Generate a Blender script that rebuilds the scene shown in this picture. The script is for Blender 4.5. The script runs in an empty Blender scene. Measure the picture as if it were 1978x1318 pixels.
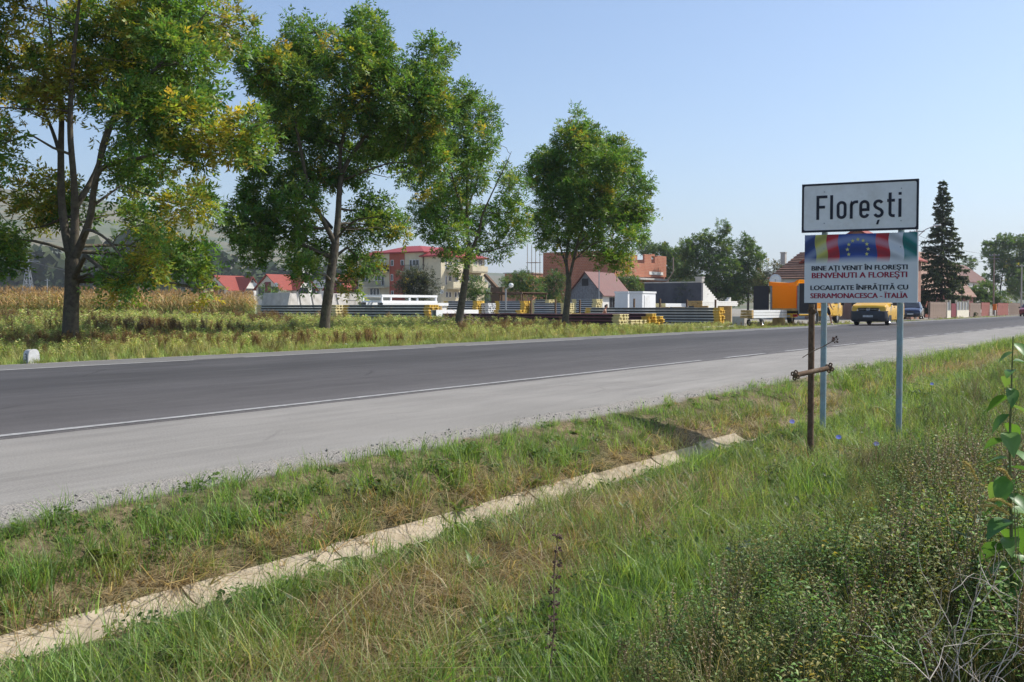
import bpy, bmesh, math, random
import numpy as np
from mathutils import Vector, Matrix, Euler

# ------------------------------------------------------------------ camera, sky, sun, exposure
R = math.radians
SC = bpy.context.scene
COL = SC.collection
TH = R(34.3)                      # the lens axis is turned this far from the road's direction (+X)
PITCH = R(1.94)
EYE = Vector((0.0, 0.0, 1.0))     # one metre above the carriageway (z = 0): the camera stands lower, beyond the ditch
FPX = 1923.0
FWD0 = Vector((math.cos(TH), math.sin(TH), 0)); RIGHT = Vector((math.sin(TH), -math.cos(TH), 0)); UPV = Vector((0, 0, 1))
FWD = FWD0 * math.cos(PITCH) - UPV * math.sin(PITCH)
CUP = FWD0 * math.sin(PITCH) + UPV * math.cos(PITCH)
cam = bpy.data.cameras.new('camera'); camo = bpy.data.objects.new('camera', cam); COL.objects.link(camo)
cam.lens = 35; cam.sensor_width = 36; cam.sensor_fit = 'HORIZONTAL'; cam.clip_start = 0.05; cam.clip_end = 20000
camo.location = EYE
camo.rotation_euler = Matrix((RIGHT, CUP, -FWD)).transposed().to_euler()
SC.camera = camo

SUN_AZ = math.atan2(-0.62, 0.78)  # sun stands over +X and a little towards -Y
SUN_EL = R(47)
W = bpy.data.worlds.new('World'); SC.world = W; W.use_nodes = True
wn = W.node_tree.nodes; wl = W.node_tree.links
bg = wn['Background']
sky = wn.new('ShaderNodeTexSky'); sky.sky_type = 'NISHITA'; sky.sun_disc = False
sky.sun_elevation = SUN_EL; sky.sun_rotation = math.pi / 2 - SUN_AZ
sky.altitude = 100; sky.air_density = 1.0; sky.dust_density = 1.4; sky.ozone_density = 4.0
wl.new(sky.outputs[0], bg.inputs[0]); bg.inputs[1].default_value = 0.15
sl = bpy.data.lights.new('sun', 'SUN'); sl.energy = 4.9; sl.angle = R(0.53); sl.color = (1, 0.955, 0.88)
so = bpy.data.objects.new('sun', sl); COL.objects.link(so); so.location = (60, -60, 90)
sd = Vector((math.cos(SUN_AZ) * math.cos(SUN_EL), math.sin(SUN_AZ) * math.cos(SUN_EL), math.sin(SUN_EL)))
so.rotation_euler = sd.to_track_quat('Z', 'Y').to_euler()
SC.view_settings.view_transform = 'Standard'; SC.view_settings.look = 'None'
SC.view_settings.gamma = 1; SC.view_settings.exposure = 0.2; SC.view_settings.use_curve_mapping = False
SC.cycles.max_bounces = 4; SC.cycles.diffuse_bounces = 2; SC.cycles.glossy_bounces = 2; SC.cycles.transmission_bounces = 3
SC.cycles.transparent_max_bounces = 6; SC.cycles.volume_bounces = 0
SC.cycles.use_adaptive_sampling = True; SC.cycles.adaptive_threshold = 0.02
SC.cycles.use_denoising = True

# ------------------------------------------------------------------ helpers
rng = np.random.default_rng(7)
rnd = random.Random(11)

def ray(px, py):
    return FWD * FPX + RIGHT * (px - 989) - CUP * (py - 659)
def at(px, py, x=None, y=None, z=None, d=None):
    """the point on a known plane of the place (x, y or z fixed, or distance d along the lens axis) seen at a spot of the photograph"""
    r = ray(px, py)
    if x is not None: t = (x - EYE.x) / r.x
    elif y is not None: t = (y - EYE.y) / r.y
    elif z is not None: t = (z - EYE.z) / r.z
    else: t = d / FPX
    return EYE + r * t
def dep(p): return (Vector(p) - EYE).dot(FWD)
def Yat(px, x): return at(px, 594, x=x).y
def Xat(px, y): return at(px, 594, y=y).x

def tag(o, label=None, cat=None, group=None, kind=None):
    if label: o['label'] = label
    if cat: o['category'] = cat
    if group: o['group'] = group
    if kind: o['kind'] = kind
    return o
def empty(name, loc, rz=0, label=None, cat=None, group=None):
    o = bpy.data.objects.new(name, None); COL.objects.link(o)
    o.location = loc; o.rotation_euler = (0, 0, rz); o.empty_display_size = 0.2
    return tag(o, label, cat, group)
def link(name, me, parent=None, loc=None, rz=0):
    o = bpy.data.objects.new(name, me); COL.objects.link(o)
    if parent is not None: o.parent = parent
    if loc is not None: o.location = loc
    if rz: o.rotation_euler = (0, 0, rz)
    return o

class MB:
    """collects faces for one mesh"""
    def __init__(s): s.v = []; s.f = []; s.m = []
    def add(s, vs, fs, m=0):
        b = len(s.v); s.v += [tuple(v) for v in vs]
        for f in fs: s.f.append([i + b for i in f]); s.m.append(m)
        return s
    def box(s, c, d, m=0, rot=None):
        x, y, z = d[0] / 2, d[1] / 2, d[2] / 2
        vs = [Vector(p) for p in ((-x,-y,-z),(x,-y,-z),(x,y,-z),(-x,y,-z),(-x,-y,z),(x,-y,z),(x,y,z),(-x,y,z))]
        if rot is not None:
            M = rot if isinstance(rot, Matrix) else Euler(rot).to_matrix()
            vs = [M @ v for v in vs]
        return s.add([v + Vector(c) for v in vs], [(0,3,2,1),(4,5,6,7),(0,1,5,4),(1,2,6,5),(2,3,7,6),(3,0,4,7)], m)
    def bb(s, a, b, m=0):
        a = Vector(a); b = Vector(b); return s.box((a + b) / 2, [abs(q) for q in (b - a)], m)
    def bar(s, a, b, w, h=None, m=0):
        a = Vector(a); b = Vector(b); d = b - a; h = h or w
        return s.box((a + b) / 2, (d.length, w, h), m, d.to_track_quat('X', 'Z').to_matrix())
    def tube(s, pts, rads, n=8, m=0, caps=True):
        pts = [Vector(p) for p in pts]
        if not hasattr(rads, '__len__'): rads = [rads] * len(pts)
        up = Vector((0, 0, 1)); vs = []; fs = []; prev = None
        for i, p in enumerate(pts):
            d = (pts[min(i + 1, len(pts) - 1)] - pts[max(i - 1, 0)])
            d = d.normalized() if d.length > 1e-9 else Vector((0, 0, 1))
            if prev is None:
                a = d.orthogonal().normalized()
            else:
                a = (prev - d * prev.dot(d)); a = a.normalized() if a.length > 1e-6 else d.orthogonal().normalized()
            prev = a; b = d.cross(a)
            for k in range(n):
                t = 2 * math.pi * k / n
                vs.append(p + (a * math.cos(t) + b * math.sin(t)) * rads[i])
        for i in range(len(pts) - 1):
            for k in range(n):
                k2 = (k + 1) % n
                fs.append((i*n+k, i*n+k2, (i+1)*n+k2, (i+1)*n+k))
        if caps:
            fs.append(tuple(range(n - 1, -1, -1))); fs.append(tuple((len(pts)-1)*n + k for k in range(n)))
        return s.add(vs, fs, m)
    def cyl(s, a, b, r, n=16, m=0, r2=None): return s.tube([a, b], [r, r if r2 is None else r2], n, m)
    def prism(s, poly, o, u, v, w, m=0, m2=None):
        """a flat polygon (in axes u, v from o) given thickness w"""
        o = Vector(o); u = Vector(u); v = Vector(v); w = Vector(w); n = len(poly)
        a = [o + u * p[0] + v * p[1] for p in poly]; b = [p + w for p in a]
        s.add(a + b, [tuple(range(n - 1, -1, -1)), tuple(range(n, 2 * n))], m)
        s.add(a + b, [(i, (i + 1) % n, n + (i + 1) % n, n + i) for i in range(n)], m if m2 is None else m2)
        return s
    def lathe(s, prof, o=(0,0,0), n=16, m=0, axis='Z'):
        vs = []; fs = []; o = Vector(o)
        for r, h in prof:
            for k in range(n):
                t = 2 * math.pi * k / n; c, q = r * math.cos(t), r * math.sin(t)
                vs.append(o + (Vector((c, q, h)) if axis == 'Z' else Vector((c, h, q)) if axis == 'Y' else Vector((h, c, q))))
        for i in range(len(prof) - 1):
            for k in range(n):
                k2 = (k + 1) % n; fs.append((i*n+k, i*n+k2, (i+1)*n+k2, (i+1)*n+k))
        return s.add(vs, fs, m)
    def mesh(s, name, mats, smooth=False, bevel=0, fix=True):
        me = bpy.data.meshes.new(name); me.from_pydata(s.v, [], s.f)
        for m in (mats if isinstance(mats, (list, tuple)) else [mats]): me.materials.append(m)
        me.polygons.foreach_set('material_index', s.m)
        if fix or bevel:
            bm = bmesh.new(); bm.from_mesh(me)
            bmesh.ops.recalc_face_normals(bm, faces=bm.faces)
            if bevel:
                bmesh.ops.remove_doubles(bm, verts=bm.verts, dist=1e-5)
                es = [e for e in bm.edges if e.is_manifold and e.calc_face_angle(0) > 0.6]
                bmesh.ops.bevel(bm, geom=es, offset=bevel, segments=2, affect='EDGES', profile=0.5)
            bm.to_mesh(me); bm.free()
        if smooth:
            me.polygons.foreach_set('use_smooth', [True] * len(me.polygons))
            if smooth != 'all':
                try: me.set_sharp_from_angle(angle=R(40))
                except Exception: pass
        me.update(); return me
    def build(s, name, mats, parent=None, loc=None, rz=0, **k):
        return link(name, s.mesh(name, mats, **k), parent, loc, rz)

def np_mesh(name, verts, faces, mat, cols=None, smooth=False):
    """verts (N,3), faces (M,3|4) -> mesh; cols (N,3) becomes the point colour attribute Col"""
    me = bpy.data.meshes.new(name)
    verts = np.asarray(verts, np.float32); faces = np.asarray(faces, np.int32); k = faces.shape[1]
    me.vertices.add(len(verts)); me.vertices.foreach_set('co', verts.ravel())
    me.loops.add(faces.size); me.loops.foreach_set('vertex_index', faces.ravel())
    me.polygons.add(len(faces)); me.polygons.foreach_set('loop_start', np.arange(0, faces.size, k, dtype=np.int32))
    me.polygons.foreach_set('loop_total', np.full(len(faces), k, np.int32))
    if smooth: me.polygons.foreach_set('use_smooth', np.ones(len(faces), bool))
    if cols is not None:
        at_ = me.attributes.new('Col', 'FLOAT_COLOR', 'POINT')
        c4 = np.ones((len(verts), 4), np.float32); c4[:, :3] = cols; at_.data.foreach_set('color', c4.ravel())
    if mat is not None: me.materials.append(mat)
    me.update(calc_edges=True); me.validate(); return me

def hash2(ix, iy, seed=0):
    n = (ix.astype(np.int64) * 374761393 + iy.astype(np.int64) * 668265263 + seed * 144665) & 0x7fffffff
    n = ((n ^ (n >> 13)) * 1274126177) & 0x7fffffff
    return ((n ^ (n >> 16)) & 0xffff) / 65535.0
def vnoise(x, y, seed=0):
    x = np.asarray(x, float); y = np.asarray(y, float)
    ix = np.floor(x); iy = np.floor(y); fx = x - ix; fy = y - iy
    fx = fx * fx * (3 - 2 * fx); fy = fy * fy * (3 - 2 * fy)
    a = hash2(ix, iy, seed); b = hash2(ix + 1, iy, seed); c = hash2(ix, iy + 1, seed); d = hash2(ix + 1, iy + 1, seed)
    return (a * (1 - fx) + b * fx) * (1 - fy) + (c * (1 - fx) + d * fx) * fy
def fbm(x, y, seed=0, o=3):
    s = 0; a = 0.5
    for k in range(o): s = s + a * vnoise(np.asarray(x) * 2 ** k, np.asarray(y) * 2 ** k, seed + k); a *= 0.5
    return s / (1 - 0.5 ** o)
def sstep(a, b, x):
    t = np.clip((np.asarray(x, float) - a) / (b - a), 0, 1); return t * t * (3 - 2 * t)

# ------------------------------------------------------------------ materials
def srgb(h):
    c = [int(h[i:i + 2], 16) / 255 for i in (0, 2, 4)]
    return tuple(x / 12.92 if x <= 0.04045 else ((x + 0.055) / 1.055) ** 2.4 for x in c)
class NT:
    def __init__(s, name):
        s.m = bpy.data.materials.new(name); s.m.use_nodes = True; s.t = s.m.node_tree; s.n = s.t.nodes
        s.b = s.n['Principled BSDF']; s.out = s.n['Material Output']
    def new(s, ty, **k):
        q = s.n.new(ty)
        for a, v in k.items(): setattr(q, a, v)
        return q
    def l(s, a, b): s.t.links.new(a, b)
    def coord(s, which='Object', scale=None):
        tc = s.new('ShaderNodeTexCoord')
        if scale is None: return tc.outputs[which]
        mp = s.new('ShaderNodeMapping'); mp.inputs['Scale'].default_value = scale if hasattr(scale, '__len__') else (scale,) * 3
        s.l(tc.outputs[which], mp.inputs[0]); return mp.outputs[0]
    def noise(s, vec, scale, detail=4, rough=0.6):
        q = s.new('ShaderNodeTexNoise'); q.inputs['Scale'].default_value = scale; q.inputs['Detail'].default_value = detail; q.inputs['Roughness'].default_value = rough
        s.l(vec, q.inputs['Vector']); return q.outputs[0]
    def ramp(s, fac, stops):
        q = s.new('ShaderNodeValToRGB'); e = q.color_ramp.elements
        e[0].position, e[0].color = stops[0][0], (*stops[0][1], 1); e[1].position, e[1].color = stops[-1][0], (*stops[-1][1], 1)
        for p, c in stops[1:-1]: z = e.new(p); z.color = (*c, 1)
        s.l(fac, q.inputs[0]); return q.outputs[0]
    def mix(s, fac, a, b, mode='MIX'):
        q = s.new('ShaderNodeMix', data_type='RGBA', blend_type=mode)
        for i, v in ((0, fac), (6, a), (7, b)):
            if isinstance(v, bpy.types.NodeSocket): s.l(v, q.inputs[i])
            elif i == 0: q.inputs[0].default_value = v
            else: q.inputs[i].default_value = (*v, 1)
        return q.outputs[2]
    def math(s, op, a, b=0.0):
        q = s.new('ShaderNodeMath', operation=op)
        for i, v in ((0, a), (1, b)):
            if isinstance(v, bpy.types.NodeSocket): s.l(v, q.inputs[i])
            else: q.inputs[i].default_value = v
        return q.outputs[0]
    def bump(s, h, strength=0.3, dist=0.02):
        q = s.new('ShaderNodeBump'); q.inputs['Strength'].default_value = strength; q.inputs['Distance'].default_value = dist
        s.l(h, q.inputs['Height']); s.l(q.outputs[0], s.b.inputs['Normal'])
    def base(s, c):
        if isinstance(c, bpy.types.NodeSocket): s.l(c, s.b.inputs['Base Color'])
        else: s.b.inputs['Base Color'].default_value = (*c, 1)
    def set(s, **k):
        for a, v in k.items(): s.b.inputs[a].default_value = v
        return s

def mat(name, col, rough=0.6, metal=0.0, var=0.12, scale=6.0, bump=0.0, spec=0.4, coat=0.0, dirt=None):
    """a painted or plain surface with uneven tone and a little relief"""
    t = NT(name); v = t.coord('Object')
    n1 = t.noise(v, scale, 5); n2 = t.noise(v, scale * 9, 3)
    f = t.math('ADD', t.math('MULTIPLY', n1, 0.65), t.math('MULTIPLY', n2, 0.35))
    lo = tuple(c * (1 - var * 1.6) for c in col); hi = tuple(min(1, c * (1 + var * 1.6)) for c in col)
    c = t.ramp(f, [(0.3, lo), (0.7, hi)])
    if dirt: c = t.mix(t.ramp(t.noise(v, scale * 0.6, 6, 0.7), [(0.48, (0, 0, 0)), (0.72, (1, 1, 1))]), c, dirt)
    t.base(c); t.set(Roughness=rough, Metallic=metal); t.b.inputs['Specular IOR Level'].default_value = spec
    if coat: t.b.inputs['Coat Weight'].default_value = coat; t.b.inputs['Coat Roughness'].default_value = 0.08
    if bump: t.bump(f, bump, 0.02)
    return t.m
def glass(name, col=(0.02, 0.025, 0.03)):
    t = NT(name); t.base(col); t.set(Roughness=0.06); t.b.inputs['Specular IOR Level'].default_value = 0.8; return t.m
def leafmat(name, trans=0.35, gloss=0.35, rough=0.45, tint=None, inst=False):
    """thin leaves: the point colour Col, light passing through"""
    t = NT(name)
    a = t.new('ShaderNodeAttribute', attribute_name='Col'); c = a.outputs['Color']
    if inst:
        oi = t.new('ShaderNodeObjectInfo')
        dry = t.new('ShaderNodeAttribute', attribute_name='dry', attribute_type='INSTANCER')
        c = t.mix(dry.outputs['Fac'], c, t.ramp(oi.outputs['Random'], [(0, (0.20, 0.135, 0.06)), (0.5, (0.34, 0.25, 0.12)), (1, (0.46, 0.37, 0.21))]))
        hsv = t.new('ShaderNodeHueSaturation'); t.l(c, hsv.inputs['Color'])
        t.l(t.math('ADD', t.math('MULTIPLY', oi.outputs['Random'], 0.7), 0.65), hsv.inputs['Value']); c = hsv.outputs[0]
    t.base(c); t.set(Roughness=rough); t.b.inputs['Specular IOR Level'].default_value = gloss
    tr = t.new('ShaderNodeBsdfTranslucent')
    g = t.new('ShaderNodeMix', data_type='RGBA', blend_type='MULTIPLY'); g.inputs[0].default_value = 1
    t.l(c, g.inputs[6]); g.inputs[7].default_value = (1.5, 1.35, 0.7, 1); t.l(g.outputs[2], tr.inputs[0])
    mx = t.new('ShaderNodeMixShader'); mx.inputs[0].default_value = trans
    t.l(t.b.outputs[0], mx.inputs[1]); t.l(tr.outputs[0], mx.inputs[2]); t.l(mx.outputs[0], t.out.inputs[0])
    return t.m

M = {}
M['leaf'] = leafmat('leaf', 0.42); M['blade'] = leafmat('blade', 0.3, 0.3, 0.5, inst=True)
M['bark'] = mat('bark', (0.11, 0.09, 0.068), 0.95, var=0.35, scale=9, bump=0.9, dirt=(0.15, 0.145, 0.09))
M['darkbark'] = mat('darkbark', (0.06, 0.048, 0.038), 0.95, var=0.3, scale=9, bump=0.9)
M['white'] = mat('white_paint', (0.78, 0.78, 0.76), 0.45, var=0.05, dirt=(0.6, 0.57, 0.5))
M['black'] = mat('black_plastic', (0.02, 0.02, 0.022), 0.5, var=0.2)
M['rubber'] = mat('tyre_rubber', (0.025, 0.025, 0.026), 0.85, var=0.2)
M['chrome'] = mat('bright_metal', (0.6, 0.6, 0.62), 0.25, 0.9, 0.05)
M['galv'] = mat('galvanised_steel', (0.35, 0.37, 0.38), 0.5, 0.6, 0.12, 14)
M['glass'] = glass('window_glass'); M['steel'] = mat('grey_steel', (0.25, 0.26, 0.27), 0.55, 0.4, 0.15)
M['rust'] = mat('rusty_iron', (0.14, 0.085, 0.05), 0.9, 0.15, 0.35, 25, 0.5, dirt=(0.2, 0.15, 0.1))
M['concrete'] = mat('pale_concrete', (0.5, 0.47, 0.42), 0.9, var=0.1, scale=3, bump=0.2, dirt=(0.36, 0.33, 0.28))
M['dirt'] = mat('yard_dirt', (0.3, 0.26, 0.2), 0.95, var=0.2, scale=1.5, bump=0.3)
# ------------------------------------------------------------------ the ground, the road, the ditch
CH_Y = 3.78                                     # middle of the concrete channel
PY = np.array([-400, -6, 0.0, 1.2, 2.3, 3.0, 3.42, 3.60, 3.64, 3.78, 3.92, 3.96, 4.10, 4.35, 4.62, 4.96, 5.2, 16.8, 17.2, 18.6, 24.0, 60, 300, 4000])
PZ = np.array([-.9, -.62, -.54, -.46, -.33, -.30, -.315, -.33, -.47, -.52, -.47, -.31, -.24, -.125, -.045, -.012, -.012, -.012, -.01, -.09, -.18, -.2, -.3, -.3])
def gz(x, y):
    x = np.asarray(x, float); y = np.asarray(y, float)
    z = np.interp(y, PY, PZ)
    near = sstep(-5, -1, y) * (1 - sstep(4.3, 4.7, y)) * (1 - sstep(3.4, 3.56, y) * (1 - sstep(4.0, 4.1, y)))
    z = z + near * ((fbm(x * 1.1, y * 1.4, 3) - 0.5) * 0.14 + (fbm(x * 5, y * 5, 9) - 0.5) * 0.04)
    z = np.where((y > 3.58) & (y < 3.98), z + (np.maximum(z, -.335) - z) * sstep(9.7, 10.3, x), z)     # the channel is silted up farther on
    far = sstep(18.5, 24, y)
    z = z + far * (fbm(x * 0.12, y * 0.12, 5) - 0.5) * 0.18 * (1 - sstep(60, 110, x))
    return z
gx = np.unique(np.concatenate([np.linspace(-3000, -60, 14), np.linspace(-60, -6, 28), np.linspace(-6, 22, 150), np.linspace(22, 140, 60), np.linspace(140, 400, 14), np.linspace(400, 5000, 18)]))
gy = np.unique(np.concatenate([np.linspace(-3000, -30, 12), np.linspace(-30, -4, 14), np.linspace(-4, 3.5, 46), PY[6:19], np.linspace(4.05, 4.96, 9), np.linspace(17.2, 40, 24), np.linspace(40, 160, 24), np.linspace(160, 4500, 20)]))
GX, GY = np.meshgrid(gx, gy, indexing='ij'); GZ = gz(GX, GY)
nx, ny = len(gx), len(gy)
ii = (np.arange(nx - 1)[:, None] * ny + np.arange(ny - 1)[None, :]).ravel()
gf = np.stack([ii, ii + ny, ii + ny + 1, ii + 1], 1)
t = NT('ground'); v = t.coord('Object')
sp = t.new('ShaderNodeSeparateXYZ'); t.l(v, sp.inputs[0])
n1 = t.noise(v, 1.6, 6, 0.65); n2 = t.noise(v, 26, 4, 0.7); n3 = t.noise(v, 140, 2)
thatch = t.ramp(n2, [(0.3, (0.075, 0.055, 0.032)), (0.5, (0.19, 0.145, 0.085)), (0.72, (0.33, 0.26, 0.155))])
greenish = t.ramp(n2, [(0.3, (0.03, 0.035, 0.014)), (0.6, (0.09, 0.095, 0.035)), (0.8, (0.2, 0.17, 0.09))])
c = t.mix(t.ramp(n1, [(0.42, (0, 0, 0)), (0.62, (1, 1, 1))]), thatch, greenish)
stony = t.ramp(n3, [(0.36, (0.12, 0.115, 0.11)), (0.5, (0.3, 0.275, 0.24)), (0.66, (0.42, 0.39, 0.34))])
yy = t.math('ADD', sp.outputs['Y'], t.math('MULTIPLY', t.math('SUBTRACT', n1, 0.5), 0.5))
g1 = t.ramp(t.math('MULTIPLY', yy, 0.1), [(0.464, (0, 0, 0)), (0.474, (1, 1, 1))])       # gravel edge by the asphalt
c = t.mix(g1, c, stony)
g2 = t.ramp(t.math('MULTIPLY', yy, 0.01), [(0.172, (0, 0, 0)), (0.182, (1, 1, 1))])
fieldc = t.ramp(t.noise(v, 0.35, 6, 0.7), [(0.3, (0.07, 0.065, 0.028)), (0.5, (0.16, 0.14, 0.065)), (0.7, (0.24, 0.19, 0.1))])
yard = t.ramp(t.noise(v, 3, 5), [(0.3, (0.22, 0.2, 0.16)), (0.7, (0.36, 0.33, 0.28))])
xm = t.ramp(t.math('MULTIPLY', sp.outputs['X'], 0.01), [(0.53, (0, 0, 0)), (0.6, (1, 1, 1))])
ym = t.ramp(t.math('MULTIPLY', sp.outputs['Y'], 0.01), [(0.19, (0, 0, 0)), (0.2, (1, 1, 1))])
fieldc = t.mix(t.mix(1.0, xm, ym, 'MULTIPLY'), fieldc, yard)
c = t.mix(g2, c, fieldc)
t.base(c); t.set(Roughness=1.0); t.b.inputs['Specular IOR Level'].default_value = 0.1
t.bump(n2, 0.7, 0.03); M['ground'] = t.m
ground = link('ground', np_mesh('ground', np.stack([GX, GY, GZ], -1).reshape(-1, 3), gf, M['ground'], smooth=True)); tag(ground, kind='structure')

def strip(name, y0, y1, z, m, xs, wob=0.0, seed=1, thick=0.0, parent=None, kind='structure'):
    """a long sheet of paving with slightly uneven edges"""
    xs = np.asarray(xs, float)
    a = y0 + (fbm(xs * 1.7, xs * 0 + 3, seed) - 0.5) * wob; b = y1 + (fbm(xs * 1.7, xs * 0 + 8, seed) - 0.5) * wob
    n = len(xs); rows = [np.stack([xs, a, np.full(n, z - thick)], 1), np.stack([xs, a + min(0.03, thick), np.full(n, z)], 1), np.stack([xs, b - min(0.03, thick), np.full(n, z)], 1), np.stack([xs, b, np.full(n, z - thick)], 1)]
    if thick == 0: rows = rows[1:3]
    vs = np.concatenate(rows); k = len(rows); i = np.arange(n - 1)
    fs = np.concatenate([np.stack([r * n + i, r * n + i + 1, (r + 1) * n + i + 1, (r + 1) * n + i], 1) for r in range(k - 1)])
    o = link(name, np_mesh(name, vs, fs, m), parent)
    if kind and parent is None: tag(o, kind=kind)
    return o
def asphalt(name, dark, light, bands=None, sc=1.0):
    t = NT(name); v = t.coord('Object')
    sp = t.new('ShaderNodeSeparateXYZ'); t.l(v, sp.inputs[0])
    grit = t.noise(v, 75 * sc, 3, 0.8); mid = t.noise(t.coord('Object', (0.35, 2.2, 1)), 1.3, 6, 0.7); big = t.noise(v, 0.5, 4)
    f = t.math('ADD', t.math('MULTIPLY', grit, 0.6), t.math('ADD', t.math('MULTIPLY', mid, 0.28), t.math('MULTIPLY', big, 0.12)))
    c = t.ramp(f, [(0.36, dark), (0.64, light)])
    if bands:   # polish and oil along the wheel paths
        b = t.ramp(t.math('MULTIPLY', t.math('ADD', sp.outputs['Y'], t.math('MULTIPLY', big, 0.5)), 0.05), [(p, (q,) * 3) for p, q in bands])
        c = t.mix(1.0, c, b, 'MULTIPLY')
    # old cracks, patches, oil drips and pale dust, each with a shape of its own
    nz = t.new('ShaderNodeTexNoise'); nz.inputs['Scale'].default_value = 1.1; t.l(v, nz.inputs['Vector']); wv = t.mix(0.12, v, nz.outputs['Color'], 'ADD')
    vor = t.new('ShaderNodeTexVoronoi', feature='DISTANCE_TO_EDGE'); vor.inputs['Scale'].default_value = 0.28; t.l(wv, vor.inputs['Vector'])
    crack = t.mix(1.0, t.ramp(vor.outputs['Distance'], [(0.0, (1, 1, 1)), (0.006, (0, 0, 0))]), t.ramp(t.noise(v, 0.33, 3), [(0.5, (0, 0, 0)), (0.6, (1, 1, 1))]), 'MULTIPLY')
    c = t.mix(t.math('MULTIPLY', crack, 0.45), c, tuple(q * .35 for q in dark))
    c = t.mix(t.ramp(t.noise(t.coord('Object', (0.25, 1.1, 1)), 0.9, 5, 0.7), [(0.55, (0, 0, 0)), (0.7, (.4, .4, .4))]), c, tuple(q * .8 for q in dark))
    c = t.mix(t.ramp(t.noise(v, 9, 3, 0.5), [(0.72, (0, 0, 0)), (0.76, (.5, .5, .5))]), c, tuple(q * .6 for q in dark))
    c = t.mix(t.ramp(t.noise(t.coord('Object', (0.12, 1.6, 1)), 1.7, 4, 0.6), [(0.55, (0, 0, 0)), (0.75, (.35, .35, .35))]), c, tuple(min(1, q * 1.25) for q in light))
    t.base(c); t.set(Roughness=0.88); t.b.inputs['Specular IOR Level'].default_value = 0.25; t.bump(grit, 0.35, 0.006)
    return t.m
M['lane'] = asphalt('lane_asphalt', (0.046, 0.0435, 0.044), (0.108, 0.102, 0.101), [(0.0, 1.25), (0.385, 1.3), (0.43, 1.0), (0.5, 0.95), (0.55, 1.02), (0.6, 0.8), (0.66, 0.82), (0.7, 1.15), (0.76, 1.2), (1.0, 1.2)])
M['old'] = asphalt('old_asphalt', (0.15, 0.141, 0.128), (0.285, 0.27, 0.245))
M['mark'] = mat('worn_road_paint', (0.33, 0.325, 0.31), 0.85, var=0.25, scale=16, dirt=(0.19, 0.185, 0.175))
RX = np.concatenate([np.linspace(-200, -8, 30), np.linspace(-7.5, 60, 240), np.linspace(61, 900, 90)])
sh = strip('road_shoulder', 4.97, 16.96, 0.0, M['old'], RX, 0.16, 4, 0.03)
road = strip('road', 7.42, 15.5, 0.014, M['lane'], RX, 0.06, 6, 0.012)
# painted lines: worn solid edge lines that break into dashes farther on
def dash(x0, x1, y, w=0.13, seed=0):
    n = max(2, int((x1 - x0) / 0.25)); o = strip('road_marking', y - w / 2, y + w / 2, 0.0185, M['mark'], np.linspace(x0, x1, n), 0.03, seed, 0.0, parent=road)
    return o
dash(-40, 17.2, 7.5, 0.1, 21)
x = 18.4
while x < 150: dash(x, x + 2.1, 7.5, 0.11, int(x)); x += 3.5
x = -30
while x < 160: dash(x, x + 6.0, 15.36, 0.13, int(x) + 60); x += 7.2

# verge kerb of trodden gravel along the near asphalt edge: loose stones (nobody could count them)
M['stone'] = mat('loose_stone', (0.27, 0.25, 0.225), 0.9, var=0.3, scale=3)

# the concrete channel, cast in one-metre lengths
M['chan'] = mat('channel_concrete', (0.44, 0.37, 0.27), 0.95, var=0.16, scale=5, bump=0.35, dirt=(0.27, 0.21, 0.14))
chan = empty('drainage_channel', (0, CH_Y, -0.34)); tag(chan, kind='structure')
seg = MB(); N = 9; outer = []; inner = []
for k in range(N):
    a = (k / (N - 1) - 0.5) * 2
    inner.append((0.185 * a, 0.02 - 0.08 * (1 - a * a))); outer.append((0.205 * a, -0.02 - 0.11 * (1 - a * a)))
L = 0.985
vs = []
for x_ in (0, L):
    for p in inner: vs.append((x_, p[0], p[1]))
    for p in outer: vs.append((x_, p[0], p[1] - 0.0))
fs = []
for k in range(N - 1):
    fs += [(k, k + 1, 2 * N + k + 1, 2 * N + k), (N + k, 3 * N + k, 3 * N + k + 1, N + k + 1), (k, N + k, N + k + 1, k + 1), (2 * N + k, 2 * N + k + 1, 3 * N + k + 1, 3 * N + k)]
fs += [(0, 2 * N, 3 * N, N), (N - 1, 2 * N - 1, 4 * N - 1, 3 * N - 1)]
seg.add(vs, fs); segme = seg.mesh('channel_segment', M['chan'])
for k in range(-1, 10):
    s = link('channel_segment', segme, chan, (k * 1.0 + rnd.uniform(-.004, .004), rnd.uniform(-.012, .012), rnd.uniform(-.012, .006)))
    s.rotation_euler = (rnd.uniform(-.05, .05), 0, rnd.uniform(-.012, .012))

# ------------------------------------------------------------------ hills beyond the valley
HP = np.array([(-900, 470), (-300, 420), (0, 407), (170, 406), (300, 424), (430, 442), (480, 447), (560, 463), (640, 482), (700, 498), (790, 512), (900, 522), (1045, 532), (1250, 548), (1700, 562), (2600, 565)], float)
az = np.linspace(-52, 62, 230); rr = np.concatenate([np.linspace(620, 2300, 46), np.linspace(2400, 3400, 8)])
AZ, RR = np.meshgrid(np.radians(az), rr, indexing='ij')
pxs = 989 - np.tan(np.clip(AZ, -1.2, 1.2)) * FPX                      # azimuth to the left of the axis
top = (594 - np.interp(pxs, HP[:, 0], HP[:, 1])) / FPX * 2250 / np.cos(AZ)
prof = sstep(560, 2250, RR) ** 0.9 * np.minimum(RR, 2250) / 2250 * (1 - 0.6 * sstep(2300, 3400, RR))
HX = RR * np.cos(TH + AZ); HY = RR * np.sin(TH + AZ)
HZ = top * prof * (0.9 + 0.13 * fbm(HX / 260, HY / 260, 31, 4)) - 3 + (fbm(HX / 90, HY / 90, 41) - 0.5) * 14 * sstep(700, 1200, RR)
na, nr = len(az), len(rr); ii = (np.arange(na - 1)[:, None] * nr + np.arange(nr - 1)[None, :]).ravel()
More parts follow.
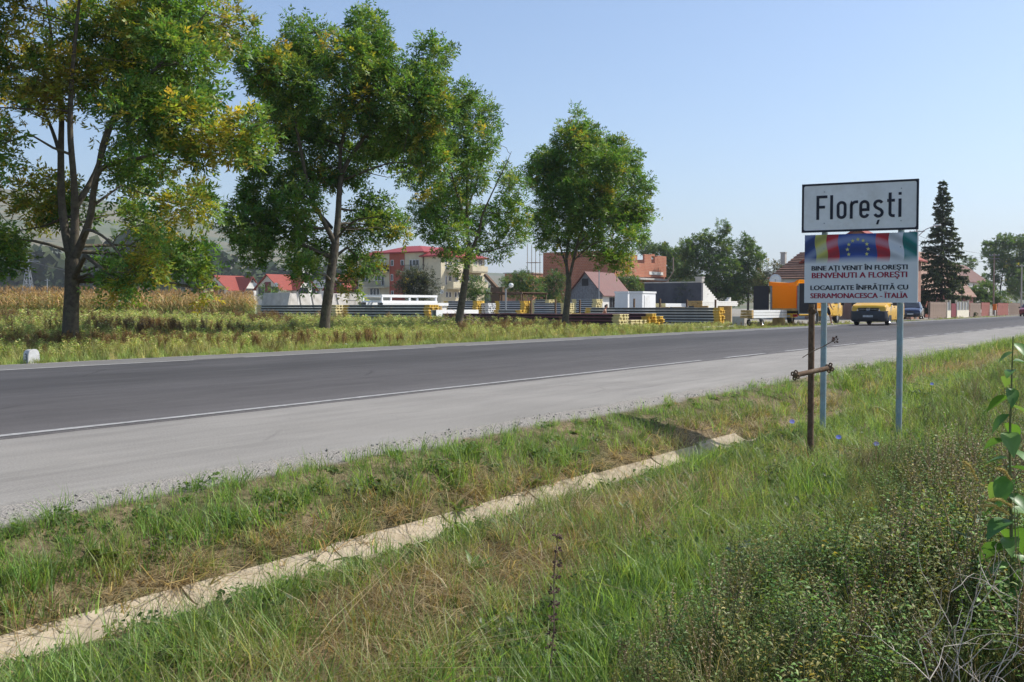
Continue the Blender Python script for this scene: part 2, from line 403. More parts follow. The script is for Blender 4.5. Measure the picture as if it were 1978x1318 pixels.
t = NT('hill_grass'); v = t.coord('Object'); 
n1 = t.noise(t.coord('Object', (1, 1, 4)), 0.006, 6, 0.6); n2 = t.noise(v, 0.03, 5, 0.7)
c = t.ramp(n1, [(0.3, (0.075, 0.095, 0.045)), (0.45, (0.115, 0.13, 0.065)), (0.55, (0.18, 0.155, 0.09)), (0.7, (0.09, 0.11, 0.055))])
c = t.mix(t.ramp(n2, [(0.56, (0, 0, 0)), (0.64, (1, 1, 1))]), c, (0.045, 0.06, 0.03))
t.base(c); t.set(Roughness=1.0); t.b.inputs['Specular IOR Level'].default_value = 0.05
hills = link('hills', np_mesh('hills', np.stack([HX, HY, HZ], -1).reshape(-1, 3), np.stack([ii, ii + nr, ii + nr + 1, ii + 1], 1), t.m, smooth=True)); tag(hills, kind='structure')
# ------------------------------------------------------------------ trees
def leaf_spray(C, Dv, n_leaf, rach, ll, lw, droop, g, cmap):
    """compound leaves round each cluster point C (N,3) heading along Dv: returns verts, faces, colours for the leaflets"""
    N = len(C)
    P = np.repeat(C, n_leaf, 0); D = np.repeat(Dv, n_leaf, 0)
    D = D + g.normal(0, 0.75, D.shape); D[:, 2] -= droop * g.random(len(D)); D /= np.linalg.norm(D, axis=1)[:, None] + 1e-9
    P = P + D * (g.random(len(P)) * 0.16)[:, None] + g.normal(0, 0.07, P.shape)
    S = np.cross(D, g.normal(0, 1, D.shape) * 0.5 + np.array([0, 0, 1.0])); S /= np.linalg.norm(S, axis=1)[:, None] + 1e-9
    Nn = np.cross(S, D)
    tone = np.repeat(cmap, n_leaf, 0) * (1 + g.normal(0, 0.16, (len(P), 1)))
    rl = rach * (0.7 + 0.6 * g.random(len(P)))
    V = []; CC = []
    pos = [(0.35, 1), (0.35, -1), (0.65, 1), (0.65, -1), (0.92, 1), (0.92, -1), (1.0, 0)]
    for a, sd_ in pos:
        bend = Nn * 0 ; bend[:, 2] = -(a ** 2) * rl * 0.25 * droop
        o = P + D * (rl * a)[:, None] + bend
        jit = g.normal(0, 0.28, D.shape)
        d = D * (0.55 if sd_ else 1.0) + S * (0.85 * sd_) + jit; d[:, 2] -= 0.25 * droop; d /= np.linalg.norm(d, axis=1)[:, None] + 1e-9
        w = np.cross(d, Nn + g.normal(0, 0.35, D.shape)); w /= np.linalg.norm(w, axis=1)[:, None] + 1e-9
        n_ = np.cross(d, w)
        L = (ll * (0.7 + 0.6 * g.random(len(P))))[:, None]; Wd = (lw * (0.75 + 0.5 * g.random(len(P))))[:, None]
        q = np.stack([o, o + d * L * 0.45 + w * Wd * 0.5 + n_ * L * 0.05, o + d * L - n_ * L * 0.08, o + d * L * 0.45 - w * Wd * 0.5 + n_ * L * 0.05], 1)
        V.append(q.reshape(-1, 3)); CC.append(np.repeat(np.clip(tone * (1 + g.normal(0, 0.1, tone.shape)), 0.004, 1), 4, 0))
    V = np.concatenate(V); CC = np.concatenate(CC); F = np.arange(len(V)).reshape(-1, 4)
    return V, F, CC

GREEN = np.array([[0.12, 0.24, 0.045], [0.16, 0.285, 0.055], [0.09, 0.195, 0.05], [0.21, 0.3, 0.06]])
YELL = np.array([[0.46, 0.4, 0.05], [0.48, 0.35, 0.05], [0.36, 0.37, 0.06]])

def grow(base, limbs, lobes, seed, dens=1.0, ll=0.12, lw=0.042, rach=0.3, droop=0.5, n_leaf=5, yellow=0.1, green=GREEN, twig=0.02, scale_r=1.0, gap=0.42):
    """limbs: [(points, radii)] in metres from the base; lobes: [(centre, radii(3), yellowness)]. Returns (wood MB, leaf arrays)."""
    g = np.random.default_rng(seed)
    wood = MB(); nodes = []; nr = []
    for pts, rad in limbs:
        # smooth the polyline a little
        P = [Vector(p) for p in pts]; Q = []; RR_ = []
        for i in range(len(P) - 1):
            for k in range(4):
                u = k / 4; a = P[max(i - 1, 0)]; b = P[i]; c = P[i + 1]; d = P[min(i + 2, len(P) - 1)]
                Q.append(0.5 * ((2 * b) + (c - a) * u + (2 * a - 5 * b + 4 * c - d) * u * u + (3 * b - a - 3 * c + d) * u ** 3)); RR_.append(rad[i] * (1 - u) + rad[i + 1] * u)
        Q.append(P[-1]); RR_.append(rad[-1])
        wood.tube(Q, RR_, 10 if RR_[0] > 0.1 else 7, caps=False)
        nodes += [np.array(q) for q in Q]; nr += RR_
    nodes = np.array(nodes); nr = np.array(nr)
    Cs = []; Ds = []; Cm = []
    zmin = nodes[:, 2].max() * 0.18
    for (c, r, yel) in lobes:
        c = np.array(c, float); r = np.array(r, float)
        ok = nodes[:, 2] < c[2] + 0.2 * r[2]
        dd = np.linalg.norm(nodes - c, axis=1) + np.where(ok, 0, 3) + np.where(nodes[:, 2] < zmin, 5, 0)
        j = int(np.argmin(dd)); a = nodes[j]; ra = min(nr[j] * 0.6, 0.02 + 0.03 * np.linalg.norm(c - a)) * 0.8
        mid = (a + c) / 2 + g.normal(0, 0.12, 3) * np.linalg.norm(c - a) + np.array([0, 0, 0.08 * np.linalg.norm(c - a)])
        br = [a, (a * 0.55 + mid * 0.45) + g.normal(0, .03, 3), mid, c * 0.7 + mid * 0.3 + g.normal(0, .05, 3), c]
        wood.tube(br, [max(ra, 0.012), max(ra * .85, .011), max(ra * .65, .01), max(ra * .45, .008), 0.008], 6, caps=False)
        vol = r[0] * r[2]
        n = max(10, int(52 * vol * dens)); k = max(4, int(7 * vol ** 0.5))
        subs = c + g.normal(0, 0.42, (k, 3)) * r
        for s_ in subs:
            st = c * 0.6 + mid * 0.4 if g.random() < .5 else c
            m2 = (st + s_) / 2 + g.normal(0, 0.06, 3)
            wood.tube([st, m2, s_, s_ + (s_ - st) * 0.35 + np.array([0, 0, 0.05])], [0.5 * twig, 0.4 * twig, 0.3 * twig, 0.12 * twig], 4, caps=False)
        # clusters: hug the sub-branches, with gaps, inside an uneven ellipsoid
        u = g.normal(0, 1, (n * 3, 3)); u /= np.linalg.norm(u, axis=1)[:, None]
        rad = g.random(n * 3) ** 0.42
        lump = 0.72 + 0.5 * vnoise(u[:, 0] * 2.3 + seed + c[0], u[:, 2] * 2.3 + c[2], seed)
        p = c + u * r * (rad * lump)[:, None]
        hole = vnoise(p[:, 0] * 1.25 + p[:, 1] * 0.7, p[:, 2] * 1.25 - p[:, 1] * 0.5, seed + 5)
        keep = hole > gap * (0.55 + 0.45 * g.random(len(p)))
        p = p[keep][:n]; u = u[keep][:n]
        near = subs[np.argmin(((p[:, None] - subs[None]) ** 2).sum(2), 1)]
        p = p * 0.78 + near * 0.22
        dirv = u * 0.7 + (p - near) * 0.5 + np.array([0, 0, 0.25])
        base_c = green[g.integers(0, len(green), len(p))]
        yn = vnoise(p[:, 0] * 0.9 + 7, p[:, 2] * 0.9 + p[:, 1], seed + 9)
        ym = ((yn + g.normal(0, 0.12, len(p))) > (1 - (yellow + yel)))[:, None]
        base_c = np.where(ym, YELL[g.integers(0, len(YELL), len(p))] * (0.45 + 0.65 * g.random((len(p), 1))) + base_c * 0.35, base_c)
        Cs.append(p); Ds.append(dirv); Cm.append(base_c)
    V, F, CC = leaf_spray(np.concatenate(Cs), np.concatenate(Ds), n_leaf, rach, ll, lw, droop, g, np.concatenate(Cm))
    return wood, V, F, CC

def put_tree(name, loc, label, wood, V, F, CC, group=None, bark='bark', cat='tree', crown='crown'):
    e = empty(name, loc, 0, label, cat, group)
    wood.build('trunk', M[bark], e, smooth='all', fix=False)
    c = link(crown, np_mesh(crown, V, F, M['leaf'], CC), e)
    return e

def px_tree(name, label, bx, by, yv, limbs, lobes, seed, group, bark='bark', **k):
    """a tree whose limbs and leaf masses are given as (px, py, depth offset in m) seen in the plane of its trunk"""
    r0 = at(bx, by, y=yv); Zd = dep(r0); b = Vector((r0.x, r0.y, float(gz(r0.x, r0.y)) - 0.05)); s = Zd / FPX
    def loc(q):
        w = at(q[0], q[1], d=Zd); return w - b + FWD0 * (q[2] if len(q) > 2 else 0)
    LM = [([loc(q) for q in pts], rad) for pts, rad in limbs]
    g = random.Random(seed); LB = []
    xs = [l[0] for l in lobes]; cx = sum(xs) / len(xs); RW = max(abs(x_ - cx) for x_ in xs) * s + 0.5
    for l in lobes:
        off = l[5] if len(l) > 5 else g.uniform(-1, 1) * 0.75 * math.sqrt(max(0.1, 1 - ((l[0] - cx) * s / RW) ** 2)) * min(RW, 3.4)
        c = loc((l[0], l[1], off)); rw = l[2] * s; rh = l[3] * s
        LB.append((c, (max(rw, 0.25), max((rw + rh) / 2, 0.25), max(rh, 0.25)), l[4] if len(l) > 4 else 0))
        # lobe axes follow the camera's right, not world x; near enough round to leave unrotated
    w, V, F, CC = grow(b, LM, LB, seed, **k)
    return put_tree(name, b, label, w, V, F, CC, group, bark)

AV = 'trees in the roadside row'
px_tree('ash_tree', 'big multi-stemmed tree with yellowing leaves, the first of the roadside row, by the milestone', 136, 672, 25.1,
    [([(136, 676), (136, 640), (139, 560), (141, 500)], [0.25, 0.215, 0.19, 0.2]),
     ([(138, 505), (122, 440, .1), (112, 380, .2), (108, 290, .3), (102, 180, .5), (80, 60, .6), (60, -60, .7)], [0.13, 0.115, 0.1, 0.085, 0.06, 0.035, 0.015]),
     ([(143, 500), (148, 420, -.1), (152, 350, -.3), (148, 250, -.4), (160, 130, -.6), (180, 0, -.8), (190, -90, -.8)], [0.13, 0.11, 0.085, 0.075, 0.055, 0.035, 0.02]),
     ([(150, 400, -.1), (176, 330, .3), (190, 240, .8), (230, 120, 1.1), (280, 0, 1.3)], [0.09, 0.075, 0.06, 0.045, 0.02]),
     ([(143, 502), (165, 465, -.2), (190, 420, -.5), (210, 350, -.8), (245, 325, -1), (310, 320, -1.4), (400, 300, -1.8), (500, 290, -2.0)], [0.13, 0.105, 0.095, 0.07, 0.055, 0.045, 0.03, 0.012]),
     ([(205, 370, -.7), (240, 270, -1.2), (310, 190, -1.5), (380, 130, -1.8), (440, 60, -1.8)], [0.065, 0.055, 0.045, 0.032, 0.015]),
     ([(168, 462, -.3), (200, 450, -1), (250, 470, -1.5), (300, 520, -1.9), (340, 570, -2)], [0.05, 0.042, 0.034, 0.024, 0.01]),
     ([(138, 490, 0), (110, 475, -.4), (60, 470, -.9), (10, 520, -1.3), (-40, 560, -1.5)], [0.05, 0.04, 0.034, 0.024, 0.01]),
     ([(150, 430, .1), (110, 415, .6), (50, 430, 1.1), (-40, 440, 1.6)], [0.05, 0.04, 0.03, 0.012]),
     ([(108, 300, .3), (60, 220, 1), (0, 140, 1.5), (-70, 60, 1.7)], [0.06, 0.045, 0.03, 0.015])],
    [(30, 50, 95, 80), (130, 30, 95, 85), (240, 40, 95, 85), (350, 50, 95, 80, .06), (430, 50, 62, 62, .1), (90, 140, 95, 60), (190, 140, 95, 60), (300, 150, 95, 65, .06), (395, 160, 80, 70, .12, -2.2),
     (30, 230, 85, 60, .05), (60, 300, 70, 45, .04), (20, 370, 60, 55), (105, 200, 55, 36), (240, 230, 70, 55), (330, 250, 85, 55, .1), (420, 260, 75, 50, .2, -2.2), (490, 300, 75, 36, .28, -2.3), (540, 270, 36, 26, .25, -2.2),
     (300, 330, 72, 36, .04), (390, 330, 60, 34, .12, -2), (350, 390, 62, 30, .03), (410, 395, 34, 28, .15),
     (260, 475, 52, 38), (320, 495, 56, 44, .05), (358, 508, 34, 34, .16), (290, 545, 44, 30), (220, 520, 40, 34), (340, 556, 26, 20, .18), (235, 575, 22, 24),
     (190, 335, 46, 36, .05, 1.7), (255, 405, 48, 26, .04, 1.5), (95, 400, 44, 26, .0, 1.6), (310, 440, 46, 26, .1, -1.2), (60, 355, 50, 30, .1, 1.2), (50, 460, 48, 26), (5, 500, 50, 40), (25, 545, 30, 18, .05), (-70, 80, 90, 90), (-90, 220, 85, 80), (-80, 360, 70, 70), (-60, 470, 60, 60),
     (60, -70, 110, 80), (210, -80, 110, 80), (350, -60, 90, 70), (130, -150, 90, 60)],
    1, AV, gap=.48, dens=2.1, ll=0.15, lw=0.058, yellow=0.3, n_leaf=5)

px_tree('ash_tree', 'tall dark green tree forking into three plumes, second of the roadside row', 628, 655, 25.1,
    [([(628, 660), (628, 620), (638, 540), (648, 470)], [0.23, 0.19, 0.17, 0.15]),
     ([(648, 475), (652, 420, .1), (658, 340, .2), (690, 280, .2), (745, 210, .3), (800, 140, .4), (850, 90, .4)], [0.13, 0.115, 0.09, 0.075, 0.055, 0.035, 0.012]),
     ([(656, 350, .2), (656, 280, .3), (680, 180, .6), (700, 80, .7), (700, 20, .7)], [0.075, 0.065, 0.05, 0.03, 0.01]),
     ([(648, 472), (628, 430, -.2), (605, 380, -.5), (590, 300, -.7), (572, 190, -.9), (564, 110, -1)], [0.11, 0.085, 0.07, 0.06, 0.04, 0.015]),
     ([(640, 440, .1), (610, 410, .5), (570, 400, 1), (500, 400, 1.6), (470, 440, 1.8)], [0.06, 0.045, 0.035, 0.02, 0.01]),
     ([(665, 345, .2), (720, 330, -.4), (770, 320, -.8), (820, 330, -1)], [0.05, 0.035, 0.02, 0.01]),
     ([(650, 460, .1), (690, 430, -.6), (740, 425, -1.1)], [0.045, 0.03, 0.01])],
    [(560, 40, 50, 52), (575, 110, 56, 60), (540, 150, 55, 50, .03), (585, 190, 55, 58), (525, 225, 52, 52, .04), (580, 265, 56, 46), (620, 240, 34, 60), (510, 300, 52, 44, .06), (625, 320, 40, 34),
     (705, 50, 40, 44), (720, 110, 50, 52), (680, 130, 40, 50), (730, 175, 48, 50), (690, 210, 48, 52), (720, 250, 50, 44), (670, 285, 40, 34), (750, 270, 44, 36), (690, 325, 40, 28),
     (840, 110, 30, 36), (825, 160, 42, 42), (800, 210, 48, 44), (845, 220, 32, 40), (775, 250, 42, 36), (815, 275, 46, 34), (840, 320, 30, 26), (770, 320, 34, 22),
     (510, 370, 58, 36), (560, 350, 44, 32), (470, 430, 30, 34), (510, 440, 42, 36), (560, 440, 46, 34), (600, 400, 36, 34, .04), (490, 485, 32, 24), (540, 488, 30, 22), (600, 470, 28, 34, .1), (610, 530, 20, 26, .06),
     (720, 395, 40, 26), (740, 430, 34, 22, .08), (690, 440, 36, 30, .1), (680, 500, 28, 36, .14), (770, 445, 18, 12, .2), (665, 540, 16, 26, .06)],
    2, AV, gap=.47, dens=2.8, ll=0.155, lw=0.058, yellow=0.1, n_leaf=5)

px_tree('ash_tree', 'slim sparse tree with a bare pale side limb, third of the roadside row', 884, 645, 25.1,
    [([(884, 652), (888, 610), (897, 550), (906, 480)], [0.2, 0.165, 0.14, 0.12]),
     ([(906, 485), (902, 430, .1), (902, 370, .2), (900, 290, .2), (886, 210, .3), (884, 175, .3)], [0.085, 0.07, 0.06, 0.045, 0.025, 0.01]),
     ([(902, 430, .1), (885, 380, -.4), (868, 320, -.7), (850, 270, -.9)], [0.05, 0.04, 0.028, 0.01]),
     ([(903, 400, .2), (925, 330, .6), (935, 250, .7)], [0.05, 0.035, 0.012]),
     ([(906, 500), (915, 475, -.2), (926, 450, -.4), (932, 420, -.6), (950, 380, -.8), (975, 330, -1), (988, 300, -1)], [0.075, 0.065, 0.055, 0.045, 0.03, 0.02, 0.008]),
     ([(914, 480, -.2), (940, 488, -.5), (970, 480, -.8), (1005, 470, -1)], [0.04, 0.03, 0.02, 0.008])],
    [(890, 195, 28, 26), (905, 225, 34, 34), (870, 240, 34, 36), (935, 230, 20, 32), (900, 285, 42, 38), (850, 300, 36, 34, .08), (940, 285, 20, 36), (870, 345, 44, 34, .06), (820, 345, 30, 30, .1), (915, 345, 34, 34),
     (985, 320, 16, 22), (990, 365, 20, 28), (970, 400, 24, 26), (1000, 410, 16, 24), (820, 395, 30, 26), (860, 405, 38, 28), (905, 410, 36, 26), (945, 425, 26, 20), (985, 450, 30, 18), (1010, 440, 18, 16), (835, 440, 30, 22), (880, 450, 36, 22), (920, 470, 26, 18), (960, 480, 26, 14), (865, 480, 22, 14), (895, 505, 20, 18), (800, 410, 14, 18), (930, 505, 14, 12)],
    3, AV, dens=2.2, ll=0.15, lw=0.056, yellow=0.06, gap=0.5, n_leaf=5)

px_tree('ash_tree', 'round green tree forking low, fourth of the roadside row, nearest the yellow truck', 1092, 641, 25.1,
    [([(1090, 646), (1093, 610), (1098, 560), (1098, 540)], [0.2, 0.165, 0.14, 0.14]),
     ([(1098, 545), (1094, 500, .1), (1100, 450, .2), (1098, 380, .3), (1095, 300, .3), (1105, 240, .3)], [0.085, 0.075, 0.06, 0.045, 0.028, 0.01]),
     ([(1098, 545), (1108, 500, -.1), (1118, 460, -.3), (1140, 390, -.5), (1165, 310, -.6), (1170, 270, -.6)], [0.085, 0.07, 0.06, 0.045, 0.028, 0.01]),
     ([(1112, 480, -.2), (1145, 440, -.8), (1190, 390, -1.2), (1235, 350, -1.4)], [0.055, 0.042, 0.028, 0.01]),
     ([(1096, 520, .1), (1082, 470, .6), (1072, 410, .9), (1052, 330, 1.1)], [0.055, 0.042, 0.03, 0.01]),
     ([(1106, 505, -.1), (1150, 470, -.8), (1195, 475, -1.2)], [0.04, 0.03, 0.01])],
    [(1050, 305, 22, 26), (1045, 345, 28, 32), (1075, 330, 28, 38), (1108, 250, 16, 24), (1095, 285, 32, 32), (1130, 270, 32, 30), (1160, 285, 34, 32), (1195, 280, 26, 26), (1120, 325, 36, 36), (1165, 335, 38, 36), (1210, 325, 28, 34), (1240, 355, 18, 22), (1065, 390, 34, 32), (1105, 380, 36, 34), (1150, 385, 38, 34), (1195, 380, 36, 32), (1235, 395, 28, 24), (1250, 410, 16, 14),
     (1050, 425, 28, 24), (1090, 430, 32, 24), (1135, 425, 36, 26), (1180, 425, 36, 26), (1220, 430, 28, 20), (1060, 460, 24, 16), (1150, 460, 34, 18), (1195, 465, 30, 18, .12), (1110, 465, 26, 16), (1205, 500, 28, 18, .25), (1165, 495, 26, 14, .12), (1225, 455, 16, 12), (1075, 490, 20, 14)],
    4, AV, dens=2.8, ll=0.155, lw=0.058, yellow=0.06, gap=0.46, n_leaf=5)

# --- simpler trees behind the yard and along the street
WAL = np.array([[0.08, 0.155, 0.034], [0.1, 0.18, 0.04], [0.065, 0.13, 0.038], [0.13, 0.2, 0.046]])
def back_tree(name, label, bx, yv_or_x, lob, seed, group=None, green=WAL, trunk_r=0.2, base_z=None, **k):
    """lob: (px, py, rx, ry) leaf masses; the tree stands where column bx meets y = yv"""
    p = at(bx, 594, y=yv_or_x); Zd = dep(p); b = Vector((p.x, p.y, float(gz(p.x, p.y)) - 0.1)); s = Zd / FPX
    g = random.Random(seed); LB = []
    xs = [l[0] for l in lob]; ys = [l[1] for l in lob]; topz = (594 - min(ys)) * s + 1
    for l in lob:
        c = at(l[0], l[1], d=Zd) - b + FWD0 * g.uniform(-1, 1) * 0.5 * (max(xs) - min(xs)) * s * 0.6
        LB.append((c, (l[2] * s, (l[2] + l[3]) / 2 * s, l[3] * s), l[4] if len(l) > 4 else 0))
    hi = max(1.0, topz * 0.9); lean = (sum(xs) / len(xs) - bx) * s
    LM = [([(0, 0, 0), RIGHT * lean * .15 + UPV * hi * .35, RIGHT * lean * .6 + UPV * hi * .7, RIGHT * lean + UPV * hi * .93], [trunk_r, trunk_r * .8, trunk_r * .5, trunk_r * .15])]
    kw = dict(dens=0.35, ll=0.3, lw=0.13, rach=0.5, n_leaf=4, yellow=0.0, green=green, droop=0.4, gap=0.4, twig=0.05); kw.update(k)
    w, V, F, CC = grow(b, LM, LB, seed, **kw)
    return put_tree(name, b, label, w, V, F, CC, group, 'darkbark')
BK = 'leafy trees behind the builders yard'
back_tree('walnut_tree', 'tall dark green tree with a pointed top behind the stepped wall', 1385, 62, [(1392, 445, 14, 14), (1360, 465, 24, 20), (1395, 480, 28, 26), (1345, 500, 34, 28), (1390, 520, 40, 30), (1330, 540, 30, 28), (1370, 555, 36, 26), (1415, 550, 28, 26), (1325, 480, 22, 18), (1400, 580, 30, 16)], 21, BK, dens=.62)
back_tree('walnut_tree', 'broad low tree right behind the brick building shell', 1268, 85, [(1250, 478, 20, 16), (1275, 490, 28, 20), (1300, 500, 28, 22), (1285, 525, 36, 26), (1262, 545, 24, 24), (1310, 545, 26, 24), (1320, 510, 20, 20)], 22, BK, dens=.62)
back_tree('walnut_tree', 'smaller round-topped tree beside the tiled house', 1445, 58, [(1442, 468, 18, 14), (1450, 490, 26, 18), (1435, 510, 24, 18), (1465, 505, 16, 14), (1440, 540, 32, 26), (1465, 545, 18, 20), (1425, 565, 26, 22)], 23, BK, dens=.62)
BUSHG = np.array([[0.06, 0.075, 0.03], [0.09, 0.1, 0.045], [0.05, 0.065, 0.03], [0.13, 0.12, 0.07]])
back_tree('orchard_tree', 'dusty grey-green fruit tree in front of the tiled roof', 1515, 40, [(1500, 520, 22, 14), (1525, 530, 26, 16), (1545, 545, 20, 18), (1480, 540, 20, 18), (1505, 555, 30, 18), (1470, 565, 22, 18), (1535, 568, 24, 14)], 24, None, BUSHG, .12, dens=.9, ll=0.2, lw=0.08)
back_tree('willow_shrub', 'rounded grey-green shrub growing against the dark retaining wall', 1337, 36, [(1325, 555, 12, 12), (1345, 552, 12, 12), (1337, 565, 20, 14), (1330, 575, 18, 10)], 25, None, np.array([[0.06, 0.085, 0.045], [0.085, 0.11, 0.06]]), .06, dens=1.6, ll=0.2, lw=0.03)
back_tree('orchard_tree', 'round grey-green tree growing in front of the apartment block', 805, 72, [(790, 535, 24, 16), (815, 530, 24, 16), (805, 552, 38, 16), (780, 555, 18, 14), (832, 552, 18, 16), (805, 572, 34, 14)], 26, None, np.array([[0.055, 0.07, 0.04], [0.08, 0.095, 0.055], [0.045, 0.06, 0.035]]), .12, dens=.9, ll=0.22, lw=0.08)
back_tree('garden_tree', 'green bush left of the rusty canopy, beside the apartment block', 918, 62, [(915, 550, 18, 16), (925, 570, 18, 14), (908, 575, 14, 12)], 27, 'bushes behind the stacks', WAL, .08, dens=1., ll=.2, lw=.08)
back_tree('garden_tree', 'green bush behind the rusty canopy roof, below the brick building', 1005, 66, [(985, 545, 20, 12), (1010, 540, 22, 14), (1000, 560, 30, 14), (1035, 555, 20, 16)], 28, 'bushes behind the stacks', WAL, .08, dens=1., ll=.22, lw=.09, yellow=.1)
back_tree('garden_tree', 'dark green bush at the foot of the shaded brick wall', 1062, 70, [(1055, 550, 18, 18), (1075, 540, 20, 18), (1070, 570, 26, 14), (1050, 575, 16, 12)], 29, 'bushes behind the stacks', WAL * .8, .08, dens=1., ll=.22, lw=.09)
back_tree('garden_tree', 'leafy bush between the barn roof and the brick shell', 1222, 66, [(1210, 535, 16, 14), (1225, 548, 20, 14), (1235, 562, 18, 12)], 30, 'bushes behind the stacks', WAL, .08, dens=1., ll=.22, lw=.09, yellow=.1)
back_tree('garden_tree', 'small green bush by the white gabled houses', 525, 66, [(520, 565, 14, 8), (535, 570, 14, 7)], 31, 'bushes behind the stacks', WAL, .06, dens=1.2, ll=.22, lw=.08)
ST = 'big trees along the village street'
back_tree('walnut_tree', 'large leafy tree overhanging the brown roof at the end of the fence', 1930, 34, [(1900, 482, 20, 14), (1930, 470, 26, 14), (1965, 470, 26, 14), (1885, 505, 12, 12), (1925, 500, 30, 20), (1965, 505, 28, 24), (1950, 535, 30, 24), (1990, 500, 26, 30), (1925, 540, 16, 20), (1970, 560, 24, 20)], 32, ST, dens=.4, ll=.4, lw=.17)
back_tree('garden_tree', 'dense green shrub behind the fence right of the spruce', 1898, 26, [(1885, 565, 20, 12), (1905, 560, 20, 14), (1920, 572, 16, 12), (1892, 580, 22, 8), (1935, 575, 18, 12)], 33, ST, WAL, .1, dens=.8, ll=.3, lw=.12)

# the spruce: whorls of drooping needle-covered boughs
def spruce(label, px, yv, ptop, pbase, seed):
    p = at(px, 594, y=yv); Zd = dep(p); s = Zd / FPX; b = Vector((p.x, p.y, float(gz(p.x, p.y))))
    H = (594 - ptop) * s + 1.2; g = np.random.default_rng(seed); wood = MB()
    wood.tube([(0, 0, 0), (0, 0, H * .5), (0, 0, H)], [0.2, 0.12, 0.015], 8, caps=False)
    A = []; B = []; z = 0.9
    while z < H - 0.2:
        f = 1 - z / H; n = int(4 + 2 * f + g.random()); L0 = 0.22 + 3.9 * f ** 0.95
        for k in range(n):
            a = 2 * math.pi * (k + g.random()) / n + z * 2.4; L = L0 * (0.55 + 0.6 * g.random()); d = np.array([math.cos(a), math.sin(a), 0]); z0 = z + g.normal(0, .12)
            pts = [np.array([0, 0, z0]) + d * L * u + np.array([0, 0, L * (0.1 * u - 0.5 * u * u + 0.34 * u ** 3)]) for u in np.linspace(0, 1, 6)]
            wood.tube(pts, [.03 * f + .01, .02, .016, .012, .008, .004], 4, caps=False)
            m = int(7 + L * 20)
            u = g.random(m) ** 0.7; q = np.array([np.interp(u, np.linspace(0, 1, 6), [pt[c] for pt in pts]) for c in range(3)]).T
            side = np.array([-d[1], d[0], 0]); w = (g.random(m) * 2 - 1) * (0.2 * L * (1.1 - u)) + g.normal(0, .05, m)
            tip = q + side * w[:, None] + d * (np.abs(w) * 0.7 + .12)[:, None] + np.array([0, 0, -1]) * (0.05 + 0.5 * g.random(m) ** 1.5)[:, None] * (0.35 + 0.9 * f) + g.normal(0, .05, (m, 3))
            A.append(q); B.append(tip)
        z += (0.31 + 0.25 * f) * (0.7 + 0.6 * g.random())
    A = np.concatenate(A); B = np.concatenate(B)
    V = []; C = []
    for r in range(5):
        u0 = g.random((len(A), 1)) * 0.8; o = A + (B - A) * u0; d = (B - A) * (0.3 + 0.4 * g.random((len(A), 1))) + g.normal(0, 0.09, A.shape)
        w = np.cross(d, g.normal(0, 1, A.shape)); w = w / (np.linalg.norm(w, axis=1)[:, None] + 1e-9) * 0.075
        V.append(np.stack([o - w * .5, o + w * .5, o + d * .6 + w, o + d - w * .3], 1).reshape(-1, 3))
        C.append(np.repeat(np.array([[0.05, 0.08, 0.042]]) * (0.6 + 0.9 * g.random((len(A), 1))) + np.array([[0.008, 0.006, 0.0]]), 4, 0))
    V = np.concatenate(V); C = np.concatenate(C)
    e = empty('spruce_tree', b, 0, label, 'tree'); wood.build('trunk', M['darkbark'], e, smooth='all', fix=False)
    link('crown', np_mesh('crown', V, np.arange(len(V)).reshape(-1, 4), M['leaf'], C), e)
spruce('tall dark pointed spruce rising behind the dark blue car and picket fence', 1818, 24, 348, 590, 41)

# far woodland along the foot of the hill: one mass
M['farleaf'] = leafmat('far_leaf', 0.0, .2, .7)
g = np.random.default_rng(5)
pts = []
for k in range(420):
    px = g.uniform(-160, 1020); d = g.uniform(480, 800)
    p = at(px, 594, d=d); hgt = (9 + 9 * g.random()) * (2.3 if px < 300 else 1.5 if px < 640 else 0.8) * (0.6 + .8 * vnoise(np.array([px / 60.]), np.array([2.]), 3)[0])
    pts.append((p.x, p.y, hgt))
V = []; C = []
for (x_, y_, h) in pts:
    n = 110; u = g.normal(0, 1, (n, 3)); u /= np.linalg.norm(u, axis=1)[:, None]; r = g.random(n) ** .4
    q = np.array([x_, y_, h * .55]) + u * r[:, None] * np.array([h * .48, h * .48, h * .5]) * (0.75 + .5 * vnoise(u[:, 0] * 2 + x_, u[:, 2] * 2, 3))[:, None]
    a = g.normal(0, 1, (n, 3)); a /= np.linalg.norm(a, axis=1)[:, None]; bq = np.cross(a, g.normal(0, 1, (n, 3))); bq /= np.linalg.norm(bq, axis=1)[:, None]
    sz = h * 0.11
    V.append(np.stack([q - a * sz, q + bq * sz, q + a * sz, q - bq * sz], 1).reshape(-1, 3))
    tone = np.array([0.035, 0.058, 0.022]) * (0.7 + 0.8 * g.random()) + np.array([0.02, 0.012, 0]) * g.random()
    C.append(np.repeat(tone[None] * (0.8 + .4 * g.random((n, 1))), 4, 0))
V = np.concatenate(V); C = np.concatenate(C)
wood_far = link('woodland', np_mesh('woodland', V, np.arange(len(V)).reshape(-1, 4), M['farleaf'], C)); tag(wood_far, 'dark belt of woodland along the foot of the hill', 'woodland', kind='stuff')
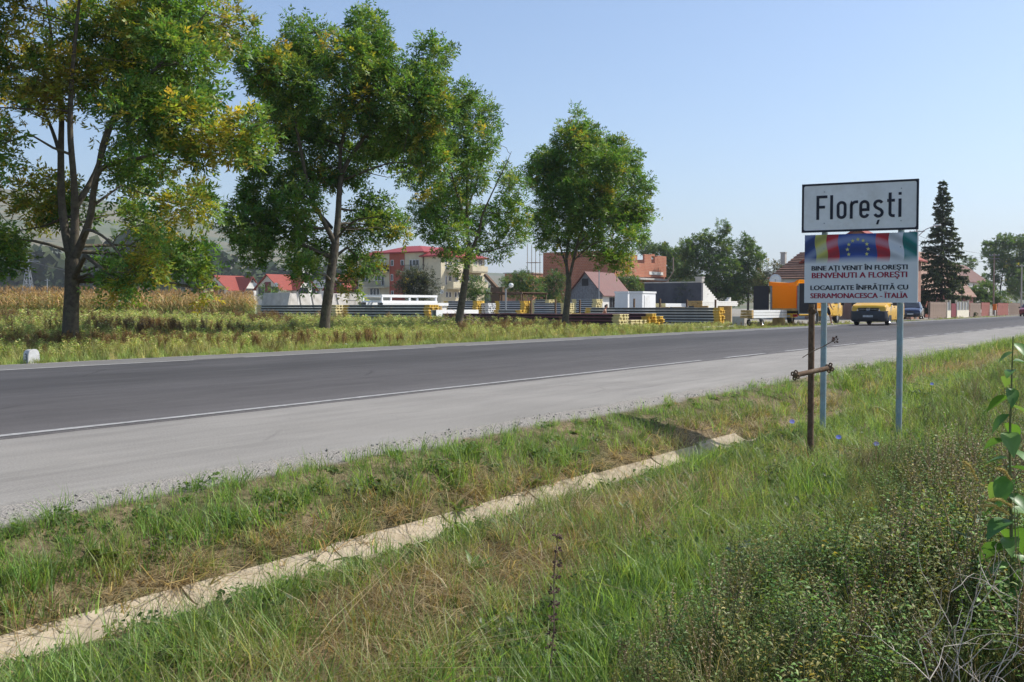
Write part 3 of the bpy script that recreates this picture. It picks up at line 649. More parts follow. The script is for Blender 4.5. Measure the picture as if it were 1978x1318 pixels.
# ------------------------------------------------------------------ buildings
M['cream'] = mat('cream_render', (0.66, 0.58, 0.4), 0.85, var=0.05, scale=1.2, dirt=(0.55, 0.48, 0.34))
M['redrender'] = mat('brick_red_render', (0.4, 0.1, 0.06), 0.8, var=0.08, scale=2)
M['redroof'] = mat('red_roof_sheet', (0.31, 0.048, 0.046), 0.6, var=0.1, scale=2)
M['whitewall'] = mat('white_render', (0.74, 0.72, 0.66), 0.85, var=0.04, scale=1.5, dirt=(0.6, 0.57, 0.5))
M['brownwood'] = mat('dark_brown_boards', (0.07, 0.035, 0.03), 0.6, var=0.2, scale=8)
M['redwood'] = mat('dark_red_board', (0.2, 0.03, 0.04), 0.6, var=0.2)
M['barnroof'] = mat('brown_sheet_roof', (0.15, 0.055, 0.045), 0.65, var=0.12, scale=1.5, dirt=(0.15, 0.07, 0.055))
M['greyboard'] = mat('weathered_grey_boards', (0.2, 0.205, 0.215), 0.9, var=0.25, scale=5)
M['greywall'] = mat('dark_wall_panel', (0.075, 0.077, 0.09), 0.9, var=0.2, scale=1.5)
M['fencewood'] = mat('fence_boards', (0.3, 0.22, 0.17), 0.9, var=0.2, scale=6)
M['pinkwood'] = mat('faded_red_boards', (0.3, 0.105, 0.08), 0.85, var=0.15, scale=6)
def brickmat(name, c1, c2, mortar, w, h, sc=1.0):
    t = NT(name); v = t.coord('Object')
    sp = t.new('ShaderNodeSeparateXYZ'); t.l(v, sp.inputs[0]); cb = t.new('ShaderNodeCombineXYZ')
    t.l(t.math('ADD', sp.outputs[0], sp.outputs[1]), cb.inputs[0]); t.l(sp.outputs[2], cb.inputs[1])
    b = t.new('ShaderNodeTexBrick'); t.l(cb.outputs[0], b.inputs['Vector'])
    b.inputs['Scale'].default_value = sc; b.inputs['Brick Width'].default_value = w; b.inputs['Row Height'].default_value = h; b.inputs['Mortar Size'].default_value = 0.014
    b.inputs['Color1'].default_value = (*c1, 1); b.inputs['Color2'].default_value = (*c2, 1); b.inputs['Mortar'].default_value = (*mortar, 1)
    c = t.mix(t.ramp(t.noise(v, 0.8, 5), [(0.4, (0, 0, 0)), (0.75, (0.5, 0.5, 0.5))]), b.outputs[0], tuple(q * .6 for q in c1))
    t.base(c); t.set(Roughness=0.9); t.bump(b.outputs[1], -0.4, 0.01); return t.m
M['hollowbrick'] = brickmat('hollow_brick', (0.48, 0.165, 0.08), (0.4, 0.13, 0.068), (0.5, 0.36, 0.27), 0.4, 0.24)
def tilemat(name, c1, c2, row=0.32):
    t = NT(name); v = t.coord('Object'); sp = t.new('ShaderNodeSeparateXYZ'); t.l(v, sp.inputs[0])
    w = t.new('ShaderNodeTexWave', wave_type='BANDS', bands_direction='Z'); w.inputs['Scale'].default_value = 0.5 / row; w.inputs['Distortion'].default_value = 0.6; w.inputs['Detail Scale'].default_value = 3
    t.l(v, w.inputs[0]); n = t.noise(v, 2.5, 5, 0.7)
    c = t.ramp(t.math('ADD', t.math('MULTIPLY', w.outputs[1], 0.45), t.math('MULTIPLY', n, 0.55)), [(0.28, tuple(q * .5 for q in c1)), (0.5, c1), (0.75, c2)])
    t.base(c); t.set(Roughness=0.8); t.bump(w.outputs[1], 0.6, 0.05); return t.m
M['redtile'] = tilemat('red_roof_tile', (0.31, 0.055, 0.035), (0.38, 0.08, 0.05)); M['oldtile'] = tilemat('old_clay_tile', (0.28, 0.15, 0.1), (0.36, 0.21, 0.14)); M['brownroof'] = tilemat('brown_tile', (0.13, 0.05, 0.035), (0.18, 0.068, 0.045))

def window(parent, a, b, axis, frame='white', depth=0.05, name='window', mull=1):
    """a framed window (frame > pane) between opposite corners a, b on a wall facing -axis, in the parent's coordinates"""
    a = Vector(a); b = Vector(b); lo = Vector((min(a.x, b.x), min(a.y, b.y), min(a.z, b.z))); hi = Vector((max(a.x, b.x), max(a.y, b.y), max(a.z, b.z)))
    i = 1 if axis == 'X' else 0; n = 0 if axis == 'X' else 1; t_ = 0.07; mb = MB()
    def bx(u0, u1, z0, z1, d0, d1, tgt):
        p = [0, 0, z0]; q = [0, 0, z1]; p[i] = u0; q[i] = u1; p[n] = lo[n] - d1; q[n] = lo[n] - d0; tgt.bb(p, q)
    u0, u1 = lo[i], hi[i]
    bx(u0, u1, lo.z, lo.z + t_, 0, depth, mb); bx(u0, u1, hi.z - t_, hi.z, 0, depth, mb)
    bx(u0, u0 + t_, lo.z + t_, hi.z - t_, 0, depth, mb); bx(u1 - t_, u1, lo.z + t_, hi.z - t_, 0, depth, mb)
    for k in range(1, mull + 1):
        c = u0 + (u1 - u0) * k / (mull + 1); bx(c - .03, c + .03, lo.z + t_, hi.z - t_, 0.0, depth - .006, mb)
    w = mb.build(name, M[frame], parent)
    p = MB(); bx(u0 + t_ * .5, u1 - t_ * .5, lo.z + t_ * .5, hi.z - t_ * .5, -0.01, depth * .35, p); p.build('pane', M['glass'], w)
    return w
def gable_roof(x0, x1, y0, y1, ze, zr, axis, over=0.3, th=0.12, mat_='redtile', parent=None, name='roof'):
    mb = MB()
    if axis == 'X':
        ym = (y0 + y1) / 2; s = (zr - ze) / (ym - y0)
        for sg, ya in ((-1, y0 - over), (1, y1 + over)):
            zz = ze - over * s
            mb.add([(x0 - over, ya, zz), (x1 + over, ya, zz), (x1 + over, ym, zr), (x0 - over, ym, zr), (x0 - over, ya, zz + th), (x1 + over, ya, zz + th), (x1 + over, ym, zr + th), (x0 - over, ym, zr + th)], [(0,1,2,3),(4,5,6,7),(0,1,5,4),(1,2,6,5),(3,0,4,7)])
    else:
        xm = (x0 + x1) / 2; s = (zr - ze) / (xm - x0)
        for xa in (x0 - over, x1 + over):
            zz = ze - over * s
            mb.add([(xa, y0 - over, zz), (xa, y1 + over, zz), (xm, y1 + over, zr), (xm, y0 - over, zr), (xa, y0 - over, zz + th), (xa, y1 + over, zz + th), (xm, y1 + over, zr + th), (xm, y0 - over, zr + th)], [(0,1,2,3),(4,5,6,7),(0,1,5,4),(1,2,6,5),(3,0,4,7)])
    return mb.build(name, M[mat_], parent)
def gable_walls(x0, x1, y0, y1, ze, zr, axis, mat_, parent, name='wall'):
    mb = MB()
    if axis == 'X':
        ym = (y0 + y1) / 2; mb.prism([(y0, -.3), (y1, -.3), (y1, ze), (ym, zr), (y0, ze)], (x0, 0, 0), (0, 1, 0), (0, 0, 1), (x1 - x0, 0, 0))
    else:
        xm = (x0 + x1) / 2; mb.prism([(x0, -.3), (x1, -.3), (x1, ze), (xm, zr), (x0, ze)], (0, y0, 0), (1, 0, 0), (0, 0, 1), (0, y1 - y0, 0))
    return mb.build(name, M[mat_], parent)

# --- the three-storey apartment block
AX = 118.0; AY = at(852, 594, x=AX).y
apt = empty('apartment_building', (AX, AY, -0.2), 0, 'cream three-storey apartment block with red roof and a red stripe', 'building')
O = Vector((AX, AY, -0.2))
fx = lambda px, py: at(px, py, x=AX) - O           # on the shaded facade
fy = lambda px, py: at(px, py, y=AY) - O           # on the sunny side
YL = fx(692, 594).y; XR = fy(936, 594).x
yc0, yc1 = fx(818, 594).y, fx(728, 594).y; ze_hi = fx(780, 487).z; ze_lo = fx(830, 494).z
w_ = MB().bb((0, 0, -.5), (XR, YL, ze_lo)); w_.bb((0.0, yc0, ze_lo), (XR - 1, yc1, ze_hi)); w_.build('wall', M['cream'], apt)
ys0, ys1 = fx(782, 594).y, fx(753, 594).y
MB().bb((-0.05, ys0, -.3), (0.0, ys1, ze_hi - .02)).build('stair_panel', M['redrender'], apt)
def hip(mb, x0, x1, y0, y1, z, h, inset, ov=.5):
    a = [(x0 - ov, y0 - ov, z), (x1 + ov, y0 - ov, z), (x1 + ov, y1 + ov, z), (x0 - ov, y1 + ov, z)]; b = [(x0 + inset, y0 + inset, z + h), (x1 - inset, y0 + inset, z + h), (x1 - inset, y1 - inset, z + h), (x0 + inset, y1 - inset, z + h)]
    a2 = [(p[0], p[1], z - .18) for p in a]
    mb.add(a2 + a + b, [(0,1,2,3),(0,1,5,4),(1,2,6,5),(2,3,7,6),(3,0,4,7),(4,5,9,8),(5,6,10,9),(6,7,11,10),(7,4,8,11),(8,9,10,11)])
rf = MB(); hip(rf, 0, XR, 0, yc0 - .01, ze_lo, 1.4, 2.6); hip(rf, 0, XR, yc1 + .01, YL, ze_lo, 1.2, 1.9); hip(rf, 0, XR - 1, yc0, yc1, ze_hi, fx(780, 473).z - ze_hi, 3.4); rfo = rf.build('roof', M['redroof'], apt)
for px in (818.5,):
    p0 = fx(px, 488); MB().tube([(-.12, p0.y, ze_lo - .1), (-.12, p0.y, 1)], .07, 6).build('downpipe', M['brownwood'], apt)
for (a, b, c, d, m_) in ((700.3, 503, 712.4, 513.8, 1), (700, 533, 712, 543.5, 1), (723.7, 503, 735, 513.5, 1), (736.5, 502, 743, 514, 0), (723.7, 533, 735.7, 543, 1), (737, 533, 742.5, 552, 0), (797, 502, 810, 513, 1), (791, 502, 796.5, 522, 0)):
    window(apt, fx(a, b), fx(c, d), 'X', 'white', .06, mull=m_)
for (a, b, c, d) in ((755.6, 502.5, 761, 514), (774.7, 502.5, 781, 513), (755.6, 530, 760, 543), (756, 562, 761, 570)):
    p, q = fx(a, b), fx(c, d); p.x = q.x = -.05; window(apt, p, q, 'X', 'white', .06, mull=0)
for k in range(3): window(apt, fx(715 + 6.4 * k, 557), fx(720.6 + 6.4 * k, 574), 'X', 'white', .06, mull=0)
# balconies on the shaded side: one boarded, two with railings
def balcony(face, a, b, c, d, solid, proj=1.2):
    """from (a,b) top of parapet to (c,d) slab"""
    p, q = face(a, b), face(c, d); isx = face is fx
    mb = MB()
    if isx:
        y0, y1 = sorted((p.y, q.y)); z0, z1 = q.z, p.z
        mb.bb((-proj, y0, z0 - .18), (0, y1, z0))
        o = mb.build('balcony', M['cream'], apt)
        r = MB()
        if solid:
            r.bb((-proj - .04, y0, z0 + .02), (-proj, y1, z1)); r.bb((-proj, y0, z0 + .02), (0, y0 + .04, z1)); r.bb((-proj, y1 - .04, z0 + .02), (0, y1, z1)); r.build('parapet', M['brownwood'], o)
        else:
            r.bb((-proj - .02, y0, z1 - .05), (-proj + .02, y1, z1)); n = int((y1 - y0) / .16)
            for k in range(n + 1): y_ = y0 + (y1 - y0) * k / n; r.bb((-proj - .012, y_ - .012, z0), (-proj + .012, y_ + .012, z1 - .05))
            r.build('railing', M['black'], o)
    else:
        x0, x1 = sorted((p.x, q.x)); z0, z1 = q.z, p.z
        o = mb.bb((x0, -proj, z0 - .18), (x1, 0, z0)).build('balcony', M['cream'], apt)
        r = MB().bb((x0, -proj - .08, z0 + .01), (x1, -proj, z1)).bb((x0, -proj, z0 + .01), (x0 + .08, 0, z1)).bb((x1 - .08, -proj, z0 + .01), (x1, 0, z1)); r.build('parapet', M['cream'], o)
balcony(fx, 712, 514, 751.5, 525, True); balcony(fx, 712, 544, 752, 554, False); balcony(fx, 783, 513, 819, 523.5, False)
for (y0_, y1_) in ((506, 525), (537, 556)):
    balcony(fy, 863, y0_ + 8, 889, y1_ + 1, True); balcony(fy, 900, y0_ + 8, 930, y1_ + 1, True)
    for px in (860, 866, 879, 903, 915, 925): window(apt, fy(px, y0_ - 4), fy(px + (3 if px in (860,) else 6), y0_ + (14 if px == 860 else 7)), 'Y', 'white', .06, mull=0 if px == 860 else 1)
for px in (861, 867, 878, 884): window(apt, fy(px, 564), fy(px + 4, 575), 'Y', 'white', .06, mull=0)
dq = at(853.5, 564, x=AX - 1)
def dish(label, p, r, heading, cat='satellite dish', group='white satellite dishes'):
    e = empty('satellite_dish', p, heading, label, cat, group)
    mb = MB(); mb.lathe([(0.001, 0.0), (r * .5, -.03 * r), (r * .85, -.13 * r), (r, -.2 * r), (r, -.24 * r), (r * .5, -.08 * r), (0.001, -.05 * r)], (0, 0, 0), 20, axis='X'); mb.build('reflector', M['white'], e, smooth='all')
    MB().tube([(0, 0, -r * .7), (-r * .7, 0, 0)], .02 * r + .01, 5).cyl((-r * .7, 0, 0), (-r * .55, 0, 0), .09 * r, 8).build('feed_arm', M['steel'], e)
    MB().tube([(.12 * r, 0, -.1), (.16 * r, 0, -r - .5)], .03, 6).build('mast', M['steel'], e)
dish('pale round satellite dish standing by the apartment corner', dq, .32, R(20))

# --- white houses with red roofs beyond the maize
M['gablew'] = mat('ivory_render', (0.7, 0.65, 0.54), 0.85, var=0.04, scale=2)
def red_house(label, pxl, pxm, pxr, ypk, yeave, X0, grp, dish_px=None):
    """left gable in the shade (pxl to pxm), sunlit cross gable (pxm to pxr)"""
    pk = at((pxl + pxm) / 2, ypk, x=X0); e0 = at(pxm, yeave, x=X0); e1 = at(pxl, yeave, x=X0); O = Vector((X0, e0.y, -0.2))
    e = empty('gabled_house', O, 0, label, 'house', grp)
    W1 = e1.y - e0.y; ze = e0.z + .2; zr = pk.z + .2
    L1 = at(pxr, yeave, y=e0.y).x - X0
    gable_walls(0, L1, 0, W1, ze, zr, 'X', 'gablew', e); gable_roof(0, L1, 0, W1, ze, zr, 'X', .5, .14, 'redtile', e)
    xa, xb = at((pxm * 2 + pxr) / 3 + 4, yeave, y=e0.y).x - X0, L1
    gable_walls(xa, xb, -1.6, W1 * .5, ze, zr - .25, 'Y', 'whitewall', e, 'cross_wall'); gable_roof(xa, xb, -1.6, W1 * .5, ze, zr - .25, 'Y', .4, .14, 'redtile', e, 'cross_roof')
    ym = W1 / 2; zb = ze - 1.2
    window(e, (0, ym - 2.6, zb), (0, ym - 1.0, zb + 1.5), 'X', 'brownwood'); window(e, (0, ym + 1.0, zb), (0, ym + 2.6, zb + 1.5), 'X', 'brownwood')
    MB().bb((-.12, ym - .75, zb - .3), (-.005, ym + .75, zb + 2.4)).build('door_panel', M['redwood'], e)
    xm = (xa + xb) / 2
    window(e, (xm - 2.2, -1.6, zb), (xm + .3, -1.6, zb + 1.4), 'Y', 'brownwood'); window(e, (xm + 1.3, -1.6, zb), (xm + 2.2, -1.6, zb + 1.4), 'Y', 'brownwood'); window(e, (xm - .35, -1.6, zb + 2.6), (xm + .35, -1.6, zb + 3.7), 'Y', 'brownwood', mull=0)
    if dish_px: dish('white satellite dish ' + dish_px[1], at(dish_px[0], 551, x=X0 - 2.5), .45, R(10), group='white satellite dishes')
RH = 'white houses with red tiled roofs'
red_house('white red-roofed gabled house farthest along the maize, far left of the three', 393, 441, 491, 533, 559, 133, RH, (493.5, 'between the two nearer red-roofed houses'))
red_house('white red-roofed gabled house in the middle, behind the concrete slabs', 495, 541, 598, 531, 557, 128, RH, (534, 'on the gable of the middle red-roofed house'))
red_house('red-roofed house half hidden by foliage beside the apartment block', 630, 668, 700, 531, 556, 126, RH, (598, 'at the right corner of the middle red-roofed house'))
# a small dark roof between, and pale far roofs on the slope
def small_house(label, px, py_eave, py_ridge, wpx, X0, wallm, roofm, grp=None, name='farm_house'):
    a = at(px + wpx / 2, py_eave, x=X0); b = at(px - wpx / 2, py_eave, x=X0); rz_ = at(px, py_ridge, x=X0).z; O = Vector((X0, a.y, -.3)); Wd = b.y - a.y
    e = empty(name, O, 0, label, 'house', grp); L_ = Wd * 1.1
    gable_walls(0, L_, 0, Wd, a.z + .3, rz_ + .3, 'Y', wallm, e); gable_roof(0, L_, 0, Wd, a.z + .3, rz_ + .3, 'Y', .5, .14, roofm, e)
    window(e, (0, Wd * .3, a.z - 1.2), (0, Wd * .45, a.z - .1), 'X'); window(e, (0, Wd * .6, a.z - 1.2), (0, Wd * .75, a.z - .1), 'X')
small_house('grey-roofed house behind the foliage left of the apartment block', 610, 556, 541, 40, 160, 'whitewall', 'greyboard')
for i, (px, py, d, w, txt) in enumerate(((583, 518, 900, 9, 'tiny white house on the slope, the left of a pair'), (574, 519, 880, 6, 'tiny white house on the slope, the right of a pair'), (676, 526, 420, 18, 'flat pale roofed house behind the trees by the apartment block'))):
    p = at(px, py, d=d); e = empty('hillside_house', (p.x, p.y, p.z - 5), 0, txt.replace('the left', 'the larger').replace('the right', 'the smaller'), 'house', 'pale far houses on the slope'); s = d / FPX
    MB().bb((0, 0, 0), (w * s, w * s, 5)).build('wall', M['whitewall'], e); gable_roof(0, w * s, 0, w * s, 5, 5 + w * s * .22, 'X', .3, .15, 'greyboard' if i < 2 else 'white', e)

# --- the barn with a brown roof
BX = 95.0
b0 = at(1164, 566, x=BX); b1 = at(1101, 566, x=BX); bpk = at(1133, 526, x=BX); O = Vector((BX, b0.y, -.2)); BW = b1.y - b0.y; BL = at(1214, 563, y=b0.y).x - BX
barn = empty('barn', O, 0, 'small grey boarded barn with brown sheet roof behind the stacks', 'barn'); ze, zr = b0.z + .2, bpk.z + .2
MB().bb((0, 0, -.3), (BL, BW, ze)).build('wall', M['whitewall'], barn)
nb = 16
for k in range(nb):
    y0_ = BW * k / nb; y1_ = BW * (k + 1) / nb - .02; ht = lambda y: ze + (zr - ze) * (1 - abs(y - BW / 2) / (BW / 2))
    top0, top1 = ht(y0_), ht(y1_); z0_ = ze - 1.0
    MB().prism([(y0_, z0_), (y1_, z0_), (y1_, top1 - .02), (y0_, top0 - .02)], (-.05 - rnd.random() * .02, 0, 0), (0, 1, 0), (0, 0, 1), (.05, 0, 0)).build('plank', M['greyboard'], barn)
MB().prism([(0, ze), (BW, ze), (BW / 2, zr)], (.02, 0, 0), (0, 1, 0), (0, 0, 1), (BL - .04, 0, 0)).build('gable', M['greyboard'], barn)
MB().bb((-.09, BW * .42, zr - 1.5), (-.076, BW * .62, zr - .7)).build('hatch', M['black'], barn)
gable_roof(0, BL, 0, BW, ze, zr, 'X', .35, .08, 'barnroof', barn)
window(barn, (BL * .25, 0, 1.0), (BL * .45, 0, 2.3), 'Y', 'greyboard'); window(barn, (BL * .65, 0, 1.0), (BL * .85, 0, 2.3), 'Y', 'greyboard')
mp = at(1157, 594, x=BX - 8); e = empty('aerial_mast', (mp.x, mp.y, -.2), 0, 'thin grey mast standing in front of the brown barn roof', 'mast'); MB().tube([(0, 0, 0), (0, 0, at(1157, 521, x=BX - 8).z + .2)], .05, 6).build('pole', M['galv'], e); MB().bb((-.12, -.12, 0), (.12, .12, .15)).build('base', M['concrete'], e)

# --- the unfinished brick building (real openings: built as piers, spandrels and slabs)
KX = 129.0; k0 = at(1185, 594, x=KX); KY = k0.y; O = Vector((KX, KY, -.2))
kb = empty('brick_building', O, 0, 'unfinished orange hollow-brick building shell with empty window openings', 'building')
gx_ = lambda px, py: at(px, py, x=KX) - O; gy_ = lambda px, py: at(px, py, y=KY) - O
KW = gx_(1049, 594).y; KL = gy_(1287, 594).x; zt = gx_(1090, 487).z; z1f = gy_(1250, 537).z - .35
w_ = MB().bb((0, 0, -.3), (.3, KW, zt)).bb((.3, KW - .3, -.3), (KL, KW, zt - .3)).bb((KL - .3, .3, -.3), (KL, KW - .3, zt - .6)); w_.build('wall', M['hollowbrick'], kb)
slab = MB().bb((.3, -.9, z1f), (KL + .05, KW - .3, z1f + .28)); slab.build('floor_slab', M['concrete'], kb)
def pier(px0, px1, y0_, y1_, name='brick_pier', m_='hollowbrick', th=.3, yy_=0.0):
    a, b = gy_(px0, y0_), gy_(px1, y1_); MB().bb((a.x, yy_, min(a.z, b.z)), (b.x, yy_ + th, max(a.z, b.z))).build(name, M[m_], kb)
zb_ = 600
# lower storey: piers with dark rooms between; upper storey: ragged parapet and window holes
for (p0, p1) in ((1186, 1200), (1207, 1214), (1221, 1229), (1236, 1241), (1246, 1256), (1264, 1287)): pier(p0, p1, 541.5, zb_)
for (p0, p1) in ((1200, 1207), (1214, 1221)): pier(p0, p1, 570, zb_)
pier(1256, 1264, 556, zb_); pier(1256, 1264, 541.5, 526 + 18)
for (p0, p1, yt) in ((1186, 1200, 489), (1205, 1213, 490), (1221, 1231, 492), (1245, 1258, 491), (1265, 1270, 496), (1270, 1287, 494)): pier(p0, p1, yt, 535.6)
for (p0, p1, yt) in ((1200, 1205, 512), (1213, 1221, 515), (1231, 1245, 508), (1258, 1265, 508)): pier(p0, p1, yt, 535.6)
pier(1258, 1265, 495, 491.5); MB().bb((gy_(1256, 0).x, -.06, gy_(1260, 531).z), (gy_(1283, 0).x, -.005, gy_(1260, 525).z)).build('lintel', M['whitewall'], kb)
for k in range(4): pr = gy_(1212 + 9 * k, 560); MB().cyl((pr.x, -.7, -.2), (pr.x, -.7, z1f), .05, 6).build('prop', M['brownwood'], kb)
MB().bb((1.2, .3, z1f + .3), (1.5, KW - .3, zt - 1.0)).bb((5, .3, z1f + .3), (5.3, KW * .6, zt - 1.2)).build('inner_wall', M['hollowbrick'], kb)
# scaffolding at its shaded corner and the timber chute on the right
sc = empty('scaffold', (KX - 1.5, KY + KW, -.2), 0, 'grey timber scaffold tower at the left end of the shaded brick wall', 'scaffold')
for yy in (.4, 1.9):
    for xx in (0, 1.2): MB().tube([(xx, yy, 0), (xx, yy, zt + 1.2)], .05, 6).build('pole', M['fencewood'], sc)
for zz in (2.2, 4.2, 6.2, 8.0): MB().bb((-.1, .2, zz), (1.3, 2.1, zz + .06)).build('platform', M['fencewood'], sc)
for zz in (1, 4.6): MB().bar((0, .4, zz), (0, 1.9, zz + 2.2), .05).build('brace', M['fencewood'], sc)
ch = empty('timber_hoist', at(1283, 594, x=118) + Vector((0, 0, -1.2)), 0, 'pale timber hoist frame leaning beside the sunny brick corner', 'hoist')
zz = at(1283, 500, x=118).z
MB().tube([(0, 0, 0), (0, -.3, zz * .6), (.1, -1.2, zz * .8), (.1, -1.2, zz + .4)], .07, 6).build('pole', M['fencewood'], ch); MB().tube([(1.2, .3, 0), (1.2, 0, zz * .7)], .07, 6).build('pole', M['fencewood'], ch)
MB().bar((0, 0, zz * .45), (1.3, -.1, zz * .47), .1).bar((-.2, 1.8, zz * .26), (.3, -.4, zz * .42), .3, .08).build('chute', M['whitewall'], ch)
# another orange building glimpsed behind
p = at(1030, 528, d=230); e = empty('brick_outhouse', (p.x, p.y, -.2), 0, 'low orange brick outhouse glimpsed left of the scaffold', 'building'); MB().bb((0, 0, 0), (9, 8, p.z + .2)).build('wall', M['hollowbrick'], e); MB().bb((-.3, -.3, p.z + .2), (9.3, 8.3, p.z + .45)).build('roof', M['concrete'], e)

# --- the dark retaining wall, its stepped sunny end and the baluster fence
WX = 80.0; a = at(1355, 546, x=WX); b = at(1245, 546, x=WX); O = Vector((WX, a.y, -.2))
rw = empty('retaining_wall', O, 0, 'dark grey block wall with a stepped pale end behind the stacks', 'wall'); Ht = a.z + .2
mb = MB().bb((0, 0, 0), (.35, b.y - a.y, Ht)); mb.build('wall_face', M['greywall'], rw)
XE = at(1412, 580, y=a.y).x - WX; n = 10
mb = MB()
for k in range(n):
    x0_ = .35 + (XE * .62 - .35) * k / n; x1_ = .35 + (XE * .62 - .35) * (k + 1) / n; mb.bb((x0_, 0, .9), (x1_, .3, Ht - (Ht - 1.55) * (k + .4) / n))
mb.bb((XE * .62, 0, .9), (XE * .82, .3, 1.5))
for k in range(4): mb.bb((XE * (.82 + .045 * k), 0, .9), (XE * (.865 + .045 * k), .3, 1.62 + .16 * k))
mb.bb((.35, .01, -.2), (XE, .29, .25)); mb.build('stepped_wall', M['whitewall'], rw)
MB().bb((-.02, -.02, Ht + .001), (.4, b.y - a.y + .02, Ht + .1)).build('coping', M['concrete'], rw); MB().bb((-.05, -.05, Ht + .1), (.5, .55, Ht + .42)).bb((-.1, -.1, Ht + .42), (.55, .6, Ht + .5)).build('pier_cap', M['concrete'], rw)
for k in range(18):
    x_ = .6 + (XE - .8) * k / 17; MB().lathe([(.05, .25), (.09, .4), (.05, .7), (.06, .9)], (x_, .15, 0), 8).build('baluster', M['whitewall'], rw)

# --- houses by the street, mostly behind the sign
HXs = 100.0; a = at(1762, 450, x=HXs); b = at(1556, 450, x=HXs); O = Vector((HXs, a.y, 0))
hs = empty('brick_house', O, 0, 'two-storey brick house with red tiled roof, hidden behind the town sign', 'house'); HWd = b.y - a.y
M['brick'] = brickmat('house_brick', (0.3, 0.1, 0.055), (0.25, 0.08, 0.045), (0.42, 0.33, 0.26), 0.25, 0.075)
ze = a.z - 2.4; MB().bb((0, 0, -.3), (4, HWd, ze)).build('wall', M['brick'], hs)
MB().prism([(0, ze), (HWd, ze), (HWd * .5, a.z + .5)], (.02, 0, 0), (0, 1, 0), (0, 0, 1), (3.9, 0, 0)).build('gable', M['brick'], hs)
gable_roof(0, 4, 0, HWd, ze, a.z + .5, 'X', .5, .15, 'redtile', hs)
for yy in (2.2, 6.5): window(hs, (0, yy, 1.0), (0, yy + 1.6, 2.5), 'X'); window(hs, (0, yy, 3.8), (0, yy + 1.6, 5.1), 'X')
TX = 104.0; a = at(1600, 538, x=TX); b = at(1492, 538, x=TX); O = Vector((TX, a.y, 0)); HWd = b.y - a.y
th = empty('tiled_house', O, 0, 'low house with an old hipped clay-tile roof left of the sign', 'house'); ze = a.z; zr = at(1530, 488, x=TX).z
MB().bb((0, 0, -.3), (10, HWd, ze)).build('wall', M['whitewall'], th)
rows = 11; mb_ = []
for k in range(rows):       # tile courses, each lapping the one below
    u0, u1 = k / rows, (k + 1) / rows + .02; zz0 = ze + (zr - ze) * u0; zz1 = ze + (zr - ze) * min(u1, 1.0); i0, i1 = 2.6 * u0 - .4, 2.6 * min(u1, 1.0) - .4
    MB().add([(i0, i0, zz0), (10 - i0, i0, zz0), (10 - i0, HWd - i0, zz0), (i0, HWd - i0, zz0), (i1 + .0, i1, zz1), (10 - i1, i1, zz1), (10 - i1, HWd - i1, zz1), (i1, HWd - i1, zz1), (i0 - .03, i0 - .03, zz0 + .12), (10.03 - i0, i0 - .03, zz0 + .12), (10.03 - i0, HWd - i0 + .03, zz0 + .12), (i0 - .03, HWd - i0 + .03, zz0 + .12)],
        [(0,1,9,8),(1,2,10,9),(2,3,11,10),(3,0,8,11),(8,9,5,4),(9,10,6,5),(10,11,7,6),(11,8,4,7)]).build('tile_course', M['oldtile'], th)
MB().bb((2.2, 2.2, zr - .02), (7.8, HWd - 2.2, zr + .12)).build('ridge', M['oldtile'], th)
cp = at(1512, 489, x=TX + 3) - O; MB().bb((cp.x, cp.y - .25, cp.z - 1.2), (cp.x + .5, cp.y + .25, cp.z)).bb((cp.x - .06, cp.y - .31, cp.z), (cp.x + .56, cp.y + .31, cp.z + .1)).build('chimney', M['concrete'], th)
dish('large white satellite dish just above the yellow truck roof', at(1498, 541, x=92), .55, R(15))
def street_house(label, px0, px1, py_ridge, py_eave, Y0, depth, roofm, wallm, name='village_house', rows=True):
    a = at(px0, py_eave, y=Y0); b = at(px1, py_eave, y=Y0); zr = at((px0 + px1) / 2, py_ridge, y=Y0 + depth / 2).z; L_ = b.x - a.x; O = Vector((a.x, Y0, 0))
    e = empty(name, O, 0, label, 'house', 'village houses behind the picket fences')
    gable_walls(0, L_, 0, depth, a.z, zr, 'X', wallm, e); gable_roof(0, L_, 0, depth, a.z, zr, 'X', .4, .14, roofm, e)
    for k in range(3): window(e, (L_ * (.15 + .28 * k), 0, a.z - 1.9), (L_ * (.15 + .28 * k) + 1.2, 0, a.z - .5), 'Y', 'redwood')
    window(e, (0, depth * .4, a.z - 1.9), (0, depth * .6, a.z - .5), 'X', 'redwood')
street_house('house with a plain brown tiled roof beyond the spruce', 1852, 1912, 518, 540, 33, 9, 'brownroof', 'whitewall')
street_house('orange-walled cottage with a faded tile roof behind the pale gateposts', 1788, 1880, 500, 562, 26, 8, 'oldtile', 'pinkwood')
# ------------------------------------------------------------------ the builders' yard
M['beamgrey'] = mat('grey_beam', (0.44, 0.46, 0.42), 0.8, var=0.15, scale=4); M['beampurple'] = mat('wine_red_beam', (0.16, 0.06, 0.075), 0.75, var=0.2, scale=3)
M['webshade'] = mat('shaded_beam_web', (0.04, 0.036, 0.034), 0.9, var=0.3, scale=3)  # recess shade painted in: webs coloured darker than the flanges
M['beamblue'] = mat('blue_grey_beam', (0.44, 0.48, 0.5), 0.8, var=0.12, scale=4)
M['yellow'] = mat('yellow_beam_end', (0.8, 0.5, 0.06), 0.6, var=0.1, scale=5, dirt=(0.7, 0.6, 0.3)); M['paleyellow'] = mat('pale_yellow_end', (0.78, 0.66, 0.33), 0.7, var=0.1, scale=5)
M['boxwhite'] = mat('white_steel', (0.8, 0.8, 0.78), 0.5, var=0.03, scale=3); M['timber'] = mat('raw_timber', (0.5, 0.33, 0.13), 0.8, var=0.2, scale=5)
_beams = {}
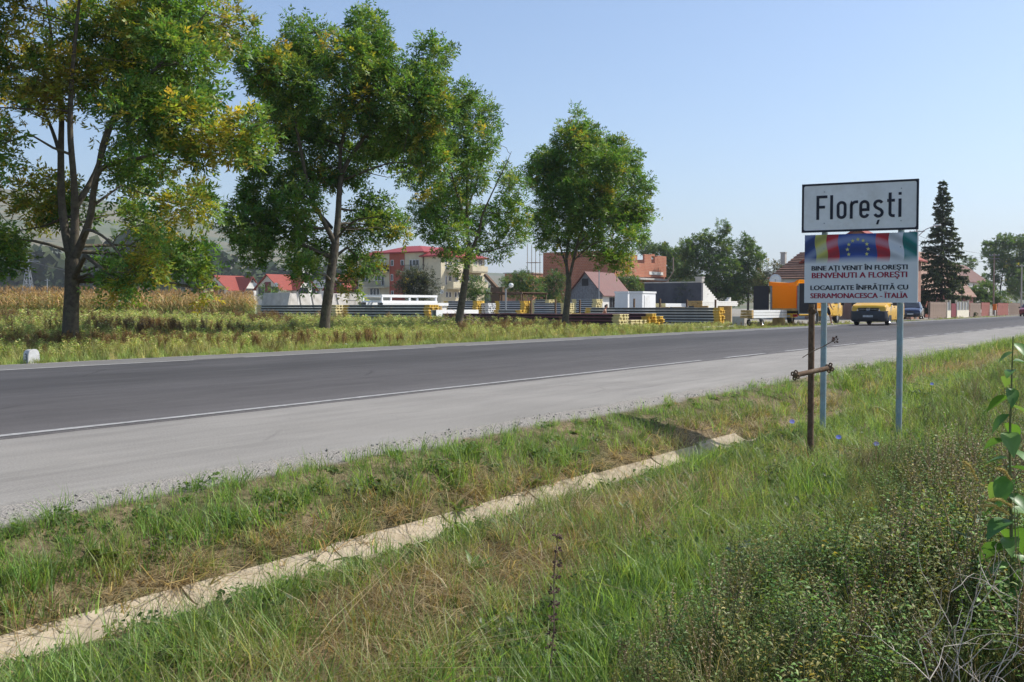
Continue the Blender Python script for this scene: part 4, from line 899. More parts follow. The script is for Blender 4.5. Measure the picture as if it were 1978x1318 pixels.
def beam_mesh(L, side, end, w=.27, h=.17):
    key = (round(L, 2), side, end, w, h)
    if key in _beams: return _beams[key]
    t_, q = .042, .03
    sec = [(-w/2, 0), (w/2, 0), (w/2, t_), (q, t_), (q, h - t_), (w/2, h - t_), (w/2, h), (-w/2, h), (-w/2, h - t_), (-q, h - t_), (-q, t_), (-w/2, t_)]
    n = 12; mb = MB(); ys = [0, .45, L - .45, L]; vs = [(p[0], y_, p[1]) for y_ in ys for p in sec]; b = 0
    for i in range(3):
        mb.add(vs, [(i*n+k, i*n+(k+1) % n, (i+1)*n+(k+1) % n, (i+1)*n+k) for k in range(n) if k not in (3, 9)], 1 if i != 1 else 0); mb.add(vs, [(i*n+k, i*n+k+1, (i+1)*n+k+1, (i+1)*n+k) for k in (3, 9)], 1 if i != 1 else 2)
    mb.add(vs, [(0,1,2,11), (11,2,3,10), (10,3,4,9), (9,4,5,8), (8,5,6,7)], 1); mb.add(vs, [tuple(36 + k for k in f) for f in ((0,1,2,11), (11,2,3,10), (10,3,4,9), (9,4,5,8), (8,5,6,7))], 1)
    me = mb.mesh('beam', [M[side], M[end], M['webshade']], fix=True); _beams[key] = me; return me
GB = 'stacks of long beams in the yard'
def stack(label, X, pxr, pxl, pytop, cols, side, end='yellow', base=-.2, w=.27, h=.17, group=GB, ragged=.12, name='beam_stack'):
    y0, y1 = Yat(pxr, X), Yat(pxl, X); zt_ = at(pxr, pytop, x=X).z; n = max(1, round((zt_ - base - .1) / (h + .012))); L_ = round((y1 - y0) * 2) / 2
    e = empty(name, (X, y0, base), 0, label, 'beam stack', group); me = beam_mesh(L_, side, end, w, h)
    for yy in (L_ * .2, L_ * .8): MB().bb((-.05, yy - .06, 0), (cols * (w + .012), yy + .06, .1)).build('bearer', M['timber'], e)
    for r in range(n):
        for c in range(cols):
            if 0 < c < cols - 1 and 0 < r < n - 1 and L_ > 3 and False: continue
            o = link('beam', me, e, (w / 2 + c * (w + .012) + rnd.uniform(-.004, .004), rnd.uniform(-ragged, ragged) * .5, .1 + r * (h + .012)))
    return e
stack('long dark grey beam stack with tall yellow ends right of the second tree', 49.5, 828, 664, 589, 4, 'beamgrey')
stack('long dark grey beam stack behind the second tree trunk, ending at the maize', 49.7, 648, 494, 590, 4, 'beamgrey', 'paleyellow')
stack('long wine-red beam stack running behind the third and fourth trees', 48.8, 1196, 846, 607, 4, 'beampurple', 'paleyellow')
stack('low wine-red beam stack with pale yellow ends, second from the fourth tree', 51.4, 1218, 1070, 618, 7, 'beampurple', 'paleyellow')
stack('high wine-red beam stack with a jagged yellow end near the grass', 54.6, 1253, 1100, 606, 4, 'beampurple', 'yellow', ragged=.5)
stack('narrow wine-red beam stack beside the big grey stack', 57.0, 1274, 1140, 611, 3, 'beampurple', 'yellow', ragged=.3)
stack('big grey beam stack with a column of orange-yellow ends near the road', 60.6, 1390, 1130, 592, 3, 'beamgrey', 'yellow')
stack('blue-grey beam stack with a yellow end behind the third tree', 66.0, 921, 852, 581, 4, 'beamblue', 'yellow')
stack('beam stack with white ends right of the third tree', 66.6, 943, 925, 584, 4, 'beamblue', 'boxwhite')
stack('blue-grey beam stack right behind the yard lamp', 69.0, 1013, 958, 581, 4, 'beamblue', 'yellow')
stack('low green-grey beam stack in front of the yard lamp', 62.0, 1006, 955, 597, 3, 'beamgrey', 'yellow')
stack('long grey beam stack left of the fourth tree trunk', 69.5, 1092, 1024, 585, 5, 'beamblue', 'paleyellow')
stack('grey beam stack with a bright pale end in front of the barn', 75.0, 1152, 1102, 578, 4, 'beamblue', 'paleyellow')
stack('rear grey beam stack under the barn wall', 79.0, 1060, 1022, 578, 4, 'beamgrey', 'paleyellow')

def boxbeam(label, a, b, m_='boxwhite', w=.3, h=.3, name='steel_beam', cat='beam', group='white steel beams in the yard', supports=True):
    """a hollow box beam from a to b (bottom centre line), on blocks"""
    a = Vector(a); b = Vector(b); d = (b - a); L_ = d.length; ang = math.atan2(d.y, d.x)
    e = empty(name, a, ang, label, cat, group); t_ = .02
    MB().bb((0, -w/2, 0), (L_, w/2, t_)).bb((0, -w/2, h - t_), (L_, w/2, h)).bb((0, -w/2, t_), (L_, -w/2 + t_, h - t_)).bb((0, w/2 - t_, t_), (L_, w/2, h - t_)).build('profile', M[m_], e)
    if supports and a.z > -.1:
        for u in (.12, .88): MB().bb((L_ * u - .1, -w/2, -.2 - a.z), (L_ * u + .1, w/2, -.002)).build('support_block', M['timber'], e)
    return e
# white frames left of the apartment tree
yF = 47.0; xf0, xf1 = Xat(738, yF), Xat(845, yF); zf = at(790, 585, y=yF).z; ztp = at(790, 570, y=yF).z
fr = empty('steel_frame', (xf0, yF, zf), 0, 'long white open steel frame lying on top of the white beams', 'frame'); LF = xf1 - xf0; HF = ztp - zf; WF = 1.8
for yy in (0, WF):
    MB().bb((0, yy, HF - .16), (LF, yy + .12, HF)).build('top_rail', M['boxwhite'], fr); MB().bb((0, yy, 0), (LF, yy + .12, .14)).build('bottom_rail', M['boxwhite'], fr)
    for u in (0, .48, .97): MB().bb((LF * u, yy + .01, .14), (LF * u + .12, yy + .11, HF - .16)).build('post', M['boxwhite'], fr)
for zz in (0.0, HF - .16): MB().bb((0.0, .12, zz), (.12, WF, zz + .15)).bb((LF - .12, .12, zz), (LF, WF, zz + .15)).build('cross_rail', M['boxwhite'], fr)
zb1 = at(790, 591, y=yF).z
boxbeam('thick white steel beam directly under the open white frame', (xf0 - .3, yF - .1, zb1), (xf1 + .9, yF - .1, zb1), h=zf - zb1 - .002, w=.5)
boxbeam('cream steel beam lowest under the white frame pile', (xf0, yF + .05, zb1 - .42), (xf1 + .8, yF + .05, zb1 - .42), 'whitewall', h=.41, w=.6)
boxbeam('grey-ended white beam at the back of the frame pile', (xf0 - .6, yF + 1.3, zb1 - .1), (xf1 - 1, yF + 1.3, zb1 - .1), h=.35, w=.7)
yB = 38.6; zB = at(880, 611, y=yB).z
boxbeam('white steel beam lying across the wine-red stack by the third tree', (Xat(838, yB), yB, zB - .02), (Xat(934, yB), yB + .6, zB + .12), h=.42, w=.35)
# precast concrete
yP = 56.0
for k in range(5):
    x0_ = Xat(566 + 24 * k, yP); e = empty('concrete_slab', (x0_, yP, -.2), 0, ('leaning pale concrete slab, %s of five from the maize' % ('first', 'second', 'third', 'fourth', 'fifth')[k]), 'concrete slab', 'leaning concrete slabs'); w_ = Xat(566 + 24 * k + 18, yP) - x0_
    mb = MB(); mb.box((w_ / 2, .45, 1.12), (w_, .18, 2.3), 0, Matrix.Rotation(R(-14), 3, 'X')); mb.build('slab', M['concrete'], e)
    MB().bb((.05, .3, 0), (w_ - .05, 1.1, .14)).build('foot', M['concrete'], e)
e = empty('precast_wall', (51.6, Yat(557, 51.6), -.2), 0, 'broad shaded concrete wall panel at the edge of the maize', 'concrete panel'); wp = Yat(506, 51.6) - Yat(557, 51.6)
MB().box((.0, wp / 2, 1.15), (.2, wp, 2.3), 0, Matrix.Rotation(R(14), 3, 'Y')).build('slab', M['concrete'], e); MB().bb((.1, .1, 0), (1.0, wp - .1, .14)).build('foot', M['concrete'], e)
ySt = 60.0; xa, xb = Xat(640, ySt), Xat(705, ySt)
e = empty('block_wall', (xa, ySt, -.2), 0, 'low pale wall of stacked concrete blocks left of the apartment block', 'block wall')
bl = MB().bb((0, 0, 0), (.95, .5, .58)).mesh('concrete_block', M['concrete'], bevel=.02)
nbk = int((xb - xa) / .98)
for r in range(4):
    for c in range(nbk): link('concrete_block', bl, e, (c * .98 + (.3 if r % 2 else 0), rnd.uniform(-.03, .03), r * .6))

# two white site containers
def container(label, pxl, pxr, X):
    y0, y1 = Yat(pxr, X), Yat(pxl, X); H = at(pxr, 563, x=X).z + .2; e = empty('site_container', (X, y0, -.2), 0, label, 'container', 'white site containers'); Wd = y1 - y0; Ln = 2.3
    MB().bb((0, 0, .12), (Ln, Wd, H - .14)).build('body', M['boxwhite'], e)
    MB().bb((-.05, -.05, H - .14), (Ln + .05, Wd + .05, H)).build('roof', M['boxwhite'], e); MB().bb((-.03, -.03, 0), (Ln + .03, Wd + .03, .12)).build('base_rail', M['galv'], e)
    n = 11
    for k in range(n): yy = Wd * (k + .5) / n; MB().bb((-.035, yy - .05, .2), (-.001, yy + .05, H - .2)).build('rib', M['boxwhite'], e)
    MB().bb((.3, -.035, .2), (1.2, -.004, H - .3)).build('door', M['white'], e)
container('white site container nearest the barn, in the shade of its roof edge', 1188, 1213, 72); container('white site container with a bright sunlit end wall', 1216, 1241, 70)

# rusty canopy, yard lamp, conveyor
cX = 86.0; y0, y1 = Yat(1012, cX), Yat(918, cX); zc = at(960, 566, x=cX).z
e = empty('shed_canopy', (cX, y0, -.2), 0, 'flat rusty sheet canopy on thin posts behind the stacks', 'canopy')
n = 14
for k in range(n): MB().bb((-.4, (y1 - y0) * k / n, zc + .2 + .03 * (k % 2)), (4.5, (y1 - y0) * (k + 1) / n - .01, zc + .24 + .03 * (k % 2))).build('roof_sheet', M['barnroof' if k % 3 else 'rust'], e)
MB().bb((-.45, -.1, zc + .05), (-.35, y1 - y0 + .1, zc + .2)).bb((4.4, -.1, zc + .05), (4.5, y1 - y0 + .1, zc + .2)).build('beam', M['rust'], e)
for yy in (.1, (y1 - y0) / 2, y1 - y0 - .1):
    for xx in (-.4, 4.45): MB().bb((xx - .06, yy - .06, 0), (xx + .06, yy + .06, zc + .05)).build('post', M['rust'], e)
lX = 64.0; p = at(977, 594, x=lX); e = empty('yard_lamp', (p.x, p.y, -.2), 0, 'thin yard lamp post with white lamp head among the stacks', 'lamp post'); zl = at(977, 558, x=lX).z + .2
MB().tube([(0, 0, 0), (0, 0, zl)], .06, 8).build('pole', M['galv'], e); MB().tube([(0, 0, zl - .05), (.1, -.35, zl + .15)], .035, 6).build('arm', M['galv'], e); MB().lathe([(.05, 0), (.16, .05), (.2, .2), (.15, .32), (.02, .36)], (.12, -.42, zl + .08), 10).build('lamp_head', M['white'], e)
p0 = at(937, 531, x=100); p1 = at(963, 560, x=100); e = empty('conveyor', (100, p1.y, -.2), 0, 'rusty conveyor arm slanting down behind the shed canopy', 'conveyor')
q0 = p0 - Vector((100, p1.y, -.2)); q1 = p1 - Vector((100, p1.y, -.2))
MB().bar(q0, q1, .5, .35).build('boom', M['rust'], e); MB().bb((-.6, -1.0, 0), (.6, .8, q1.z + .3)).build('base', M['rust'], e); MB().tube([q0 * .5 + q1 * .5, ((q0 + q1) / 2).xy.to_3d()], .1, 6).build('strut', M['rust'], e)
RP = [(1073, 578, 63), (1120, 579, 63.2), (1172, 588, 63), (1225, 577, 63.3), (1275, 577, 63.2), (1327, 579, 63), (1382, 579, 63.4), (1026, 579, 63)]
for k, (px, py, X) in enumerate(RP):
    p = at(px, 594, x=X); e = empty('rack_post', (p.x, p.y, -.2), 0, 'thin rusty rack upright, %s from the yard lamp' % ('second', 'third', 'fourth', 'fifth', 'sixth', 'seventh', 'eighth', 'first')[k], 'post', 'rusty rack uprights in the yard'); h_ = at(px, py, x=X).z + .2
    MB().bb((-.06, -.05, 0), (.06, -.035, h_)).bb((-.06, .035, 0), (.06, .05, h_)).bb((-.01, -.035, 0), (.01, .035, h_)).build('profile', M['rust'], e); MB().bb((-.15, -.15, 0), (.15, .15, .03)).build('foot_plate', M['rust'], e)
# cream boards on trestles in front of the balusters, white boards, concrete cube
def board_pile(label, y_, pxe0, pxe1, pxr, pyt, pyb, n, side, end, grp, base=-.2, nw=3):
    """boards lying along the road: shaded end between pxe0 and pxe1, sunny side on to pxr"""
    x0_ = Xat(pxe1, y_); y1_ = Yat(pxe0, x0_); L_ = Xat(pxr, y_) - x0_; zt_ = at(pxe1, pyt, y=y_).z; zb = at(pxe1, pyb, y=y_).z; e = empty('board_pile', (x0_, y_, base), 0, label, 'board pile', grp); h = (zt_ - zb) / n; w = (y1_ - y_) / nw
    for r in range(n):
        for c in range(nw): MB().bb((rnd.uniform(-.1, .1) * .5 + .02, c * w + .006, zb - base + r * h), (.03 + rnd.uniform(.04, .06), (c + 1) * w - .006, zb - base + (r + 1) * h - .012), 1).bb((.09, c * w + .006, zb - base + r * h), (L_ + rnd.uniform(-.2, .2), (c + 1) * w - .006, zb - base + (r + 1) * h - .012), 0).build('board', [M[side], M[end]], e)
    if zb - base > .1:
        for u in (.15, .8): MB().bb((L_ * u, 0, 0), (L_ * u + .15, y1_ - y_, zb - base - .003)).build('trestle', M['timber'], e)
BP = 'board piles in the yard'
board_pile('cream board pile with brown end in front of the balusters', 30.0, 1329, 1356, 1425, 581, 591, 3, 'whitewall', 'timber', BP)
board_pile('low white board pile at the edge of the grass by the big grey stack', 21.6, 1338, 1358, 1422, 632, 638, 2, 'boxwhite', 'paleyellow', BP, nw=2)
board_pile('pale board pile behind the big grey stack', 36.0, 1262, 1285, 1330, 586, 593, 2, 'boxwhite', 'paleyellow', BP)
p = at(1422, 637, y=22.2); e = empty('concrete_cube', (p.x, p.y - .3, -.15), 0, 'plain pale grey concrete cube at the roadside before the truck', 'concrete block'); MB().bb((0, -.2, 0), (.6, .55, .62)).build('block', M['concrete'], e, bevel=.02)
xx = at(1370, 594, y=26).x
# brush pile under the third tree
def brush(label, c, sx, sy, h, n, seed, m_='fencewood', name='brush_pile', cat='brush pile', r0=.02):
    g = np.random.default_rng(seed); mb = MB()
    for k in range(n):
        a = np.array([g.normal(0, sx * .45), g.normal(0, sy * .4), abs(g.normal(0, h * .35))]); an = g.random() * 6.28; L_ = .7 + 1.3 * g.random(); d = np.array([math.cos(an), math.sin(an), g.normal(0.12, .25)])
        P = [a + d * L_ * u + np.array([0, 0, .25 * L_ * u * (1 - u)]) + g.normal(0, .04, 3) for u in (-.5, -.2, .15, .5)]; P = [np.array([p[0], p[1], max(p[2], .01)]) for p in P]
        mb.tube(P, [r0 * (.6 + .8 * g.random()), r0 * .8, r0 * .6, r0 * .25], 4, caps=False)
    o = mb.build(name, M[m_], None, c, fix=False); tag(o, label, cat); return o
p = at(880, 646, y=25.9); brush('tangled pile of bare cut branches around the third tree', (p.x, p.y, -.2), 2.6, .9, .75, 170, 77)

# ------------------------------------------------------------------ vehicles
M['vyellow'] = mat('yellow_car_paint', (0.78, 0.43, 0.015), 0.35, var=0.04, coat=.6, scale=1.5); M['vblue'] = mat('dark_blue_car_paint', (0.012, 0.02, 0.055), 0.25, var=0.1, coat=.9); M['vred'] = mat('dark_red_car_paint', (0.2, 0.012, 0.015), 0.3, var=0.05, coat=.8)
M['bumper'] = mat('grey_bumper_plastic', (0.045, 0.048, 0.055), 0.5, var=0.15); M['lamp'] = mat('lamp_lens', (0.75, 0.76, 0.78), 0.12, 0.3, .05); M['plate'] = mat('number_plate', (0.5, 0.5, 0.5), 0.5, var=.3, scale=9); M['orange'] = mat('orange_panel', (0.72, 0.19, 0.01), 0.6, var=0.08, scale=1.5); M['blackpanel'] = mat('black_ply_panel', (0.03, 0.028, 0.035), 0.5, var=0.15)
M['redlamp'] = mat('red_lens', (0.4, 0.01, 0.01), 0.2, var=.05)
def wheel(parent, x_, y_, r, w=.2):
    s = 1 if y_ > 0 else -1; o = MB(); o.lathe([(r * .62, -w/2), (r * .92, -w/2), (r, -w * .32), (r, w * .32), (r * .92, w/2), (r * .62, w/2)], (0, 0, 0), 20, axis='Y'); t_ = o.build('wheel', M['rubber'], parent, (x_, y_, r), smooth=True)
    m = MB(); m.lathe([(.001, s * w * .3), (r * .2, s * w * .34), (r * .25, s * w * .2), (r * .5, s * w * .22), (r * .6, s * w * .46), (r * .63, s * w * .46), (r * .63, -s * w * .4), (.001, -s * w * .4)], (0, 0, 0), 18, axis='Y'); m.build('rim', M['chrome'], t_, smooth=True)
    return t_
def loft(stations, m_=0):
    """stations: x, z bottom, z belt, z top, half width at belt, half width at top"""
    mb = MB(); rings = []
    for (x_, zb, zl, zt_, wb, wt) in stations:
        pts = [(wb * .86, zb), (wb * .97, zb + .07), (wb, zb + (zl - zb) * .45), (wb * .985, zl), (wt + (wb - wt) * .12, zt_ - (zt_ - zl) * .14), (wt * .9, zt_ - .015), (wt * .45, zt_ + .012)]
        rings.append([(x_, -p[0], p[1]) for p in pts] + [(x_, p[0], p[1]) for p in reversed(pts)])
    n = len(rings[0]); vs = [p for r in rings for p in r]
    fs = [(i*n+k, i*n+(k+1) % n, (i+1)*n+(k+1) % n, (i+1)*n+k) for i in range(len(rings) - 1) for k in range(n)]
    fs += [tuple(range(n)), tuple((len(rings)-1)*n + k for k in range(n - 1, -1, -1))]
    return mb.add(vs, fs, m_)
def side_x(stations, x_, z):
    """half width of the body at station x and height z"""
    for a, b in zip(stations, stations[1:]):
        if a[0] <= x_ <= b[0]:
            u = (x_ - a[0]) / (b[0] - a[0]); s = [a[i] + (b[i] - a[i]) * u for i in range(6)]
            if z <= s[2]: return s[4] * .99
            f = (z - s[2]) / max(1e-6, s[3] - s[2]); return (s[4] * .985) + (s[5] + (s[4] - s[5]) * .12 - s[4] * .985) * min(1, f / .86)
    return stations[-1][4]
def pane(parent, st, quad, sgn, name='side_window', m_='glass', off=.008):
    vs = [(x_, sgn * (side_x(st, x_, z) + off), z) for x_, z in quad]; n = len(vs); vs2 = [(v_[0], v_[1] - sgn * .02, v_[2]) for v_ in vs]
    return MB().add(vs + vs2, [tuple(range(n)), tuple(range(2 * n - 1, n - 1, -1))] + [(i, (i + 1) % n, n + (i + 1) % n, n + i) for i in range(n)]).build(name, M[m_], parent)
def front_panel(parent, pts, off, name, m_):
    n = len(pts); c = sum((Vector(p) for p in pts), Vector()) / n; nr = (Vector(pts[1]) - Vector(pts[0])).cross(Vector(pts[2]) - Vector(pts[0])).normalized(); nr = nr if nr.x < 0 or abs(nr.x) < .2 and nr.z > 0 else -nr
    a = [Vector(p) + nr * off for p in pts]; b = [p - nr * .03 for p in a]
    return MB().add(a + b, [tuple(range(n)), tuple(range(2 * n - 1, n - 1, -1))] + [(i, (i + 1) % n, n + (i + 1) % n, n + i) for i in range(n)]).build(name, M[m_], parent)
def arches(parent, xs, r, st):
    for x_ in xs:
        for s in (-1, 1):
            yy = s * (side_x(st, x_, r) + .004); n = 14
            MB().add([(x_ + math.cos(math.pi * k / n) * r * 1.2, yy, r + math.sin(math.pi * k / n) * r * 1.2 - .02) for k in range(n + 1)] + [(x_ + math.cos(math.pi * k / n) * r * 1.2, yy - s * .15, r + math.sin(math.pi * k / n) * r * 1.2 - .02) for k in range(n + 1)], [tuple(range(n + 1)), tuple(range(2 * n + 1, n, -1))] + [(k, k + 1, n + 2 + k, n + 1 + k) for k in range(n)]).build('wheel_arch', M['black'], parent)

# --- yellow delivery van driving towards us
vst = [(0.0, .34, .84, .98, .80, .70), (.07, .28, .96, 1.07, .90, .80), (.3, .25, 1.02, 1.14, .95, .86), (.95, .24, 1.08, 1.24, .95, .84), (1.72, .24, 1.1, 1.86, .95, .72), (2.15, .24, 1.1, 1.95, .95, .76), (4.5, .24, 1.1, 1.95, .95, .77), (4.82, .26, 1.1, 1.9, .93, .75), (4.89, .4, 1.05, 1.7, .9, .72)]
vf = at(1677, 629, z=0.014); van = empty('delivery_van', (vf.x, vf.y, 0.014), R(2), 'yellow delivery van with dark grey bumper under the town sign', 'van')
loft(vst).build('body', M['vyellow'], van, smooth=True)
arches(van, (.92, 3.9), .33, vst)
for x_ in (.92, 3.9):
    for y_ in (-.82, .82): wheel(van, x_, y_, .325, .21)
bmp = MB(); bst = [(-.1, .3, .62, .7, .66, .62), (-.06, .24, .68, .77, .86, .84), (.05, .2, .7, .8, .945, .93), (.4, .2, .72, .79, .962, .955)]
bp = loft(bst).build('bumper', M['bumper'], van, smooth=True)
MB().bb((-.13, -.26, .45), (-.095, .26, .56)).build('number_plate', M['plate'], bp); MB().bb((-.115, -.55, .3), (-.085, .55, .37)).build('air_intake', M['black'], bp)
gr = MB(); gr.prism([(-.5, .8), (.5, .8), (.56, .95), (-.56, .95)], (-.03, 0, 0), (0, 1, 0), (0, 0, 1), (.08, 0, 0)); grl = gr.build('grille', M['black'], van)
MB().bb((-.04, -.5, .872), (-.031, .5, .885)).build('chrome_bar', M['chrome'], grl)
bd = MB(); bd.lathe([(.075, -.04), (.09, -.045), (.09, -.02), (.075, -.02)], (-.01, 0, .878), 18, axis='X')
for s in (-1, 1): bd.bar((-.05, s * .05, .928), (-.05, s * .022, .838), .014).bar((-.05, s * .022, .838), (-.05, 0, .893), .014)
bd.build('badge', M['chrome'], grl)
for s in (-1, 1): MB().add([(-.03, s * .54, .79), (.08, s * .9, .82), (.19, s * .93, 1.01), (.02, s * .58, .98), (.1, s * .54, .79), (.2, s * .88, .82), (.3, s * .9, 1.01), (.14, s * .58, .98)], [(0,1,2,3),(7,6,5,4),(0,1,5,4),(1,2,6,5),(2,3,7,6),(3,0,4,7)]).build('headlight', M['lamp'], van)
front_panel(van, [(.98, -.78, 1.2), (.98, .78, 1.2), (1.68, .64, 1.82), (1.68, -.64, 1.82)], .03, 'windscreen', 'glass')
for s in (-1, 1):
    pane(van, vst, [(1.45, 1.2), (2.35, 1.2), (2.35, 1.72), (1.85, 1.72)], s); pane(van, vst, [(2.5, 1.2), (3.4, 1.2), (3.4, 1.72), (2.5, 1.72)], s); pane(van, vst, [(3.55, 1.2), (4.6, 1.2), (4.6, 1.72), (3.55, 1.72)], s)
    m = MB().box((1.35, s * 1.1, 1.22), (.14, .22, .3)).bar((1.35, s * .92, 1.15), (1.35, s * 1.05, 1.15), .06).build('door_mirror', M['bumper'], van, bevel=.02)
    pane(van, vst, [(2.42, .4), (2.435, .4), (2.435, 1.15), (2.42, 1.15)], s, 'door_gap', 'black', .004); pane(van, vst, [(1.9, .98), (2.15, .98), (2.15, 1.02), (1.9, 1.02)], s, 'door_handle', 'bumper', .02)
    pane(van, vst, [(4.7, 1.0), (4.8, 1.0), (4.8, 1.5), (4.7, 1.5)], s, 'tail_lamp', 'redlamp', .01)

def saloon(label, loc, rz, paint, name='parked_car'):
    st = [(0.0, .32, .55, .66, .66, .56), (.06, .24, .66, .76, .8, .7), (.3, .2, .74, .86, .85, .74), (1.05, .18, .86, .96, .87, .74), (1.12, .18, .88, 1.0, .87, .72), (1.75, .18, .9, 1.44, .87, .6), (2.2, .18, .92, 1.52, .87, .61), (3.0, .18, .93, 1.48, .87, .6), (3.55, .19, .94, 1.14, .86, .68), (3.65, .2, .94, 1.05, .86, .72), (4.15, .24, .9, 1.0, .82, .7), (4.25, .34, .8, .9, .76, .64)]
    e = empty(name, loc, rz, label, 'car', 'cars parked by the street'); loft(st).build('body', M[paint], e, smooth=True); arches(e, (.8, 3.42), .29, st)
    for x_ in (.8, 3.42):
        for y_ in (-.74, .74): wheel(e, x_, y_, .29, .17)
    front_panel(e, [(1.12, -.66, .99), (1.12, .66, .99), (1.74, .54, 1.42), (1.74, -.54, 1.42)], .03, 'windscreen', 'glass')
    for s in (-1, 1):
        pane(e, st, [(1.42, .97), (2.25, .97), (2.25, 1.38), (1.82, 1.38)], s); pane(e, st, [(2.33, .97), (3.2, .97), (2.95, 1.36), (2.33, 1.38)], s)
        MB().add([(0.02, s * .45, .52), (.06, s * .74, .55), (.12, s * .78, .7), (.03, s * .5, .67), (.12, s * .45, .52), (.16, s * .72, .55), (.22, s * .75, .7), (.13, s * .5, .67)], [(0,1,2,3),(7,6,5,4),(0,1,5,4),(1,2,6,5),(2,3,7,6),(3,0,4,7)]).build('headlight', M['lamp'], e)
        MB().box((1.45, s * .96, 1.0), (.1, .18, .13)).build('door_mirror', M['black'], e, bevel=.02); pane(e, st, [(4.0, .65), (4.18, .65), (4.18, .86), (4.0, .86)], s, 'tail_lamp', 'redlamp', .01)
    MB().bb((-.03, -.3, .6), (.03, .3, .68)).build('grille', M['black'], e); MB().bb((-.04, -.25, .4), (-.005, .25, .5)).build('number_plate', M['plate'], e); MB().bb((-.02, -.5, .27), (.05, .5, .36)).build('air_intake', M['black'], e)
    return e
df = at(1758, 616.5, z=0.0); saloon('dark blue saloon car parked at the roadside beside the picket fence', (df.x, df.y, -.02), R(8), 'vblue')
rf_ = at(1984, 611.5, z=0.0); saloon('dark red car only just showing at the far end of the fence', (rf_.x, rf_.y, -.01), R(0), 'vred')

# --- yellow truck with open rear doors, orange inside
tx = 58.8; yR, yL = Yat(1543, tx), Yat(1488, tx); tW = yL - yR; O = Vector((tx, yR, -.06))
tr = empty('box_truck', O, 0, 'yellow truck with open black rear doors and orange load space', 'truck')
zfl = at(1515, 596, x=tx).z - O.z; ztop = at(1515, 549, x=tx).z - O.z; TL = 6.0
TL = 4.7
MB().bb((0, 0, zfl - .15), (TL, tW, zfl)).build('load_floor', M['timber'], tr)
t = NT('tarpaulin'); t.base((.78, .4, .015)); t.set(Roughness=.6); tl_ = t.new('ShaderNodeBsdfTranslucent'); tl_.inputs[0].default_value = (.9, .3, .01, 1); mx_ = t.new('ShaderNodeMixShader'); mx_.inputs[0].default_value = .55
t.l(t.b.outputs[0], mx_.inputs[1]); t.l(tl_.outputs[0], mx_.inputs[2]); t.l(mx_.outputs[0], t.out.inputs[0]); M['tarp'] = t.m
def sheet(name, q, m_): return MB().add(q, [(0, 1, 2, 3)]).build(name, M[m_], tr, fix=False)
sheet('side_tarpaulin', [(.05, .03, zfl), (TL, .03, zfl), (TL, .03, ztop), (.05, .03, ztop)], 'tarp'); sheet('side_tarpaulin', [(.05, tW - .03, zfl), (TL, tW - .03, zfl), (TL, tW - .03, ztop), (.05, tW - .03, ztop)], 'tarp')
MB().bb((TL - .06, .05, zfl), (TL - .001, tW - .05, ztop)).build('front_wall', M['orange'], tr)
for yy in (0.0, tW - .1): MB().bb((-.04, yy, zfl - .1), (.045, yy + .1, ztop)).build('rear_post', M['steel'], tr)
rfm = MB(); n = 12; rw_ = [(-.06 + (tW + .12) * k / n, .16 - .1 * math.sin(math.pi * k / n) + (.1 if k < 2 else 0)) for k in range(n + 1)]
rfm.add([(x_, y_, ztop + h_) for x_ in (-.1, TL * .5, TL) for y_, h_ in rw_], [(i * (n + 1) + k, i * (n + 1) + k + 1, (i + 1) * (n + 1) + k + 1, (i + 1) * (n + 1) + k) for i in range(2) for k in range(n)]); rfm.build('tarpaulin_roof', M['tarp'], tr, fix=False)
rfm = MB(); rfm.add([(-.1, y_, ztop + h_) for y_, h_ in rw_] + [(-.1, y_, ztop - .1) for y_, h_ in rw_], [(k, k + 1, n + 2 + k, n + 1 + k) for k in range(n)]); rfm.build('roof_flap', M['tarp'], tr, fix=False)
dr = MB(); b = at(1456, 597, x=tx) - O; t2 = at(1456, 553, x=tx) - O; hz = at(1487, 597, x=tx) - O
MB().bb((-.07, tW + .08, hz.z - .08), (-.02, b.y, t2.z)).build('door', M['blackpanel'], tr)
b2 = at(1578, 607, x=tx - .05) - O; t3 = at(1578, 547, x=tx - .05) - O
d2 = MB().bb((-.09, b2.y, b2.z), (-.045, -.02, t3.z)).build('door', M['blackpanel'], tr); MB().bb((-.11, -.06, b2.z), (-.091, -.02, t3.z)).bb((-.11, b2.y, b2.z - .001), (-.091, -.06, b2.z + .05)).build('edge_strip', M['galv'], d2)
MB().bb((.3, .45, zfl - .42), (9.0, .6, zfl - .16)).bb((.3, tW - .6, zfl - .42), (9.0, tW - .45, zfl - .16)).build('chassis', M['black'], tr)
MB().bb((.0, .15, zfl - .55), (.12, tW - .15, zfl - .3)).build('rear_bumper', M['vyellow'], tr); MB().bb((-.02, tW * .3, zfl - .52), (-.001, tW * .55, zfl - .4)).build('number_plate', M['plate'], tr)
for yy in (.05, tW - .35): MB().bb((-.03, yy, zfl - .5), (-.001, yy + .3, zfl - .35)).build('tail_lamp', M['redlamp'], tr)
for x_ in (3.3, 8.1):
    for y_ in (.15, tW - .15):
        wheel(tr, x_, y_ if y_ < 1 else y_, .4, .25)
MB().lathe([(.46, -.12), (.5, -.12), (.5, .12), (.46, .12)], (3.3, .1, .4), 16, axis='Y').build('mudguard', M['galv'], tr)
MB().bb((5.0, -.05, .18), (6.2, .4, .52)).build('fuel_tank', M['galv'], tr, bevel=.04)
cst = [(4.85, .5, 1.3, 2.2, tW * .49, tW * .43), (4.95, .5, 1.3, 2.3, tW * .5, tW * .44), (8.0, .45, 1.3, 2.3, tW * .5, tW * .43), (8.6, .42, 1.25, 1.8, tW * .49, tW * .42), (9.2, .42, 1.15, 1.35, tW * .47, tW * .4), (9.4, .5, 1.0, 1.1, tW * .43, tW * .36)]
